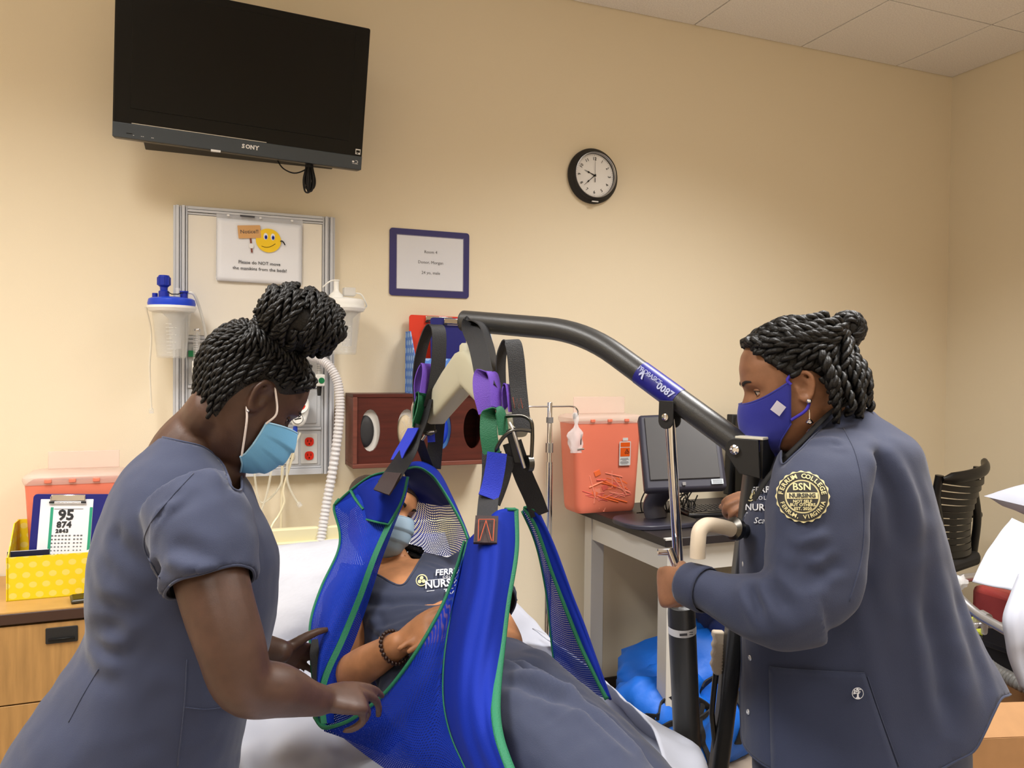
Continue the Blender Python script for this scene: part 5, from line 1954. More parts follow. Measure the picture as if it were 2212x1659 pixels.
# base frame on casters
fb_ = V((m_foot.x, m_foot.y, .10))
bd_ = V((b_end.x-fb_.x, b_end.y-fb_.y, 0)).normalized()
bl_ = V((0, 0, 1)).cross(bd_)
MB().box(fb_+V((0, 0, -.01)), (.12, .34, .07), (bd_, bl_, V((0, 0, 1)))).build('base', M_lift, lift, bevel=.008)
for s in (-1, 1):
    a = fb_+bl_*(s*.14)+V((0, 0, -.02))
    e = a+bd_*.92+bl_*(s*.12)
    MB().tube([a, e], .020, 12).build('base_leg', M_lift, lift)
    for p, nm in ((e, 'front'), (a-bd_*.10, 'rear')):
        MB().lathe([(0, -.014), (.036, -.014), (.038, 0), (.036, .014), (0, .014)], V((p.x, p.y, .039))+V((0, 0, 0)), bl_, 16).build('caster', M_rubber, lift)
    MB().tube([a, a-bd_*.10], .018, 10).build('rear_stub', M_lift, lift)

# hanger and spreader bar
ap = at(1013, 782, 1.93)
hg = b_end+(b_bend-b_end).normalized()*.018
MB().tube([hg-V((0, 0, .02)), ap+V((0, 0, .015))], .0085, 12).build('hanger_bolt', M_chrome, lift)
MB().lathe([(0, -.02), (.015, -.02), (.015, .012), (0, .012)], hg-V((0, 0, .045))+CR*.012, (0, 0, 1), 14).build('hanger_swivel', M_blackmat, lift)
sl_, sr_ = at(938, 896, 2.12), at(1118, 930, 1.72)
sp_dir = (sr_-sl_)
sp_dir.z = 0
sp_dir = sp_dir.normalized()
sp_n = V((0, 0, 1)).cross(sp_dir)      # horizontal normal of the spreader
secs = []
for t, c, hh in ((0, sl_+V((0, 0, -.004)), .034), (.12, sl_+(ap-sl_)*.10+V((0, 0, .004)), .042), (.5, sl_+(ap-sl_)*.55+V((0, 0, .0)), .052), (.9, sl_+(ap-sl_)*.92+V((0, 0, -.008)), .056), (1, ap+V((0, 0, -.018)), .058), (.9, sr_+(ap-sr_)*.92+V((0, 0, -.008)), .054), (.5, sr_+(ap-sr_)*.55, .044), (.12, sr_+(ap-sr_)*.10+V((0, 0, .004)), .026), (0, sr_+V((0, 0, -.004)), .020)):
    secs.append((c, hh))
R = []
for i, (c, hh) in enumerate(secs):
    tdir = (secs[min(i+1, 8)][0]-secs[max(i-1, 0)][0]).normalized()
    vv = (V((0, 0, 1))-tdir*tdir.z).normalized()
    R.append([c+sp_n*a+vv*(b*hh/.03) for a, b in rrect(.054, .050, .010, 3)])
MB().rings(R).build('spreader_bar', M_lbeige, lift, smooth=50)
MB().lathe([(0, -.02), (.028, -.02), (.026, .018), (.020, .024), (0, .024)], ap+V((0, 0, .022)), (0, 0, 1), 18, sx=.9, sy=.9).build('spreader_collar', M_lbeige, lift, smooth=40)


def rod(name, pts, r=.0042, m=None, per=6):
    return MB().tube([V(p) for p in catmull([at(*p) for p in pts], per)], r, 10).build(name, m or M_gun, lift)


rod('hook_rod', [(1094, 899, 1.70), (1112, 898, 1.69), (1132, 899, 1.68), (1147, 910, 1.67), (1150, 935, 1.67), (1149, 970, 1.67), (1147, 1004, 1.67)])
rod('hook_rod', [(1068, 985, 1.68), (1076, 962, 1.67), (1090, 942, 1.66), (1106, 931, 1.655), (1124, 928, 1.655), (1147, 931, 1.655)])
rod('latch_bar', [(1100, 913, 1.66), (1108, 930, 1.655), (1120, 968, 1.65), (1133, 1011, 1.65)], .0036, M_silver)
MB().lathe([(0, -.006), (.0155, -.006), (.0155, .006), (0, .006)], at(1143, 1001, 1.675), CR*.9+CF*.4, 18, sy=1.15).build('hook_disc', M_gun, lift)
mb = MB().box(at(1112, 965, 1.70), (.022, .014, .075), (CR, CF, (CU+CR*-.25).normalized()))
mb.build('hook_block', M_blackmat, lift, bevel=.003)
rod('hook_rod', [(893, 905, 2.10), (892, 880, 2.09), (899, 863, 2.09), (909, 858, 2.09)], .0045, M_silver)
rod('hook_rod', [(915, 935, 2.08), (928, 938, 2.08), (942, 930, 2.09)], .0045)
rod('latch_bar', [(912, 950, 2.09), (924, 935, 2.08), (938, 932, 2.08)], .0035, M_silver)
MB().box(at(927, 922, 2.12), (.034, .02, .03), (CR, CF, CU)).build('hook_block', M_blackmat, lift, bevel=.003)

# =================================================================== PEOPLE: shared anatomy
from mathutils.bvhtree import BVHTree

HT = np.array([  # z, front, back, half-width
    (.122, .010, -.040, .012), (.117, .045, -.070, .040), (.105, .069, -.087, .057), (.085, .087, -.098, .069),
    (.060, .096, -.105, .0755), (.035, .098, -.106, .0775), (.015, .094, -.102, .0765), (-.005, .092, -.094, .0740),
    (-.03, .091, -.080, .070), (-.05, .089, -.064, .066), (-.07, .087, -.048, .0605), (-.09, .084, -.030, .051),
    (-.105, .076, -.014, .040), (-.115, .064, .004, .028), (-.121, .050, .018, .014)])[::-1]


def head_prof(z):
    return [np.interp(z, HT[:, 0], HT[:, k]) for k in (1, 2, 3)]


def hp(t, z, off=0, feat=True):
    """point on the head, local (x right, y forward, z up); t = 0 is straight ahead, positive to the right"""
    F, B, W = head_prof(z)
    cy = -.012+.03*max(0, min(1, (.01-z)/.1))
    ct, st = math.cos(t), math.sin(t)
    p = 2.25
    lx = math.copysign(abs(st)**(2/p), st)*W
    ly = math.copysign(abs(ct)**(2/p), ct)
    ly = cy+ly*((F-cy) if ly > 0 else (cy-B))
    n = V((st/max(W, .01), ct/.09, 0)).normalized()
    v = V((lx, ly, z))+n*off
    if feat and ct > 0:
        ax = abs(lx)
        nose = math.exp(-(lx/.0125)**2)*np.interp(z, [-.05, -.036, -.028, -.005, .012, .03], [0, .012, .024, .014, .003, 0])
        nose += math.exp(-((ax-.014)/.008)**2)*np.interp(z, [-.042, -.032, -.018], [0, .006, 0])
        eye = -.0125*math.exp(-((ax-.031)/.017)**2-((z-.008)/.012)**2)
        brow = .0045*math.exp(-((ax-.03)/.022)**2-((z-.028)/.009)**2)
        cheek = .005*math.exp(-((ax-.047)/.02)**2-((z+.02)/.022)**2)
        lips = .006*math.exp(-(lx/.02)**2-((z+.058)/.009)**2)
        chin = .006*math.exp(-(lx/.02)**2-((z+.098)/.014)**2)
        v.y += nose+eye+brow+cheek+lips+chin
    return v


class Head:
    def __init__(s, c, f, u, sc=1.0, crown=1.0):
        s.cr = crown
        f, u = V(f).normalized(), V(u).normalized()
        u = (u-f*u.dot(f)).normalized()
        s.c, s.f, s.u, s.x, s.s = V(c), f, u, f.cross(u), sc

    def w(s, p):
        z = p[2] if p[2] < .04 else .04+(p[2]-.04)*s.cr
        return s.c+(s.x*p[0]+s.f*p[1]+s.u*z)*s.s

    def pt(s, t, z, off=0, feat=True):
        return s.w(hp(t, z, off, feat))

    def skin(s, mb, n=64):
        zs = np.concatenate([np.linspace(-.121, -.1, 6)[:-1], np.linspace(-.1, .1, 52), np.linspace(.1, .122, 7)[1:]])
        mb.rings([[s.pt(2*PI*k/n, z) for k in range(n)] for z in zs])
        for sg in (-1, 1):
            s.ear(mb, sg)

    def ear(s, mb, sg):
        rim = [(.001, .016, .022), (.006, .010, .031), (.012, -.004, .036), (.016, -.018, .030), (.016, -.024, .014), (.013, -.021, -.004), (.009, -.013, -.020), (.005, -.003, -.028), (.002, .006, -.022), (.0, .009, -.012)]
        P = [s.w((sg*(.074+a), b*.82, c*.84)) for a, b, c in rim]
        limb(mb, P, [.0045, .005, .005, .005, .0048, .0045, .005, .0065, .006, .004], 8, 4)
        anti = [(.004, .006, .018), (.009, -.004, .022), (.011, -.013, .014), (.009, -.013, .0), (.006, -.006, -.010)]
        limb(mb, [s.w((sg*(.071+a), b*.8, c*.84)) for a, b, c in anti], [.0026, .003, .0034, .0034, .003], 8, 4)
        back = [s.w((sg*.067, .004, .016)), s.w((sg*.069, -.014, .008)), s.w((sg*.067, -.008, -.012))]
        limb(mb, back, [.005, .006, .0045], 8, 4)
        limb(mb, [s.w((sg*.076, .010, .004)), s.w((sg*.077, .010, -.005))], [.004, .0038], 8, 3)

    def eyes(s, parent, iris, lid_m, shut=.25, look=-.2):
        for sg in (-1, 1):
            c = s.w((sg*.031, .0690, .009))
            r = .0120*s.s
            e = MB().lathe([(r*math.sin(a), -r*math.cos(a)) for a in np.linspace(0, PI, 14)], c, s.f, 18).build('eye', mat('eye_white', rgb(176, 164, 156), .2), parent, smooth=180)
            gz = (s.f+s.u*look).normalized()
            MB().lathe([(0, r*1.02), (r*.44, r*.94), (r*.5, r*.86), (r*.5, r*.7), (0, r*.7)], c, gz, 16).build('iris', iris, e, smooth=180)
            for nm, e0, e1 in (('upper_lid', shut, 1.4), ('lower_lid', -.62, -1.4)):
                G, edge = [], []
                for q in np.linspace(-1.25, 1.25, 13):
                    row = []
                    for w_ in np.linspace(0, 1, 6):
                        k = e0*math.cos(q*1.1)+(e1-e0*math.cos(q*1.1))*w_
                        d = s.f*(math.cos(q)*math.cos(k))+s.x*(math.sin(q)*math.cos(k))+s.u*math.sin(k)
                        row.append(c+d*(r*1.13))
                    G.append(row)
                    edge.append(row[0])
                o = MB().grid(G).build(nm, lid_m, parent, smooth=180, solid=.0012)
                if nm == 'upper_lid':
                    MB().tube(edge, .0010, 5).build('lashes', mat('lash_dark', rgb(20, 14, 12), .6), o)
            G = []
            for q in np.linspace(0, 1, 12):
                a = sg*(.15+.42*q)
                zc = .027+.006*math.sin(q*2.4)
                hh = .0040*(1-.75*q)+.0004
                G.append([s.pt(a, zc-hh, .0008), s.pt(a, zc, .0018), s.pt(a, zc+hh, .0008)])
            MB().grid(G).build('eyebrow', mat('brow_dark', rgb(22, 16, 14), .8), parent, smooth=60)


def hand(mb, W, fd, pn, th, curls=(.5, .55, .6, .65), thumb=(.6, .5, .2), sc=1.0, spread=.06, sag=0):
    """W wrist, fd direction of the fingers, pn where the palm looks, th side of the thumb"""
    fd, pn = V(fd).normalized(), V(pn).normalized()
    pn = (pn-fd*pn.dot(fd)).normalized()
    s = V(th)
    s = (s-fd*s.dot(fd)-pn*s.dot(pn)).normalized()
    W = V(W)
    R = []
    for t, a, b in ((-.012, .022, .0185), (.010, .0255, .0175), (.035, .035, .0160), (.062, .0405, .0145), (.082, .0400, .0120), (.090, .036, .008)):
        R.append(sring(W+fd*(t*sc)-pn*(.002*sc), a*sc, b*sc, s, pn, 18, 2.6))
    mb.rings(R)
    offs = (.0300, .0102, -.0100, -.0292)
    lens = ((.043, .026, .021), (.047, .029, .022), (.043, .027, .021), (.034, .021, .019))
    for i in range(4):
        b = W+fd*((.084-.004*abs(i-1)-(.006 if i == 3 else 0))*sc)+s*(offs[i]*sc)-pn*(.003*sc)
        d = (fd+s*(spread*(1.5-i))).normalized()
        P, A = [b-d*(.03*sc), b], 0
        for j, L_ in enumerate(lens[i]):
            A += curls[i]*(1.0, 1.15, .8)[j]
            P.append(P[-1]+(d*math.cos(A)+pn*math.sin(A))*(L_*sc))
        limb(mb, P, [.0075*sc, .0094*sc, .0086*sc, .0078*sc, .0064*sc], 10, 4)
    a, c, e = thumb
    b0 = W+fd*(.018*sc)+s*(.020*sc)+pn*(.004*sc)
    d0 = (s*math.sin(a+.25)+fd*math.cos(a+.25)+pn*(.25+c*.6)).normalized()
    d1_ = (s*math.sin(a-.05)+fd*math.cos(a-.05)+pn*(.2+c)).normalized()
    d2_ = (s*math.sin(a-.05-e)+fd*math.cos(a-.05-e)+pn*(.2+c*1.3)).normalized()
    P = [b0, b0+d0*(.040*sc), b0+d0*(.040*sc)+d1_*(.032*sc), b0+d0*(.040*sc)+d1_*(.032*sc)+d2_*(.026*sc)]
    limb(mb, P, [.0145*sc, .0118*sc, .0100*sc, .0078*sc], 10, 5)


def surf(vs, fs):
    return BVHTree.FromPolygons([tuple(v) for v in vs], [list(f) for f in fs])


def drape(mb, bvh, d, off, c=None, R=.045):
    """lay flat lettering and patches on cloth: a smooth quadratic sheet fitted to the cloth round c, seen along d"""
    d = V(d).normalized()
    P = [V(p) for p in mb.v]
    c = V(c) if c is not None else sum(P, V())/len(P)
    x, y, _ = frame(d)
    A, h_ = [], []
    for i in range(-7, 8):
        for j in range(-7, 8):
            o = c+x*(R*i/7)+y*(R*j/7)
            h, n, _, _ = bvh.ray_cast(o-d*.3, d)
            if h is not None:
                u, v = R*i/7, R*j/7
                A.append((1, u, v, u*u, u*v, v*v))
                h_.append(h.dot(d))
    A, h_ = np.array(A), np.array(h_)
    ok = np.abs(h_-np.median(h_)) < .035
    for _ in range(3):
        k, *_r = np.linalg.lstsq(A[ok], h_[ok], rcond=None)
        ok = np.abs(A@k-h_) < .006
    lift_ = min(.004, max(0, np.max((A@k-h_)[ok])))
    z0 = max(p.dot(d) for p in P)
    out = []
    for p in P:
        q = p-c
        u, v = q.dot(x), q.dot(y)
        t = float(np.dot(k, (1, u, v, u*u, u*v, v*v)))-lift_-off-(z0-p.dot(d))
        out.append(tuple(p+d*(t-p.dot(d))))
    mb.v = out
    return mb


def skin_mat(name, c, dark=.75):
    return mat(name, c, .46, spec=.4, sub=.05, var=1, vscale=24, ramp=(tuple(x*dark for x in c), tuple(min(1, x*1.12) for x in c)), bump=.08, bscale=380)


def rope(mb, pts, r, pitch=.018, strands=2, n=6, taper=.55, per=None):
    """two-strand rope braid along a path"""
    P = [V(p) for p in pts]
    L_ = [0]
    for a, b in zip(P, P[1:]):
        L_.append(L_[-1]+(b-a).length)
    tot = L_[-1]
    steps = max(8, int(tot/pitch*7))
    x = None
    lines = [[] for _ in range(strands)]
    rad = []
    A = np.array([tuple(p) for p in P])
    for k in range(steps+1):
        s_ = tot*k/steps
        p = V([np.interp(s_, L_, A[:, i]) for i in range(3)])
        q = V([np.interp(min(s_+tot*.01, tot), L_, A[:, i]) for i in range(3)])
        o = V([np.interp(max(s_-tot*.01, 0), L_, A[:, i]) for i in range(3)])
        t = (q-o).normalized()
        if x is None:
            x, _, _ = frame(t)
        x = (x-t*x.dot(t)).normalized()
        y = t.cross(x)
        rr = r*(1-(1-taper)*k/steps)
        rad.append(rr*.62)
        for j in range(strands):
            a = 2*PI*(s_/pitch+j)/strands*1.0
            lines[j].append(p+(x*math.cos(a)+y*math.sin(a))*(rr*.5))
    for ln in lines:
        mb.tube(ln, rad, n)
    return mb


def surgical_mask(hd, parent, m, m_in, zt=.002, zb=-.112, tm=1.15, bulge=.0, loops=True, white=None, side=0, pleats=True):
    """pleated mask over nose and chin, white ear loops"""
    G = []
    nz = 30
    for i in range(nz+1):
        v = i/nz
        row = []
        for j in range(41):
            s_ = j/20-1
            t = tm*s_
            z = (zt-.030*abs(s_)**1.6)+(zb+.018*abs(s_)**2-(zt-.030*abs(s_)**1.6))*v
            b = hp(t, z, .008, False)
            peak = .026*math.exp(-(s_/.45)**2)*math.sin(PI*min(1, v*.8+.22))**.8+.004*math.exp(-(s_/.5)**2)
            b.y += peak+bulge*math.exp(-(s_/.7)**2)*math.sin(PI*v)
            if pleats:
                b.y += .0055*(1-abs(s_)**2)*((v*3.6) % 1-.5)
            row.append(hd.w(b))
        G.append(row)
    o = MB().grid(G).build('face_mask', m, parent, smooth=180, solid=.0012)
    mb = MB()
    mb.tube([G[0][j] for j in range(41)], .0016, 6)
    mb.tube([G[nz][j] for j in range(41)], .0016, 6)
    mb.tube([G[i][0] for i in range(nz+1)], .0016, 6)
    mb.tube([G[i][40] for i in range(nz+1)], .0016, 6)
    mb.build('mask_binding', m_in, o)
    if loops:
        for sg, j in ((-1, 0), (1, 40)):
            a, b = G[1][j], G[nz-1][j]
            e = [a, hd.w((sg*.081, .040, -.004)), hd.w((sg*.083, .020, .020)), hd.w((sg*.080, .006, .031)), hd.w((sg*.073, -.012, .024)), hd.w((sg*.072, -.019, .004)), hd.w((sg*.074, -.010, -.022)), hd.w((sg*.077, .006, -.045)), b]
            MB().tube([V(p) for p in catmull(e, 5)], .0019, 7).build('ear_loop', white, o)
    return o, G


M_scrub = mat('scrub_slate', rgb(47, 53, 75), .8, sheen=.12, bump=.25, bscale=700, spec=.3)
M_scrub2 = mat('scrub_trouser', rgb(45, 51, 72), .8, sheen=.12, bump=.25, bscale=700, spec=.3)
M_hair = mat('hair_black', rgb(9, 8, 8), .5, spec=.35, bump=.6, bscale=260)
M_thread = mat('embroidery_white', rgb(214, 216, 222), .6)
M_gold = mat('embroidery_gold', rgb(196, 186, 140), .6)
M_shoe = mat('shoe_black', rgb(30, 30, 34), .5)
NV = 0.0042


def finish_body(mb, m, parent, voxel=NV, smooth=3):
    vs, no, fs = fuse(mb, voxel, smooth)
    return from_np(vs, fs).build('body', m, parent, smooth=180)


def garment(mb, name, m, parent, lines=(), rip=(), voxel=.0065, smooth=5, keep=None, hem=0, hem_name='hem'):
    vs, no, fs = fuse(mb, voxel, smooth)
    for a in rip:
        vs = ripple(vs, no, *a)
    if lines:
        vs = creases(vs, no, lines)
    k = keep(vs) if keep else None
    g = from_np(vs, fs, k)
    loops = rims(g) if keep else []
    o = g.build(name, m, parent, smooth=180)
    if hem:
        for lp in loops:
            P = [V(g.v[i]) for i in lp][::2]
            if len(P) > 8:
                hb = MB().tube(P, hem, 6, closed=(P[0]-P[-1]).length < .05)
                hb.build(hem_name, m, o, smooth=180)
    return o, vs, fs


def shoe(mb, heel, fdir):
    f = V((fdir[0], fdir[1], 0)).normalized()
    s = V((0, 0, 1)).cross(f)
    R = []
    for t, w_, h_ in ((-.075, .012, .03), (-.065, .030, .055), (-.02, .036, .085), (.04, .038, .07), (.10, .044, .05), (.15, .040, .04), (.175, .022, .026)):
        R.append(sring(V((heel[0], heel[1], h_/2+.002))+f*t, w_, h_/2, s, V((0, 0, 1)), 18, 2.8))
    mb.rings(R)
    return mb

# =================================================================== LEFT NURSE (braided bun, leaning over the bed)
M_skin1 = skin_mat('skin_deep', rgb(74, 52, 42))
n1 = thing('person', 'person with a braided bun and light blue mask leaning over the bed', 'person', (-.12, 1.52, 0))
E1 = 1.40


def sec1(x, y, h, a, d=E1, lean=0.0):
    hh = h/1701*d
    b = math.sqrt(max(.02**2, hh**2-(a*.37)**2))/.93
    return (at(x, y, d), a, b, V((0, 1, 0)), V((math.cos(lean), 0, -math.sin(lean))))


hh1 = CR*.80+CF*.60
H1 = Head(at(530, 860, 1.41), hh1*.79-CU*.61, hh1*.61+CU*.79, .96)
body = MB()
H1.skin(body)
nk0, nk1 = H1.w((0, -.026, -.048)), at(425, 985, 1.405)
limb(body, [nk0, at(450, 922, 1.41), at(412, 985, 1.41), at(402, 1060, 1.41)], [.052, .058, .072, .085], 20)
limb(body, [at(480, 975, 1.41), at(455, 1050, 1.41)], [.045, .06], 18)
torso(body, [(at(395, 1045, E1), .10, .05, V((0, 1, 0)), V((1, 0, 0))), sec1(400, 1110, 140, .14), sec1(405, 1230, 165, .135), sec1(380, 1400, 150, .13), sec1(300, 1560, 180, .15)])
armR = [at(428, 1110, 1.25), at(462, 1270, 1.195), at(498, 1390, 1.175), at(530, 1478, 1.18), at(605, 1492, 1.215), at(665, 1508, 1.255), at(694, 1513, 1.28)]
limb(body, armR, [.060, .054, .050, .045, .040, .0285, .0245], 20)
hand(body, at(690, 1513, 1.278), at(780, 1508, 1.325)-at(690, 1513, 1.278), -CU*.8+CF*.45, CF*.6+CU*.6, (.22, .40, .85, .95), (.16, .05, .12), .88, spread=.03)
armL = [at(470, 1110, 1.56), at(500, 1250, 1.60), at(520, 1370, 1.60), at(560, 1400, 1.60), at(608, 1408, 1.60)]
limb(body, armL, [.056, .050, .043, .034, .024], 18)
hand(body, at(606, 1408, 1.602), at(690, 1434, 1.75)-at(606, 1408, 1.602), CF*.5-CU*.5+CR*.5, CU*1.0-CF*.3, (.25, .3, .35, .4), (.85, .0, .25), .86, spread=.08)
hips = at(270, 1640, 1.40)
hipz = hips.z
for s in (-1, 1):
    k0 = V((hips.x+.0, hips.y+s*.09, hipz-.04))
    kn = V((hips.x+.05, hips.y+s*.10, .46))
    an = V((hips.x-.02, hips.y+s*.10, .09))
    limb(body, [k0, kn, an, an+V((.09, 0, -.045))], [.085, .055, .040, .034], 16)
finish_body(body, M_skin1, n1)
H1.eyes(n1, mat('iris_brown', rgb(40, 24, 18), .2), M_skin1, -.05, -.5)

# scrub top: torso and two sleeves
top = MB()
torso(top, [sec1(392, 950, 62, .080), sec1(390, 985, 100, .120), sec1(392, 1028, 138, .155), sec1(396, 1095, 168, .175), sec1(404, 1190, 194, .172), sec1(400, 1275, 194, .165), sec1(392, 1360, 190, .160), sec1(352, 1450, 204, .170), sec1(304, 1540, 224, .185), sec1(268, 1640, 240, .195), sec1(250, 1740, 246, .20), sec1(248, 1770, 245, .20)], n=40)
slR = [at(405, 1075, 1.27), at(430, 1130, 1.245), at(447, 1200, 1.215), at(457, 1262, 1.195)]
limb(top, slR, [.072, .079, .075, .071], 24, cap=False)
slL = [at(440, 1085, 1.53), at(485, 1160, 1.58), at(505, 1250, 1.60)]
limb(top, slL, [.07, .075, .072], 22, cap=False)
hem_d = (at(457, 1262, 1.195)-at(447, 1200, 1.215)).normalized()
hem_c = at(457, 1264, 1.194)
A1 = lambda *q: [at(*p) for p in q]
F1 = [
    (A1((415, 1030, 1.20), (370, 1075, 1.17), (322, 1135, 1.17), (310, 1185, 1.17), (335, 1230, 1.16)), .006, -0.0066),
    (A1((345, 1215, 1.16), (335, 1255, 1.18), (350, 1300, 1.2)), .010, -0.0113),
    (A1((440, 1015, 1.25), (500, 1050, 1.2), (548, 1110, 1.2)), .010, 0.0047),
    (A1((330, 1110, 1.17), (420, 1055, 1.17), (480, 1040, 1.2)), .009, 0.0047),
    (A1((350, 1205, 1.15), (420, 1230, 1.13), (500, 1240, 1.13)), .012, 0.0047),
    (A1((360, 1170, 1.15), (440, 1190, 1.13), (520, 1170, 1.14)), .014, -0.0038),
    (A1((240, 1140, 1.25), (275, 1200, 1.22), (330, 1260, 1.2)), 0.0182, -0.0047),
    (A1((220, 1190, 1.28), (240, 1270, 1.25), (290, 1320, 1.2)), 0.0182, 0.0038),
    (A1((200, 1330, 1.3), (265, 1370, 1.2), (340, 1400, 1.18), (420, 1420, 1.17)), 0.0130, -0.0056),
    (A1((205, 1360, 1.3), (270, 1400, 1.22), (350, 1385, 1.18)), 0.0117, 0.0038),
    (A1((230, 1300, 1.26), (290, 1345, 1.2), (380, 1350, 1.18)), 0.0156, -0.0033),
    (A1((205, 1380, 1.3), (215, 1430, 1.25), (250, 1450, 1.22)), 0.0156, 0.0047),
    (A1((213, 1445, 1.2), (180, 1500, 1.18), (148, 1560, 1.16)), 0.0039, -0.0019),
    (A1((545, 1180, 1.3), (575, 1230, 1.3), (570, 1300, 1.3)), .012, -0.0057),
    (A1((395, 1515, 1.14), (450, 1520, 1.14), (525, 1510, 1.2)), .005, 0.0047),
    (A1((395, 1530, 1.14), (450, 1534, 1.14), (525, 1524, 1.2)), .004, -0.0047),
    (A1((402, 1420, 1.16), (398, 1520, 1.14), (380, 1660, 1.12)), .004, 0.0028),
    (A1((140, 1560, 1.16), (220, 1600, 1.12), (300, 1630, 1.1)), .02, 0.0057),
]
nk_c = at(410, 960, 1.40)


def keep1(vs):
    k = np.ones(len(vs), bool)
    for c_, d_ in ((hem_c, hem_d), (at(505, 1250, 1.60), (at(505, 1250, 1.60)-at(485, 1160, 1.58)).normalized())):
        q = vs-np.array(c_)
        al = q@np.array(d_)
        pe = np.linalg.norm(q-np.outer(al, np.array(d_)), axis=1)
        k &= ~((np.abs(al) < .012) & (pe < .062))
    P = np.array([px_of(p) for p in vs])
    x, y = P[:, 0], P[:, 1]
    edge = np.interp(x, [300, 330, 440, 470, 490, 505], [932, 937, 962, 985, 1012, 1060])
    k &= ~((y < edge) & (vs[:, 2] > 1.15) & (x < 520))
    k &= vs[:, 2] > .66
    return k


o, v1, f1 = garment(top, 'scrub_top', M_scrub, n1, F1, ((.007, 9, (0, 0, 1), .4, 3), (.0025, 26, None, 1, 5)), keep=keep1, hem=.0024)
o.modifiers.new('s', 'SOLIDIFY').thickness = .002
bv1 = surf(v1, f1)


def on_cloth(bv, pts, lift_=.0006, n=8):
    out = []
    for p in catmull([(x, y, 0) for x, y in pts], n):
        h, n_, _, _ = bv.ray_cast(EYE, ray(p[0], p[1]).normalized(), 3)
        if h is not None:
            out.append(h-ray(p[0], p[1]).normalized()*lift_)
    return out


for pts in (((418, 1022), (372, 1072), (324, 1132), (311, 1180), (333, 1228), (345, 1248)), ((213, 1445), (180, 1500), (148, 1560)), ((404, 1425), (399, 1520), (384, 1655)), ((398, 1528), (450, 1532), (528, 1520))):
    P_ = on_cloth(bv1, pts)
    if len(P_) > 4:
        MB().tube(P_, .0011, 6).build('seam', M_scrub, n1, smooth=180)
# trousers and shoes (below the frame)
tr = MB()
torso(tr, [(V((hips.x, hips.y, hipz+.02)), .165, .15, V((0, 1, 0)), V((1, 0, 0))), (V((hips.x, hips.y, hipz-.14)), .175, .13, V((0, 1, 0)), V((1, 0, 0)))])
for s in (-1, 1):
    limb(tr, [V((hips.x, hips.y+s*.09, hipz-.06)), V((hips.x+.05, hips.y+s*.10, .46)), V((hips.x-.01, hips.y+s*.10, .08))], [.102, .083, .075], 20, cap=False)
garment(tr, 'trousers', M_scrub2, n1, (), ((.006, 9, (0, 0, 1), .3, 8),), .010)
for s in (-1, 1):
    shoe(MB(), (hips.x, hips.y+s*.10, 0), (1, 0, 0)).build('shoe', M_shoe, n1, smooth=60)

# mask
mk1 = mat('mask_blue', rgb(112, 176, 218), .6, bump=.1, bscale=500)
mk1b = mat('mask_edge', rgb(150, 196, 226), .6)
M_loop = mat('loop_white', rgb(224, 214, 210), .6)
surgical_mask(H1, n1, mk1, mk1b, white=M_loop, bulge=.008, tm=1.22, zt=.004, zb=-.116)
MB().lathe([(.0028*math.sin(a), .0028*math.cos(a)) for a in np.linspace(0, PI, 8)], H1.w((.086, -.006, -.031)), H1.x, 10).build('earring', M_chrome, n1)

# hair: close cap with braids drawn up into a big wound bun
cap_ = MB()
ncol = 64


def hairline(t):
    a = abs(math.atan2(math.sin(t), math.cos(t)))
    return float(np.interp(a, [0, .55, .95, 1.25, 1.55, 1.9, 2.4, PI], [.088, .080, .052, .030, .034, -.014, -.080, -.098]))


G = []
for i in range(20):
    v = i/19
    row = []
    for k in range(ncol+1):
        t = 2*PI*k/ncol
        z0 = hairline(t)
        z = z0+(.1215-z0)*v
        row.append(H1.pt(t, z, .0045*min(1, v*8)+.003*noise.noise(V((t*6, z*60, 2)))*min(1, v*6), False))
    G.append(row)
cap_.grid(G)
cap_.build('hair_cap', mat('hair_scalp', rgb(14, 11, 10), .65, bump=1, bscale=300), n1, smooth=180)
rn = random.Random(3)
bunc = at(652, 692, 1.385)
b_ax = (CR*.90-CU*.42).normalized()     # long axis of the bun in view
b_up = (CU*.90+CR*.42).normalized()
b_dp = b_ax.cross(b_up)
BA, BB, BC = .078, .055, .062


def bun_pt(th, ph, q=1.0):
    """th: 0..pi along the long axis from the gathered end, ph around it"""
    return bunc-b_ax*(BA*math.cos(th)*q)+b_up*(BB*math.sin(th)*math.cos(ph)*q)+b_dp*(BC*math.sin(th)*math.sin(ph)*q)


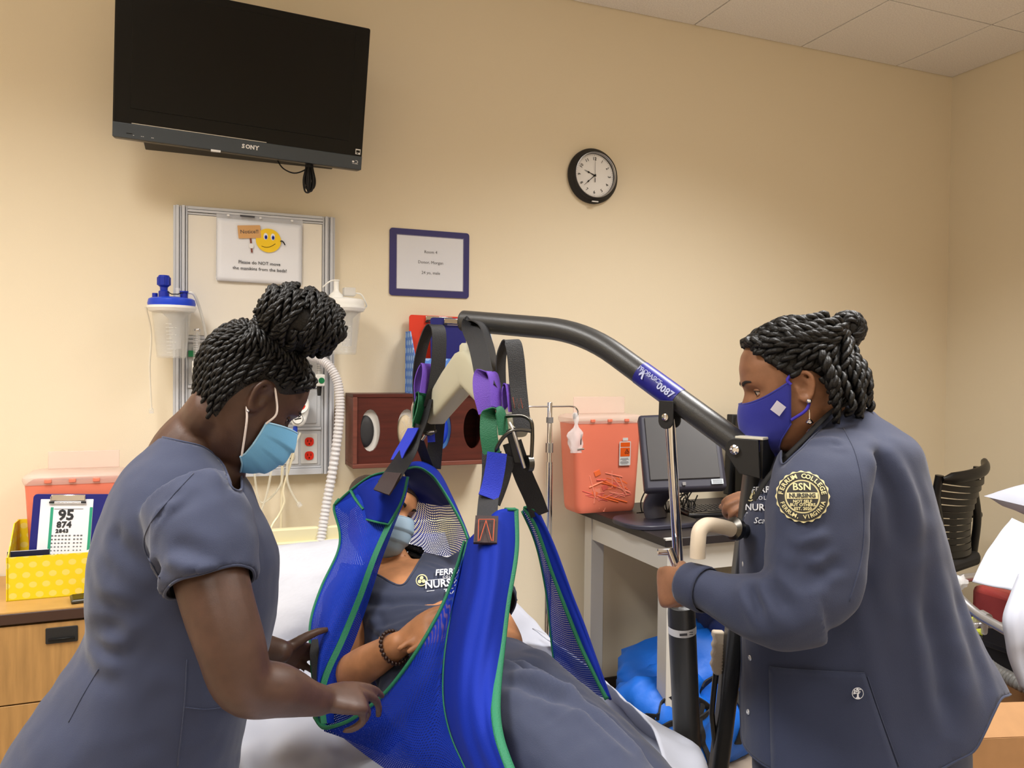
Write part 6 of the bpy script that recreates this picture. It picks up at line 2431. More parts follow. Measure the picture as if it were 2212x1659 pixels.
MB().rings([[bun_pt(th, 2*PI*k/24, .97) for k in range(24)] for th in np.linspace(.05, PI-.05, 16)]).build('bun_core', M_hair, n1, smooth=180)
root = at(568, 706, 1.385)
nbr = 0
rows_ = [(None, 22, .62)]+[(z_, c_, a_) for z_, c_, a_ in ((-.045, 9, 2.05), (-.005, 13, 1.75), (.035, 15, 1.35), (.065, 17, .95), (.088, 15, .85), (.106, 11, .8))]
for ri, (zr, cnt, a0) in enumerate(rows_):
    for k in range(cnt):
        t = a0+(2*PI-2*a0)*(k+.5*(ri % 2))/(cnt-1+.5*(ri % 2))
        z0 = hairline(t)+.010 if zr is None else max(zr, hairline(t)+.012)
        p0 = H1.pt(t, z0, .006, False)
        p1 = H1.pt(t, z0+(.116-z0)*.5, .0105, False)
        p2 = root+(b_up*.022*math.cos(t)+b_dp*.030*math.sin(t))-b_ax*.006
        up_c = (p1-H1.w((0, -.01, .03))).normalized()
        p15 = (p1+p2)/2+up_c*.012
        ph0 = math.atan2((p2-bunc).dot(b_dp), (p2-bunc).dot(b_up))
        path = [p0, (p0*2+p1)/3+up_c*.004, p1, p15, p2]
        for q in range(1, 6):
            path.append(bun_pt(.45+q*.30+.05*ri, ph0+.28*q+.1*ri, 1.0+.03*rn.random()))
        rope(MB(), [V(p) for p in catmull(path, 6)], .0058, .0145, n=6, taper=.85).build('braid', M_hair, n1, smooth=180)
        nbr += 1
for k in range(32):
    a = .28+.16*k
    tilt_ = rn.uniform(-.4, .4)
    pts = []
    for q in range(22):
        ph = -2.6+5.2*q/21+.3*k
        th = .35+1.05*(k/31)*2.1+.32*math.sin(ph*1.0+tilt_)+.12*math.sin(2*ph+k)
        pts.append(bun_pt(max(.12, min(PI-.12, th)), ph, 1.03+.03*math.sin(ph*3+k)))
    rope(MB(), pts, .0060, .0145, n=6, taper=.8).build('braid', M_hair, n1, smooth=180)
# fine hair at the nape and temple
mb = MB()
for k in range(36):
    t = rn.choice((-1, 1))*rn.uniform(1.9, 3.1)
    z = hairline(t)+rn.uniform(.004, .024)
    a = H1.pt(t, z, .002, False)
    b = H1.pt(t+rn.uniform(-.06, .06), z-rn.uniform(.004, .009), .003, False)
    mb.tube([a, (a+b)/2+H1.f*-.0005, b], .0006, 4)
mb.build('nape_hair', M_hair, n1, kind='stuff')

# =================================================================== RIGHT NURSE (jacket, working the lift)
M_skin2 = skin_mat('skin_brown', rgb(140, 98, 72))
n2 = thing('person', 'person in a long slate jacket and royal blue mask working the lift pump', 'person', (1.28, 1.15, 0))
E2 = 1.56
FWD2 = V((-.80, .60, 0))      # she faces the head of the bed
LAT2 = V((.60, .80, 0))


def sec2(x, y, h, a, d=E2):
    hh = h/1701*d
    b = math.sqrt(max(.02**2, hh**2-(a*.13)**2))/.99
    return (at(x, y, d), a, b, LAT2, FWD2)


hh2 = (CR*-.985+CF*.15).normalized()
H2 = Head(at(1716, 838, 1.555), hh2*.975-CU*.22, hh2*.22+CU*.975, .99)
body = MB()
H2.skin(body)
limb(body, [H2.w((0, -.030, -.03)), at(1768, 925, 1.57), at(1800, 985, 1.57), at(1810, 1040, 1.57)], [.058, .056, .066, .085], 20)
torso(body, [(at(1815, 1020, E2), .11, .06, LAT2, FWD2), sec2(1820, 1080, 150, .14), sec2(1820, 1250, 175, .13), sec2(1850, 1450, 180, .14)])
aN = [at(1800, 1015, 1.45), at(1772, 1100, 1.375), at(1765, 1220, 1.34), at(1742, 1308, 1.33), at(1660, 1312, 1.35), at(1580, 1293, 1.40), at(1505, 1264, 1.46), at(1490, 1262, 1.475)]
limb(body, aN, [.042, .048, .047, .043, .038, .033, .028, .027], 18)
# the fist on the pump lever
fd = at(1440, 1270, 1.535)-at(1492, 1264, 1.475)
hand(body, at(1492, 1262, 1.475), fd, CF*.75+CR*.35-CU*.25, CU*.9+CR*.1, (.95, 1.05, 1.15, 1.2), (.25, .55, .55), 1.0, spread=.02)
aF = [at(1840, 1000, 1.72), at(1790, 1130, 1.80), at(1740, 1180, 1.80), at(1700, 1140, 1.74), at(1662, 1112, 1.70)]
limb(body, aF, [.05, .045, .04, .032, .026], 16)
hand(body, at(1662, 1110, 1.70), at(1612, 1088, 1.67)-at(1662, 1110, 1.70), CF*.5-CU*.6+CR*.2, CU*.6+CF*.7, (1.0, 1.05, 1.1, 1.15), (.3, .6, .5), .88, spread=.03)
hp2 = at(1862, 1640, E2)
for s in (-1, 1):
    limb(body, [V((hp2.x, hp2.y, hp2.z))+LAT2*(s*.09), V((hp2.x, hp2.y, .46))+LAT2*(s*.10)+FWD2*.02, V((hp2.x, hp2.y, .09))+LAT2*(s*.10), V((hp2.x, hp2.y, .045))+LAT2*(s*.10)+FWD2*.09], [.085, .055, .04, .034], 16)
finish_body(body, M_skin2, n2)
H2.eyes(n2, mat('iris_brown', rgb(40, 24, 18), .2), M_skin2)

# scrub shirt showing in the open jacket front
inn = MB()
torso(inn, [sec2(1800, 960, 70, .09), sec2(1790, 1000, 120, .14), sec2(1806, 1060, 158, .155), sec2(1812, 1160, 186, .155), sec2(1820, 1260, 200, .15), sec2(1840, 1400, 210, .15), sec2(1850, 1560, 215, .16), sec2(1850, 1700, 215, .17)], n=36)
o, vi, fi = garment(inn, 'scrub_top', M_scrub2, n2, (), ((.003, 12, (0, 0, 1), .4, 2),), .008)
# jacket: torso shell, sleeve, flared tail
jk = MB()
limb(jk, [at(1845, 975, 1.49), at(1850, 1080, 1.46), at(1850, 1190, 1.45)], [.060, .072, .066], 20)
torso(jk, [sec2(1822, 898, 66, .08), sec2(1825, 925, 100, .12), sec2(1826, 962, 140, .158), sec2(1814, 1050, 172, .178), sec2(1811, 1150, 202, .176), sec2(1820, 1250, 216, .172), sec2(1845, 1350, 238, .175), sec2(1875, 1450, 262, .185), sec2(1884, 1530, 272, .192), sec2(1874, 1620, 262, .20), sec2(1866, 1700, 256, .20)], n=44)
torso(jk, [(at(1812, 928, 1.49), .055, .055, CR, CF), (at(1800, 955, 1.455), .072, .066, CR, CF), (at(1786, 990, 1.42), .078, .068, CR, CF), (at(1774, 1035, 1.39), .080, .066, CR, CF), (at(1764, 1110, 1.365), .081, .062, CR, CF), (at(1760, 1210, 1.345), .080, .062, CR, CF), (at(1750, 1285, 1.335), .076, .064, CR, CF), (at(1738, 1325, 1.335), .060, .056, CR, CF)], n=36, p=2.9)
sl2 = [at(1752, 1300, 1.33), at(1680, 1316, 1.34), at(1600, 1302, 1.385), at(1545, 1282, 1.42), at(1500, 1266, 1.46)]
limb(jk, sl2, [.070, .065, .056, .044, .0395], 24, per=6, cap=False)
limb(jk, [at(1840, 990, 1.70), at(1790, 1130, 1.79), at(1745, 1180, 1.79), at(1690, 1145, 1.745)], [.066, .062, .058, .045], 20, cap=False)
A2 = lambda *q: [at(*p) for p in q]
F2 = [
    (A2((1640, 1240, 1.30), (1690, 1300, 1.28), (1740, 1350, 1.29)), .014, -0.0084),
    (A2((1600, 1240, 1.33), (1640, 1310, 1.30), (1680, 1370, 1.31)), .012, -0.0084),
    (A2((1670, 1210, 1.29), (1730, 1250, 1.27), (1800, 1250, 1.27)), .014, -0.0070),
    (A2((1668, 1180, 1.3), (1710, 1200, 1.28), (1790, 1190, 1.28)), .012, -0.0049),
    (A2((1680, 1140, 1.3), (1730, 1170, 1.29), (1800, 1150, 1.29)), .012, 0.0049),
    (A2((1710, 1215, 1.29), (1770, 1235, 1.27), (1830, 1215, 1.28)), .012, -0.0059),
    (A2((1795, 950, 1.4), (1845, 1020, 1.38), (1862, 1110, 1.38), (1858, 1210, 1.38), (1820, 1320, 1.36), (1740, 1390, 1.36)), .007, -0.0118),
    (A2((1700, 960, 1.5), (1760, 960, 1.42), (1830, 935, 1.4)), .012, 0.0039),
    (A2((1870, 960, 1.4), (1925, 1060, 1.38), (1950, 1200, 1.37)), .02, -0.0069),
    (A2((1905, 960, 1.42), (1965, 1080, 1.4), (1990, 1200, 1.39), (2010, 1330, 1.38)), .018, 0.0069),
    (A2((1940, 1060, 1.42), (1985, 1220, 1.4), (2030, 1420, 1.38), (2060, 1600, 1.36)), .02, -0.0098),
    (A2((1900, 1200, 1.37), (1950, 1380, 1.35), (1975, 1500, 1.34), (2000, 1640, 1.33)), .02, 0.0098),
    (A2((1870, 1250, 1.36), (1900, 1420, 1.34), (1930, 1560, 1.33), (1950, 1659, 1.32)), .018, -0.0078),
    (A2((2030, 1240, 1.45), (2080, 1400, 1.42), (2120, 1560, 1.4)), .018, -0.0078),
    (A2((1690, 1400, 1.36), (1680, 1500, 1.35), (1690, 1600, 1.35)), .02, -0.0039),
    (A2((1680, 1440, 1.36), (1740, 1452, 1.345), (1800, 1456, 1.335), (1868, 1455, 1.335)), .004, -0.0059),
    (A2((1680, 1450, 1.36), (1740, 1461, 1.345), (1800, 1464, 1.335), (1868, 1463, 1.335)), .004, 0.0039),
    (A2((1868, 1455, 1.335), (1890, 1510, 1.33), (1915, 1570, 1.33), (1940, 1659, 1.32)), .004, -0.0049),
    (A2((1660, 1060, 1.42), (1640, 1130, 1.42), (1640, 1200, 1.42)), .012, -0.0059),
]
cuff_c, cuff_d = at(1500, 1266, 1.46), (at(1500, 1266, 1.46)-at(1545, 1282, 1.42)).normalized()


def keep2(vs):
    k = np.ones(len(vs), bool)
    for c_, d_ in ((cuff_c, cuff_d), (at(1690, 1145, 1.745), (at(1690, 1145, 1.745)-at(1745, 1180, 1.79)).normalized())):
        q = vs-np.array(c_)
        al = q@np.array(d_)
        pe = np.linalg.norm(q-np.outer(al, np.array(d_)), axis=1)
        k &= ~((np.abs(al) < .011) & (pe < .034))
    P = np.array([px_of(p) for p in vs])
    x, y = P[:, 0], P[:, 1]
    # neck opening
    edge = np.interp(x, [1690, 1720, 1760, 1800, 1840, 1870], [1010, 975, 935, 893, 872, 870])
    k &= ~((y < edge) & (x > 1690) & (x < 1870) & (vs[:, 2] > 1.25))
    # open front: a strip between the two front edges, on the chest side
    fx = np.interp(vs[:, 2], [.6, .75, .95, 1.10, 1.18, 1.25, 1.33], [.010, .012, .016, .030, .040, .055, .07])
    q = vs-np.array(at(1830, 1200, E2))
    q[:, 2] = 0
    k &= ~((q@np.array(FWD2) > .09) & (np.abs(q@np.array(LAT2)-.035) < fx) & (x < 1720))
    # flared tail, cut away at the back
    hem = np.interp(x, [1600, 1990, 2075, 2110, 2165, 2200], [1720, 1690, 1645, 1628, 1510, 1500])
    k &= ~((y > hem) & (x > 1990))
    k &= vs[:, 2] > .70
    return k


o, v2, f2 = garment(jk, 'jacket', M_scrub, n2, F2, ((.008, 7, (0, 0, 1), .25, 9), (.0022, 24, None, 1, 4)), keep=keep2, hem=.0022)
o.modifiers.new('s', 'SOLIDIFY').thickness = .0025
bv2 = surf(v2, f2)
# knit cuff
cx_, cy_, _ = frame(cuff_d, CR)
R = []
for t, r_ in ((-.030, .0400), (-.024, .0420), (-.012, .0415), (0, .0405), (.014, .0395), (.020, .0375)):
    R.append([cuff_c+cuff_d*t+(cx_*math.cos(2*PI*k/40)+cy_*math.sin(2*PI*k/40))*(r_+(.0006 if k % 2 else 0)) for k in range(40)])
MB().rings(R, caps=False).build('cuff', M_scrub, n2, smooth=60, solid=.002)
# patch on the sleeve
pc_ = at(1733, 1072, 1.29)
pd = ray(1733, 1072).normalized()
ph, pn_, _, _ = bv2.ray_cast(pc_-pd*.3, pd)
pz = -pd
px_ = (CR-pz*CR.dot(pz)).normalized()
py_ = pz.cross(px_)
PR = .0425
out = [((PR+.0014*math.cos(24*a))*math.cos(a), (PR+.0014*math.cos(24*a))*math.sin(a)) for a in np.linspace(0, 2*PI, 192, endpoint=False)]


def disc_on(name, r_out, r_in, m, off, parent, outline=None):
    rows_ = []
    n = 96
    rr = np.linspace(r_in, r_out, 8)
    mb = MB()
    for r in rr:
        row = []
        for k in range(n+1):
            a = 2*PI*k/n
            q = r*(1+(.03*math.cos(20*a) if (outline and r == rr[-1]) else 0))
            row.append(pc_+px_*(q*math.cos(a))+py_*(q*math.sin(a)))
        rows_.append(row)
    mb.grid(rows_)
    drape(mb, bv2, pd, off, pc_)
    return mb.build(name, m, parent, smooth=180)


M_pblack = mat('patch_black', rgb(34, 32, 30), .7)
pt = disc_on('sleeve_patch', PR, 0, M_gold, .0012, n2, True)
disc_on('black_ring', PR*.955, PR*.66, M_pblack, .0020, pt)
disc_on('black_centre', PR*.60, 0, M_pblack, .0020, pt)
mb = MB()
c0_ = pc_
arc_text(mb, 'FERRUM COLLEGE', c0_, px_, py_, PR*.80, .0108, PI/2, True, .215, bold=.0003)
arc_text(mb, 'FERRUM, VIRGINIA', c0_, px_, py_, PR*.80, .0092, -PI/2, False, .165, bold=.0002)
text(mb, 'BSN', c0_+py_*.0155, px_, py_, .0165, bold=.0003)
text(mb, 'NOT SELF', c0_-py_*.0085, px_, py_, .0068, bold=.0002)
text(mb, 'BUT OTHERS', c0_-py_*.0142, px_, py_, .0068, bold=.0002)
text(mb, 'EST. 2020', c0_-py_*.0205, px_, py_, .0068, bold=.0002)
drape(mb, bv2, pd, .0026, pc_)
mb.build('patch_lettering', M_gold, pt, smooth=0, kind='stuff')
mb = MB().grid([[c0_+px_*u+py_*v for u in np.linspace(-.0245, .0245, 12)] for v in (-.0042, 0, .0062)])
drape(mb, bv2, pd, .0026, pc_)
mb.build('nursing_band', M_gold, pt, smooth=180)
mb = text(MB(), 'NURSING', c0_+py_*.001, px_, py_, .0098, bold=.0003)
drape(mb, bv2, pd, .0034, pc_)
mb.build('nursing_lettering', M_pblack, pt, smooth=0, kind='stuff')
# tree emblem on the pocket
tc_ = at(1853, 1498, 1.30)
td = ray(1853, 1498).normalized()
mb = MB()
for k in range(2):
    pass
mb.tube([tc_+CR*(.0098*math.cos(a))+CU*(.0098*math.sin(a)) for a in np.linspace(0, 2*PI, 30)], .0006, 4)
mb.prism([(-.0012, .001), (.0012, .001), (.0016, -.006), (.005, -.0088), (-.005, -.0088), (-.0016, -.006)], tc_, CR, CU, .0004)
rn = random.Random(2)
for k in range(34):
    a, r = rn.uniform(-.35, PI+.35), .0075*math.sqrt(rn.random())
    mb.prism(ell(.0011, .0009, 6), tc_+CR*(r*math.cos(a))+CU*(.0008+r*math.sin(a)), CR, CU, .0004)
drape(mb, bv2, td, .0085, tc_, .02)
mb.build('tree_emblem', M_thread, n2, smooth=0, kind='stuff')
# patch pocket: a second layer of cloth
G = []
for v in np.linspace(0, 1, 22):
    row = []
    for u in np.linspace(0, 1, 20):
        x0_, x1_ = 1662+6*v, 1868+82*v
        x_, y_ = x0_+(x1_-x0_)*u, 1441+14*u**.6+238*v
        r_ = ray(x_, y_).normalized()
        h, n_, _, _ = bv2.ray_cast(EYE, r_, 3)
        row.append(None if h is None else h-r_*.0038)
    if all(p is not None for p in row):
        G.append(row)
if len(G) > 3:
    pk = MB().grid(G).build('pocket', M_scrub, n2, smooth=180, solid=.003, offset=1)
    MB().tube(G[0], .0020, 6).build('pocket_hem', M_scrub, pk)
for pts in (((1822, 925), (1850, 985), (1866, 1080), (1862, 1200), (1835, 1300)), ((1874, 1462), (1900, 1540), (1942, 1655))):
    P_ = on_cloth(bv2, pts)
    if len(P_) > 4:
        MB().tube(P_, .0012, 6).build('seam', M_scrub, n2, smooth=180)
# snaps down the front edge
for (x, y) in ((1610, 1112), (1604, 1218), (1621, 1421), (1617, 1538)):
    h, n_, _, _ = bv2.ray_cast(EYE, ray(x, y).normalized())
    if h is None:
        continue
    nn = n_ if n_.dot(CF) < 0 else -n_
    MB().lathe([(0, 0), (.0052, 0), (.0056, .0012), (.0048, .0028), (.0030, .0028), (.0026, .0016), (0, .0016)], h-ray(x, y).normalized()*.001, nn, 16).build('snap_button', mat('snap_pearl', rgb(206, 208, 214), .2, metal=.5), n2)
# embroidery on the chest beside the sleeve
ec = at(1648, 1085, 1.45)
ed = ray(1648, 1085).normalized()
ezx = (CR-ed*CR.dot(ed)).normalized()*.72
mb = MB()
text(mb, 'FERRUM', ec+CU*.024+ezx*.012, ezx, CU, .017, bold=.0003)
text(mb, 'COLLEGE', ec+CU*.008+ezx*.012, ezx, CU, .010, space=1.3)
text(mb, 'NURSING', ec-CU*.010+ezx*.006, ezx, CU, .018, bold=.0003)
mb.box(ec-CU*.021+ezx*.006, (.10, .0006, .0012), (ezx, ed, CU))
text(mb, 'Scarlet', ec-CU*.035+ezx*.006, ezx, CU, .016, shear=.3)
drape(mb, bv2, ed, .0016, ec, .025)
mb.build('chest_lettering', M_thread, n2, smooth=0, kind='stuff')
mb = MB()
mb.tube([ec+ezx*(-.034+.012*math.cos(a))+CU*(.015+.012*math.sin(a)) for a in np.linspace(0, 2*PI, 24)], .0012, 4)
for k in range(4):
    a = k*PI/2+.4
    mb.prism(ell(.004, .004, 10), ec+ezx*(-.034+.005*math.cos(a))+CU*(.015+.005*math.sin(a)), ezx, CU, .0005)
drape(mb, bv2, ed, .0016, ec, .025)
mb.build('chest_crest', M_gold, n2, smooth=0, kind='stuff')
# collar band, lanyard at the neck
mb = MB().tube([V(p) for p in catmull([at(1800, 893, 1.50), at(1768, 925, 1.475), at(1735, 962, 1.465), at(1705, 1000, 1.47)], 6)], .0055, 8)
mb.build('neck_binding', M_scrub, n2)
mb = MB().tube([V(p) for p in catmull([at(1832, 872, 1.53), at(1800, 886, 1.49), at(1765, 918, 1.465), at(1735, 950, 1.455), at(1700, 985, 1.46), at(1660, 1030, 1.46), at(1628, 1080, 1.47)], 6)], .006, 8, flat=.5)
mb.build('black_lanyard', M_rubber, n2)
mb = MB().tube([V(p) for p in catmull([at(1790, 890, 1.495), at(1760, 915, 1.472), at(1742, 935, 1.462)], 6)], .0012, 6)
mb.build('necklace', M_chrome, n2)
tr = MB()
torso(tr, [(V((hp2.x, hp2.y, hp2.z+.05)), .165, .14, LAT2, FWD2), (V((hp2.x, hp2.y, hp2.z-.14)), .175, .125, LAT2, FWD2)])
for s in (-1, 1):
    limb(tr, [V((hp2.x, hp2.y, hp2.z-.06))+LAT2*(s*.09), V((hp2.x, hp2.y, .46))+LAT2*(s*.10)+FWD2*.02, V((hp2.x, hp2.y, .08))+LAT2*(s*.10)], [.102, .083, .075], 20, cap=False)
garment(tr, 'trousers', M_scrub2, n2, (), ((.006, 9, (0, 0, 1), .3, 8),), .010)
for s in (-1, 1):
    shoe(MB(), V((hp2.x, hp2.y, 0))+LAT2*(s*.10), FWD2).build('shoe', M_shoe, n2, smooth=60)

# cloth mask: two shaped halves meeting in a centre ridge, straps to the ears
mk2 = mat('mask_royal', rgb(24, 32, 140), .6, sheen=.3, bump=.1, bscale=500)
G = []
for i in range(25):
    v = i/24
    row = []
    for j in range(41):
        s_ = j/20-1
        a_ = abs(s_)
        t = 1.32*s_
        zt_ = -.008-.008*math.sin(PI*a_)*.5+.026*a_**2
        zb_ = -.128+.066*a_**2.4
        z = zt_+(zb_-zt_)*v
        b = hp(t, max(z, -.118), .007, False)
        b.z = z
        ridge = .023*max(0, 1-a_/.62)*(math.sin(PI*(.14+.80*v))**.7)
        b.y += ridge+.004*math.sin(PI*v)*(1-a_)
        row.append(H2.w(b))
    G.append(row)
fm = MB().grid(G).build('face_mask', mk2, n2, smooth=180, solid=.0016)
mb = MB()
mb.tube(G[0], .0018, 6)
mb.tube(G[-1], .0016, 6)
mb.build('mask_seam', mk2, fm)
for sg, j in ((-1, 0), (1, 40)):
    e = [G[2][j], H2.w((sg*.080, .024, .022)), H2.w((sg*.080, .008, .032)), H2.w((sg*.074, -.012, .026)), H2.w((sg*.072, -.019, .004)), H2.w((sg*.074, -.010, -.022)), H2.w((sg*.079, .004, -.042)), G[22][j]]
    MB().tube([V(p) for p in catmull(e, 5)], .0030, 8).build('ear_loop', mat('loop_royal', rgb(52, 40, 170), .6), fm)
sq = V(G[13][10]) if (V(G[13][10])-EYE).length < (V(G[13][30])-EYE).length else V(G[13][30])
bvm = BVHTree.FromPolygons([tuple(p) for r in G for p in r], [(i*41+j, i*41+j+1, (i+1)*41+j+1, (i+1)*41+j) for i in range(24) for j in range(40)])
sq = at(1681, 882, 1.45)
sa, sb_ = (CR*.80-CU*.60), (CR*.60+CU*.80)
mb = MB().grid([[sq+sa*u+sb_*v for u in np.linspace(-.0108, .0108, 5)] for v in np.linspace(-.0108, .0108, 5)])
drape(mb, bvm, ray(1681, 882), .0022, sq, .014)
tg = mb.build('mask_tag', mat('tag_lavender', rgb(206, 206, 226), .5), fm, smooth=180)
mb = MB().tube([sq+CR*(.0042*math.cos(a))+CU*(.0042*math.sin(a)) for a in np.linspace(0, 2*PI, 18)], .0009, 5)
mb.prism(ell(.0022, .0022, 10), sq, CR, CU, .0004)
drape(mb, bvm, ray(1681, 882), .0032, sq, .014)
mb.build('tag_emblem', M_pblack, tg, smooth=0, kind='stuff')
# earrings: a stud and a dangling silver drop
lobe = H2.w((-.086, -.004, -.026)) if (H2.w((-.08, 0, 0))-EYE).length < (H2.w((.08, 0, 0))-EYE).length else H2.w((.086, -.004, -.026))
MB().lathe([(.0052*math.sin(a), .0052*math.cos(a)) for a in np.linspace(0, PI, 10)], lobe, (0, 0, 1), 14).build('stud_earring', M_chrome, n2)
dz = lobe+V((0, 0, -.036))-CF*.004
MB().tube([lobe+V((0, 0, -.016))-CF*.003, dz], .0010, 6).build('earring_drop', M_chrome, n2)
MB().lathe([(0, .004), (.004, .002), (.0075, -.004), (.003, -.0065), (0, -.007)], dz, (0, 0, 1), 14).build('earring_bell', M_chrome, n2)


# hair: twisted locks swept back to a small bun, ends loose on the nape
def hairline2(t):
    a = abs(math.atan2(math.sin(t), math.cos(t)))
    return float(np.interp(a, [0, .5, .9, 1.2, 1.42, 1.6, 1.9, 2.4, PI], [.102, .097, .074, .042, .016, .034, .006, -.045, -.068]))


G = []
for i in range(22):
    v = i/21
    row = []
    for k in range(73):
        t = 2*PI*k/72
        z0 = hairline2(t)
        z = z0+(.1215-z0)*v
        row.append(H2.pt(t, z, .011*min(1, v*7+.15)+.005*noise.noise(V((t*7, z*70, 4)))*min(1, v*6), False))
    G.append(row)
MB().grid(G).build('hair_cap', M_hair, n2, smooth=180)
bun2 = at(1832, 711, 1.555)
rn = random.Random(9)
root2 = bun2+(H2.w((0, -.03, .05))-bun2).normalized()*.030
for k in range(34):
    t = -PI+2*PI*(k+.5)/34
    a = abs(t)
    z0 = hairline2(t)+.005
    p0 = H2.pt(t, z0, .004, False)
    p1 = H2.pt(math.copysign(a*.82+PI*.18, t), z0+(.106-z0)*(.5+.1*math.sin(k*2.3)), .015+.003*math.sin(k*1.7), False)
    p2 = H2.pt(math.copysign(a*.45+PI*.55, t), .088, .017+.004*math.sin(k*2.9), False)
    e = root2+V((rn.uniform(-.012, .012), rn.uniform(-.014, .014), rn.uniform(-.012, .012)))
    rope(MB(), [V(p) for p in catmull([p0, (p0+p1)/2+(p0-H2.c).normalized()*.006, p1, p2, e], 8)], .0096, .021, n=6, taper=.8).build('twist', M_hair, n2, smooth=180)
for k in range(17):
    t = -1.25+2.5*(k+.5)/17
    p0 = H2.pt(t, .110, .010, False)
    p1 = H2.w((.050*math.sin(t*1.2), .0, .131+.004*math.sin(k*2.1)))
    p2 = H2.w((.055*math.sin(t*1.3), -.06, .116))
    rope(MB(), [V(p) for p in catmull([H2.pt(t*1.05, hairline2(t)+.003, .003, False), p0, p1, p2, root2], 8)], .0098, .022, n=6, taper=.85).build('twist', M_hair, n2, smooth=180)
for zr, cnt in ((.078, 16), (.100, 14), (.114, 10)):
    for k in range(cnt):
        t = -2.5+5.0*(k+.5)/cnt
        zr_ = max(zr, hairline2(t)+.012)
        p0 = H2.pt(t, zr_, .010, False)
        p1 = H2.pt(math.copysign(abs(t)*.5+PI*.5, t), max(zr, .092), .017+.003*math.sin(k*2.1), False)
        rope(MB(), [V(p) for p in catmull([H2.pt(t, max(zr_-.016, hairline2(t)+.004), .003, False), p0, (p0+p1)/2+(p0-H2.c).normalized()*.016, p1, root2], 7)], .0098, .021, n=6, taper=.85).build('twist', M_hair, n2, smooth=180)
for k in range(12):
    th0 = 2*PI*k/12
    pts = []
    for q in range(16):
        a = th0+q*.5
        lat_ = math.cos(k*1.9+q*.22)
        rr = .0275*math.sqrt(max(.15, 1-.75*lat_*lat_))
        pts.append(bun2+CR*(rr*math.cos(a)*1.0)+CU*(rr*math.sin(a)*1.15)+CF*(.022*lat_))
    rope(MB(), pts, .0088, .020, n=6, taper=.8).build('twist', M_hair, n2, smooth=180)
MB().lathe([(.027*math.sin(a), .027*math.cos(a)) for a in np.linspace(0, PI, 12)], bun2, (0, 0, 1), 16).build('bun_core', M_hair, n2, smooth=180)
MB().tube([root2+CU*(.017*math.cos(a))+CF*(.017*math.sin(a)) for a in np.linspace(0, 2*PI, 18)], .0038, 7).build('hair_tie', mat('tie_blush', rgb(206, 180, 170), .6), n2)
for k in range(26):
    t = (1 if k % 2 else -1)*rn.uniform(1.75, PI)
    z0 = rn.uniform(-.01, .05)
    p0 = H2.pt(t, z0, .012, False)
    bk_ = (p0-H2.w((0, 0, z0/H2.s))).normalized()
    ln = rn.uniform(.05, .075)
    pts = [p0+H2.u*.01, p0+bk_*.012, p0+bk_*.020-H2.u*(ln*.5), p0+bk_*(.012+rn.uniform(-.004, .012))-H2.u*ln, p0+bk_*.004-H2.u*(ln+.012)]
    rope(MB(), [V(p) for p in catmull(pts, 6)], .0098, .018, n=6, taper=.7).build('twist', M_hair, n2, smooth=180)

# =================================================================== PATIENT lying in the sling
M_skin3 = skin_mat('skin_tan', rgb(176, 122, 84))
pa = thing('person', 'person with a beaded bracelet reclining in the blue sling with hands clasped', 'person', (.5, 1.7, .66))
H3 = Head(at(820, 1106, 2.12), CR*.79-CF*.59-CU*.06, CU*.82-CR*.02+CF*.55, .98, .62)
XW_ = V((1, .0, 0))
NB = V((0, -.36, .93))
SP = V((0, .93, .36))
body = MB()
H3.skin(body)
limb(body, [H3.w((0, -.020, -.05)), at(846, 1225, 2.08), V((.485, 2.02, .905))], [.056, .055, .065], 18)
T3 = [(V((.485, 2.03, .905)), .085, .060), (V((.512, 1.985, .890)), .162, .082), (V((.49, 1.89, .855)), .172, .108), (V((.505, 1.75, .815)), .150, .105), (V((.53, 1.58, .765)), .175, .110), (V((.54, 1.48, .765)), .16, .09)]
torso(body, [(c, a-.012, b-.010, XW_, NB) for c, a, b in T3])
aR = [V((.355, 1.97, .880)), at(752, 1360, 1.82), at(730, 1462, 1.72), at(795, 1432, 1.64), at(862, 1392, 1.585)]
limb(body, aR, [.052, .047, .043, .038, .0265], 18)
aL = [V((.655, 1.97, .885)), V((.668, 1.83, .855)), at(1095, 1392, 1.78), at(1055, 1388, 1.70), at(1008, 1374, 1.635)]
limb(body, aL, [.050, .042, .037, .032, .026], 18)
hand(body, at(1010, 1373, 1.637), at(905, 1362, 1.565)-at(1010, 1373, 1.637), CF*.35-CU*.9, -CF*.9-CU*.3, (.22, .26, .3, .34), (.35, .2, .2), .92, spread=.04)
hand(body, at(862, 1392, 1.585), at(940, 1350, 1.555)-at(862, 1392, 1.585), CF*.6-CU*.6+CR*.1, CU*.8+CF*.2-CR*.1, (.28, .32, .36, .4), (.42, .15, .25), .92, spread=.05)
kR, kL = V((.550, 1.07, .815)), V((.680, 1.10, .722))
fR, fL = V((.60, .66, .70)), V((.74, .68, .69))
limb(body, [V((.455, 1.50, .775)), kR, fR, fR+V((0, -.08, .06))], [.080, .058, .036, .03], 16)
limb(body, [V((.625, 1.50, .775)), kL, fL, fL+V((0, -.08, .06))], [.080, .058, .036, .03], 16)
finish_body(body, M_skin3, pa)
H3.eyes(pa, mat('iris_brown', rgb(40, 24, 18), .2), M_skin3, .2, -.1)
mk3 = mat('mask_pale_blue', rgb(140, 164, 184), .65, bump=.1, bscale=500)
surgical_mask(H3, pa, mk3, mat('mask_pale_edge', rgb(160, 180, 196), .65), white=mat('loop_white', rgb(224, 214, 210), .6), zt=.000, zb=-.122, bulge=.008)
# hair: brown, pulled back
M_hairb = mat('hair_brown', rgb(42, 28, 20), .5, bump=.8, bscale=240)


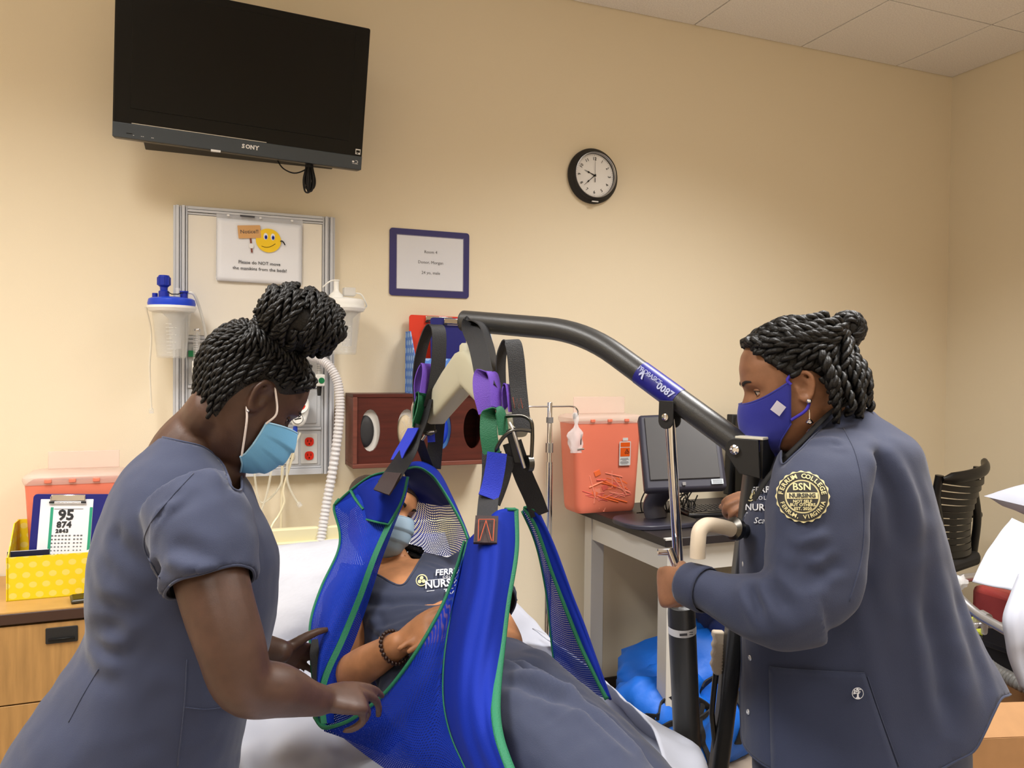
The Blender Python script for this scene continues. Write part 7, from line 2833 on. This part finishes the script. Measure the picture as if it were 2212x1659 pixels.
def hairline3(t):
    a = abs(math.atan2(math.sin(t), math.cos(t)))
    return float(np.interp(a, [0, .5, .9, 1.2, 1.5, 1.9, 2.4, PI], [.082, .078, .055, .030, .030, .0, -.05, -.07]))


G = []
for i in range(16):
    v = i/15
    row = []
    for k in range(61):
        t = 2*PI*k/60
        z0 = hairline3(t)
        row.append(H3.pt(t, z0+(.1215-z0)*v, .005*min(1, v*6+.1)+.002*noise.noise(V((t*9, v*5, 1))), False))
    G.append(row)
MB().grid(G).build('hair_cap', M_hairb, pa, smooth=180)
# dark hair falling behind the neck on the far side
mb, rn = MB(), random.Random(6)
for k in range(26):
    a = H3.pt(2.2+.9*k/26, -.03, .004, False)
    e = at(908+rn.uniform(-20, 14), 1196+rn.uniform(-10, 14), 2.10+rn.uniform(-.03, .05))
    mb.tube([V(p) for p in catmull([a, (a+e)/2+V((0, .02, -.02)), e], 6)], .005, 5)
mb.build('loose_hair', mat('hair_black', rgb(15, 13, 13), .42), pa, kind='stuff')
MB().lathe([(.0024*math.sin(a), .0024*math.cos(a)) for a in np.linspace(0, PI, 8)], at(880, 1193, 2.06), (0, 0, 1), 8).build('earring', M_chrome, pa)

# scrub top with a V neck
tp = MB()
torso(tp, [(V((.485, 2.065, .915)), .075, .058, XW_, NB)]+[(c, a, b, XW_, NB) for c, a, b in T3[1:]], n=40)
for P, R in (([V((.375, 1.985, .885)), V((.350, 1.93, .872)), at(768, 1312, 1.85)], [.070, .072, .066]), ([V((.64, 1.99, .905)), V((.675, 1.91, .885)), V((.692, 1.83, .860))], [.070, .070, .066])):
    limb(tp, P, R, 22, cap=False)
A3 = lambda *q: [at(*p) for p in q]
F3 = [
    (A3((770, 1300, 1.85), (850, 1310, 1.8), (940, 1300, 1.8), (980, 1270, 1.85)), .014, -0.0102),
    (A3((790, 1350, 1.8), (860, 1345, 1.76), (950, 1320, 1.75)), .012, 0.0102),
    (A3((800, 1380, 1.76), (850, 1370, 1.73), (930, 1335, 1.72)), .009, -0.0119),
    (A3((800, 1330, 1.8), (830, 1370, 1.76), (850, 1420, 1.72)), .012, 0.0085),
    (A3((780, 1260, 1.95), (800, 1300, 1.9), (800, 1350, 1.85)), .012, -0.0085),
    (A3((905, 1200, 1.98), (960, 1225, 1.95), (985, 1260, 1.92)), .010, -0.0085),
    (A3((770, 1440, 1.72), (830, 1440, 1.68), (900, 1420, 1.64)), .012, -0.0102),
]


def keep3(vs):
    k = np.ones(len(vs), bool)
    P = np.array([px_of(p) for p in vs])
    x, y = P[:, 0], P[:, 1]
    front = (vs-np.array(V((.485, 1.98, .885))))@np.array(NB) > -.02
    vtop = np.interp(x, [790, 868, 912, 925], [1225, 1268, 1200, 1180])
    k &= ~(front & (y < vtop) & (x > 790) & (x < 925) & (vs[:, 1] > 1.80))
    k &= ~(((vs-np.array(V((.485, 2.045, .912))))@np.array(SP)) > .012)
    for c_, d_ in ((at(768, 1312, 1.85), (at(768, 1312, 1.85)-V((.350, 1.93, .872))).normalized()), (V((.692, 1.83, .855)), (V((.692, 1.83, .855))-V((.675, 1.91, .875))).normalized())):
        q = vs-np.array(c_)
        al = q@np.array(d_)
        pe = np.linalg.norm(q-np.outer(al, np.array(d_)), axis=1)
        k &= ~((np.abs(al) < .012) & (pe < .057))
    return k


o, v3, f3 = garment(tp, 'scrub_top', M_scrub2, pa, F3, ((.004, 14, XW_, .35, 6),), .006, keep=keep3, hem=.0028)
o.modifiers.new('s', 'SOLIDIFY').thickness = .002
bv3 = surf(v3, f3)
lc = at(958, 1252, 1.95)
lx = (CR+CU*.10).normalized()
ly = (CU*.95-CR*.06).normalized()
ld_ = ray(958, 1252).normalized()
mb = MB()
text(mb, 'FERRUM', lc+ly*.018+lx*.018, lx, ly, .0205, shear=.15, bold=.0004)
text(mb, 'COLLEGE', lc+ly*.006+lx*.020, lx, ly, .008, space=1.4)
text(mb, 'NURSING', lc-ly*.009+lx*.008, lx, ly, .0245, bold=.0005)
mb.box(lc-ly*.023+lx*.002, (.085, .0006, .0012), (lx, ld_, ly))
mb.box(lc+ly*.002+lx*.002, (.085, .0006, .0009), (lx, ld_, ly))
text(mb, 'Skye', lc-ly*.030+lx*.016, lx, ly, .0145, bold=.0004)
drape(mb, bv3, ld_, .0016, lc, .05)
mb.build('chest_lettering', M_thread, pa, smooth=0, kind='stuff')
mb = MB()
ec_ = lc+lx*-.052+ly*.004
mb.tube([ec_+lx*(.013*math.cos(a))+ly*(.013*math.sin(a)) for a in np.linspace(0, 2*PI, 22)], .0013, 4)
for k in range(3):
    a = PI/2+k*2*PI/3
    mb.prism(ell(.0045, .0045, 10), ec_+lx*(.0055*math.cos(a))+ly*(.0055*math.sin(a)), lx, ly, .0004)
drape(mb, bv3, ld_, .0018, lc, .05)
mb.build('chest_crest', M_gold, pa, smooth=0, kind='stuff')

# trousers
tr = MB()
torso(tr, [(V((.525, 1.62, .775)), .178, .118, XW_, NB), (V((.535, 1.53, .768)), .182, .118, XW_, NB), (V((.54, 1.44, .78)), .172, .10, XW_, V((0, -.1, 1)))], n=36)
limb(tr, [V((.47, 1.49, .79)), V((.518, 1.30, .818)), kR+V((0, 0, .004)), (kR+fR)/2+V((0, 0, .0)), fR+V((0, .03, 0))], [.104, .102, .092, .085, .078], 24)
limb(tr, [V((.622, 1.49, .772)), V((.655, 1.30, .752)), kL+V((0, 0, .004)), (kL+fL)/2, fL+V((0, .03, 0))], [.100, .096, .086, .080, .074], 24)
F4 = [
    (A3((1085, 1420, 1.48), (1150, 1440, 1.42), (1220, 1480, 1.36)), .014, -0.0162),
    (A3((1100, 1470, 1.4), (1170, 1480, 1.34), (1250, 1530, 1.27)), .016, 0.0180),
    (A3((1110, 1510, 1.36), (1150, 1560, 1.3), (1160, 1640, 1.24)), .016, -0.0144),
    (A3((1180, 1500, 1.32), (1240, 1560, 1.25), (1270, 1640, 1.2)), .016, -0.0162),
    (A3((1120, 1480, 1.38), (1130, 1560, 1.33), (1120, 1640, 1.27)), .014, 0.0144),
    (A3((1250, 1520, 1.27), (1320, 1560, 1.2), (1390, 1620, 1.13)), .014, -0.0126),
    (A3((1230, 1470, 1.45), (1290, 1530, 1.4), (1340, 1610, 1.33)), .014, -0.0126),
    (A3((1200, 1560, 1.26), (1240, 1610, 1.22), (1300, 1659, 1.17)), .014, 0.0144),
]
garment(tr, 'trousers', M_scrub2, pa, F4, ((.009, 10, (.3, 1, 0), .3, 4), (.0025, 26, None, 1, 2)), .006)
for f_ in (fR, fL):
    R = []
    for t, a, b in ((-.02, .03, .034), (.02, .036, .04), (.08, .038, .045), (.13, .034, .04), (.16, .02, .025)):
        R.append(sring(f_+V((0, -.05, -.03+t)), a, b, V((1, 0, 0)), V((0, 1, 0)), 16, 2.5))
    MB().rings(R).build('shoe', M_shoe, pa, smooth=60)
# beaded bracelet
wc = at(852, 1398, 1.592)
wd = (at(862, 1392, 1.585)-at(795, 1432, 1.64)).normalized()
wx, wy, _ = frame(wd, CR)
M_bead = mat('bead_brown', rgb(46, 26, 20), .3)
bead0 = None
br = thing('bracelet', 'dark brown beaded bracelet on the wrist of the person in the sling', 'bracelet', wc)
for k in range(24):
    a = 2*PI*k/24
    p = wc+(wx*math.cos(a)+wy*math.sin(a))*.0335
    if bead0 is None:
        bead0 = MB().lathe([(.0046*math.sin(q), .0046*math.cos(q)) for q in np.linspace(0, PI, 7)], p, (0, 0, 1), 8).build('bead', M_bead, br, smooth=180)
        b0p = p
    else:
        o = bead0.copy()
        COL.objects.link(o)
        o.location = bead0.location+(p-b0p)

# =================================================================== SLING
M_net = mesh_fabric('sling_net', rgb(7, 39, 142), .0050, .21)
M_netd = mesh_fabric('sling_net_dense', rgb(8, 43, 148), .0048, .13)
M_slg = mat('sling_cloth', rgb(5, 33, 132), .75, spec=.2, bump=.3, bscale=700)
M_bind = mat('binding_green', rgb(18, 102, 70), .65, bump=.6, bscale=420)
M_web = mat('webbing_black', rgb(26, 26, 29), .6, bump=.5, bscale=500)
M_wpur = mat('webbing_purple', rgb(98, 62, 170), .6, bump=.6, bscale=420)
M_wgrn = mat('webbing_green', rgb(18, 92, 60), .6, bump=.6, bscale=420)
M_wblu = mat('webbing_blue', rgb(22, 44, 176), .55, bump=.5, bscale=420)
M_stitch = mat('stitch_orange', rgb(170, 74, 44), .7)
M_patch = mat('stitch_patch', rgb(44, 28, 28), .7, bump=.4, bscale=500)
sl = thing('patient_sling', 'royal blue mesh patient sling with green binding hanging from the lift', 'sling', (.55, 1.7, .75))


def rail(pts, n=8):
    return [V(p) for p in catmull([at(*p) for p in pts], n)]


def resamp(P, n):
    L_ = [0]
    for a, b in zip(P, P[1:]):
        L_.append(L_[-1]+(b-a).length)
    A = np.array([tuple(p) for p in P])
    return [V([np.interp(t, L_, A[:, i]) for i in range(3)]) for t in np.linspace(0, L_[-1], n)]


def sheet(rails, name, m, n=44, per=7, wr=.0, wfreq=3, seed=0, solid=.0, fold_dir=None):
    """surface through several 3D curves"""
    Rr = [resamp(rail(r), n) for r in rails]
    G = []
    for i in range(n):
        row = catmull([r[i] for r in Rr], per)
        out = []
        for j, p in enumerate(row):
            p = V(p)
            if wr:
                s_ = j/(len(row)-1)
                p = p-CF*(wr*math.sin(2*PI*wfreq*s_+1.5*math.sin(i*.12+seed))*math.sin(PI*s_)*min(1, 3*math.sin(PI*i/(n-1))+.15))
            out.append(p)
        G.append(out)
    o = MB().grid(G).build(name, m, sl, smooth=180, solid=solid)
    return o, G


def edge(P, parent, w_=.0048, name='green_binding', n=60):
    P = resamp(P, n)
    return MB().tube(P, w_, 8, flat=.55).build(name, M_bind, parent, smooth=180)


def band(P, wd, parent, width=.014, name='green_binding'):
    mb = MB()
    strap(mb, P, wd, width, .0035, per=4)
    return mb.build(name, M_bind, parent, smooth=60)


# --- near side panel round the patient's right shoulder and arm
La = [(733, 1078, 2.0), (722, 1098, 2.0), (735, 1150, 1.98), (730, 1195, 1.95), (695, 1270, 1.86), (672, 1345, 1.77), (673, 1420, 1.70), (679, 1490, 1.63), (680, 1548, 1.585)]
Ma = [(790, 1050, 1.98), (775, 1085, 1.95), (780, 1135, 1.92), (765, 1195, 1.86), (730, 1275, 1.76), (702, 1350, 1.69), (690, 1420, 1.64), (686, 1490, 1.60), (690, 1556, 1.57)]
Ga = [(876, 1030, 1.97), (866, 1080, 1.95), (842, 1130, 1.91), (808, 1205, 1.84), (777, 1290, 1.76), (738, 1385, 1.68), (708, 1450, 1.63), (696, 1500, 1.60), (700, 1562, 1.565)]
Ra = [(882, 1034, 1.985), (872, 1084, 1.97), (852, 1136, 1.935), (824, 1212, 1.87), (796, 1300, 1.79), (764, 1390, 1.71), (736, 1450, 1.66), (722, 1505, 1.62), (722, 1562, 1.585)]
so, Gs = sheet([La, Ma, Ga, Ra], 'side_panel', M_netd, 60, 8, .004, 3, 1)
edge([r[0] for r in Gs], so)
Gb = [g[16] for g in Gs]
band([p-CF*.003 for p in resamp(Gb, 22)], [(g[18]-g[14]) for g in [Gs[int(i*59/21)] for i in range(22)]], so, .013)
# padded shoulder piece with its stitched lower seam
Sa = [(762, 1060, 2.00), (775, 1082, 1.97), (788, 1120, 1.94)]
Sb = [(800, 1034, 1.93), (806, 1075, 1.905), (808, 1126, 1.89)]
Sc = [(846, 1026, 1.93), (838, 1075, 1.905), (826, 1130, 1.89)]
Sd = [(879, 1030, 1.955), (866, 1080, 1.935), (838, 1133, 1.90)]
sh_o, Gp = sheet([Sa, Sb, Sc, Sd], 'shoulder_pad', M_slg, 24, 6, .004, 2, 0, solid=.004)
edge(Gp[-1], sh_o, .0052)
edge([r[-1] for r in Gp], sh_o, .0058)
Ha = [(724, 1090, 2.0), (760, 1058, 1.98), (800, 1030, 1.97), (836, 1020, 1.98)]
Hb = [(745, 1110, 1.985), (772, 1090, 1.965), (803, 1066, 1.95), (830, 1056, 1.95)]
ho, Gh = sheet([Ha, Hb], 'hood_wing', M_slg, 20, 6)
edge(Gh and [r[0] for r in Gh], ho, .0048)
edge(rail([(758, 1060, 1.975), (768, 1078, 1.955), (785, 1100, 1.935)]), ho, .0042)

# --- hood on the far side: outer cloth, inner cloth, inner net
Oe = [(864, 1014, 2.03), (893, 998, 2.12), (926, 1002, 2.17), (951, 1024, 2.18), (976, 1072, 2.14), (1000, 1126, 2.08), (1014, 1162, 2.03)]
Ie = [(864, 1016, 2.02), (900, 1009, 2.06), (926, 1022, 2.09), (945, 1042, 2.10), (972, 1084, 2.08), (997, 1130, 2.04), (1011, 1166, 2.0)]
oo, Go = sheet([Oe, Ie], 'hood_outer', M_slg, 40, 5, solid=.003)
edge([r[-1] for r in Go], oo, .0058)
Ic = [(872, 1020, 2.05), (884, 1036, 2.20), (905, 1050, 2.26), (925, 1062, 2.26), (945, 1078, 2.22), (962, 1088, 2.17), (976, 1090, 2.09)]
Id = [(876, 1022, 2.10), (880, 1050, 2.30), (900, 1082, 2.34), (922, 1088, 2.33), (945, 1092, 2.27), (962, 1092, 2.19), (974, 1090, 2.10)]
T0 = [(866, 1016, 2.03), (900, 1009, 2.06), (926, 1022, 2.09), (945, 1042, 2.10), (963, 1068, 2.09), (974, 1088, 2.08)]
io, Gi = sheet([T0, Ic, Id], 'hood_lining', mat('lining_navy', rgb(3, 12, 84), .8, spec=.15), 34, 6, .006, 2)
T1 = [(878, 1045, 2.28), (882, 1095, 2.33), (884, 1140, 2.32), (886, 1180, 2.27), (880, 1215, 2.20)]
T2 = [(920, 1085, 2.33), (925, 1120, 2.33), (930, 1150, 2.30), (935, 1180, 2.24), (935, 1205, 2.18)]
T3_ = [(955, 1088, 2.24), (962, 1115, 2.24), (968, 1145, 2.20), (972, 1175, 2.15), (972, 1200, 2.12)]
T4 = [(974, 1088, 2.085), (988, 1114, 2.07), (1000, 1138, 2.05), (1010, 1166, 2.02), (1012, 1200, 2.0)]
M_neto = mesh_fabric('sling_net_open', rgb(6, 30, 130), .0078, .345)
sheet([T1, T2, T3_, T4], 'hood_net', M_neto, 30, 8, .005, 3)
# back of the sling under the patient
sheet([[(735, 1215, 2.05), (725, 1250, 2.0), (690, 1340, 1.80), (690, 1480, 1.65), (700, 1580, 1.58)],
       [(820, 1225, 2.32), (830, 1280, 2.26), (850, 1390, 2.04), (880, 1520, 1.86), (900, 1640, 1.72)],
       [(960, 1225, 2.26), (985, 1280, 2.17), (1010, 1370, 2.02), (1040, 1480, 1.88), (1080, 1580, 1.75)],
       [(1030, 1225, 2.06), (1045, 1280, 2.0), (1110, 1390, 1.92), (1160, 1450, 1.84), (1200, 1520, 1.76)]], 'back_panel', M_netd, 30, 8)

# --- near leg section: net below the green edge, then the padded flap
Eb = [(682, 1548, 1.580), (700, 1571, 1.55), (730, 1566, 1.525), (764, 1551, 1.50), (812, 1515, 1.475), (852, 1474, 1.46), (905, 1400, 1.46), (955, 1310, 1.50), (985, 1230, 1.555), (1003, 1172, 1.61)]
Mb = [(845, 1668, 1.46), (852, 1655, 1.45), (862, 1632, 1.435), (876, 1602, 1.42), (894, 1565, 1.41), (915, 1520, 1.405), (938, 1450, 1.415), (962, 1360, 1.46), (988, 1255, 1.53), (1006, 1175, 1.60)]
Ib = [(1065, 1760, 1.27), (1030, 1700, 1.29), (1000, 1640, 1.315), (978, 1590, 1.345), (964, 1535, 1.365), (960, 1480, 1.39), (964, 1410, 1.42), (976, 1330, 1.48), (992, 1250, 1.54), (1010, 1172, 1.605)]
lo, Gl = sheet([Eb, Mb, Ib], 'leg_net', M_net, 60, 9, .007, 2, 2)
edge([r[0] for r in Gl], lo, .0066, n=90)
Ic_ = [(1012, 1168, 1.60), (992, 1250, 1.54), (976, 1330, 1.478), (964, 1410, 1.418), (960, 1480, 1.388), (964, 1535, 1.363), (978, 1590, 1.343), (1000, 1640, 1.313), (1030, 1700, 1.285), (1080, 1790, 1.25)]
F1_ = [(1040, 1140, 1.60), (1025, 1250, 1.49), (1012, 1330, 1.41), (1002, 1410, 1.35), (998, 1480, 1.30), (1000, 1535, 1.265), (1008, 1590, 1.24), (1024, 1640, 1.225), (1050, 1700, 1.21), (1095, 1790, 1.19)]
F2_ = [(1075, 1104, 1.61), (1068, 1220, 1.50), (1056, 1320, 1.41), (1046, 1410, 1.34), (1040, 1480, 1.28), (1042, 1535, 1.235), (1050, 1590, 1.195), (1066, 1640, 1.17), (1090, 1700, 1.15), (1125, 1790, 1.13)]
F3_ = [(1112, 1100, 1.645), (1112, 1190, 1.585), (1094, 1300, 1.485), (1083, 1390, 1.40), (1074, 1470, 1.305), (1071, 1535, 1.23), (1078, 1590, 1.175), (1094, 1640, 1.14), (1118, 1700, 1.11), (1150, 1790, 1.08)]
fo_, Gf = sheet([Ic_, F1_, F2_, F3_], 'leg_flap', M_slg, 60, 8, .006, 3.5, 3, solid=.005)
edge([r[0] for r in Gf], fo_, .0044, n=80)
edge([r[-1] for r in Gf], fo_, .0085, n=90)
edge(Gf[0][20:], fo_, .0066, n=20)
# --- far leg flap
D0 = [(1128, 1104, 1.80), (1150, 1152, 1.82), (1166, 1205, 1.84), (1182, 1290, 1.86), (1190, 1370, 1.865), (1197, 1430, 1.86), (1225, 1480, 1.82)]
D1 = [(1134, 1096, 1.765), (1160, 1138, 1.755), (1196, 1240, 1.74), (1230, 1330, 1.72), (1258, 1400, 1.70), (1285, 1455, 1.68), (1312, 1510, 1.66)]
D2 = [(1150, 1098, 1.750), (1182, 1150, 1.745), (1218, 1245, 1.73), (1248, 1330, 1.715), (1272, 1395, 1.70), (1294, 1450, 1.68), (1316, 1510, 1.66)]
D3 = [(1166, 1110, 1.76), (1200, 1186, 1.755), (1236, 1285, 1.74), (1262, 1350, 1.725), (1284, 1412, 1.71), (1302, 1462, 1.69), (1320, 1512, 1.665)]
sheet([D0, D1], 'far_leg_net', M_net, 44, 9, .004, 2)
do, Gd = sheet([D1, D2, D3], 'far_leg_flap', M_slg, 44, 6, .003, 2, 1, solid=.004)
edge([r[0] for r in Gd], do, .0070, n=70)
edge(rail([(1128, 1104, 1.80), (1150, 1152, 1.82), (1166, 1205, 1.84), (1182, 1290, 1.86), (1190, 1370, 1.865), (1197, 1430, 1.86)]), do, .0034, n=40)
edge(Gd[0], do, .0060, n=16)


# --- straps and loops
def web(pts, wdirs, width, m, name='strap', th=.0026):
    mb = MB()
    strap(mb, [at(*p) for p in pts], wdirs, width, th)
    return mb.build(name, m, sl, smooth=40)


W1 = (CR*.9+CF*.55)
W2 = (CR*.75-CF*.65)
web([(905, 872, 2.10), (903, 820, 2.10), (908, 770, 2.10), (922, 722, 2.10), (938, 702, 2.09), (948, 716, 2.075), (948, 770, 2.07), (941, 830, 2.07), (930, 880, 2.07)], [CR*.55+CF*.8]*4+[CR*.8+CF*.55]*5, .042, M_web, 'long_loop')
web([(908, 870, 2.085), (906, 830, 2.09), (913, 800, 2.085), (922, 787, 2.075), (924, 806, 2.065), (918, 850, 2.06)], [CR*.6+CF*.8]*6, .040, M_wpur, 'middle_loop')
web([(900, 922, 2.08), (902, 885, 2.08), (908, 860, 2.075), (913, 852, 2.065), (910, 880, 2.055), (900, 915, 2.05)], [CR*.45+CF*.9]*6, .038, M_wgrn, 'short_loop')
web([(922, 862, 2.07), (912, 905, 2.06), (897, 945, 2.05), (876, 985, 2.01), (854, 1018, 1.925), (834, 1048, 1.89)], [W2]*3+[CR*.8-CU*.2]*3, .044, M_web)
web([(893, 925, 2.06), (880, 950, 2.04), (865, 975, 2.02), (857, 992, 2.005)], [W2]*4, .040, M_wblu, 'blue_loop')
web([(850, 1022, 1.905), (838, 1042, 1.885), (824, 1064, 1.87)], [CR*.85+CU*.3]*3, .046, M_patch, 'stitched_patch', .005)
web([(900, 938, 2.10), (910, 965, 2.13), (920, 992, 2.16), (928, 1012, 2.18)], [CR]*4, .026, M_web)
web([(950, 880, 2.14), (944, 920, 2.15), (940, 965, 2.17), (936, 1012, 2.18)], [CR]*4, .042, M_web)
web([(930, 925, 2.13), (931, 940, 2.13), (932, 955, 2.13)], [CR]*3, .020, M_wblu, 'blue_loop')
# middle loop over the boom end, and the right-hand hook
web([(1052, 880, 1.745), (1044, 810, 1.79), (1031, 745, 1.85), (1018, 712, 1.90), (1018, 697, 1.93), (1032, 694, 1.915), (1046, 712, 1.88), (1058, 745, 1.83), (1070, 800, 1.77), (1076, 842, 1.73)], [CR*.8-CF*.5]*4+[CR*.7+CF*.7]*2+[CR*.25+CF*.95]*4, .044, M_web, 'long_loop')
web([(1052, 890, 1.715), (1042, 850, 1.725), (1040, 818, 1.735), (1051, 804, 1.735), (1064, 808, 1.73), (1070, 840, 1.72), (1072, 880, 1.71)], [CR*.9-CF*.3]*3+[CR*.5+CF*.8]*4, .040, M_wpur, 'middle_loop')
web([(1062, 980, 1.675), (1056, 940, 1.68), (1056, 905, 1.69), (1064, 886, 1.69), (1076, 884, 1.69), (1083, 900, 1.69), (1088, 940, 1.685)], [CR*.95-CF*.2]*3+[CR*.5+CF*.8]*4, .038, M_wgrn, 'short_loop')
web([(1086, 880, 1.77), (1082, 820, 1.77), (1083, 770, 1.77), (1092, 742, 1.765), (1106, 738, 1.755), (1114, 770, 1.745), (1119, 830, 1.735), (1125, 890, 1.72), (1130, 930, 1.71)], [CR*.5+CF*.85]*4+[CR*.9+CF*.35]*5, .040, M_web, 'long_loop')
web([(1096, 890, 1.74), (1093, 850, 1.745), (1096, 834, 1.745), (1101, 832, 1.74), (1104, 850, 1.735), (1108, 890, 1.73)], [CR*.5+CF*.9]*6, .036, M_wpur, 'middle_loop')
web([(1074, 978, 1.665), (1070, 1010, 1.66), (1062, 1050, 1.65), (1054, 1075, 1.64)], [CR*.9+CF*.2]*4, .042, M_wblu, 'blue_loop', .004)
web([(1062, 975, 1.68), (1062, 1030, 1.665), (1055, 1080, 1.64), (1051, 1130, 1.585), (1048, 1172, 1.545)], [CR]*5, .042, M_web)
web([(1100, 985, 1.69), (1090, 1020, 1.685), (1078, 1055, 1.67), (1066, 1085, 1.655)], [CR*.8+CF*.5]*4, .034, M_web)
pt_ = web([(1052, 1116, 1.585), (1050, 1145, 1.560), (1048, 1174, 1.535)], [CR]*3, .046, M_patch, 'stitched_patch', .006)
mb = MB()
sd = lambda x, y: at(x, y, 1.579-.05*(y-1116)/58-.004)
for a, b in (((1034, 1122), (1033, 1169)), ((1068, 1122), (1065, 1169)), ((1034, 1122), (1068, 1122)), ((1036, 1168), (1050, 1124)), ((1050, 1124), (1062, 1168))):
    mb.tube([sd(*a), sd(*b)], .0009, 4)
mb.build('stitching', M_stitch, pt_, kind='stuff')
web([(1106, 955, 1.695), (1116, 985, 1.70), (1132, 1030, 1.72), (1152, 1075, 1.74), (1166, 1112, 1.75)], [CR*.95+CU*.3]*5, .042, M_web)
web([(1126, 1000, 1.715), (1134, 1025, 1.722), (1142, 1045, 1.73)], [CR*.95+CU*.3]*3, .030, M_wblu, 'blue_loop')
mb = MB()
zg = [(1108, 858), (1112, 882), (1117, 860), (1121, 882), (1125, 860), (1129, 882)]
mb.tube([at(x, y, 1.715) for x, y in zg], .0007, 4)
mb.build('stitching', M_stitch, sl, kind='stuff')
# black side handle of the sling by the nurse's far hand
web([(684, 1382, 1.685), (680, 1410, 1.655), (684, 1445, 1.635), (688, 1490, 1.61)], [CR*.9+CU*.1]*4, .020, M_web, 'side_handle', .004)
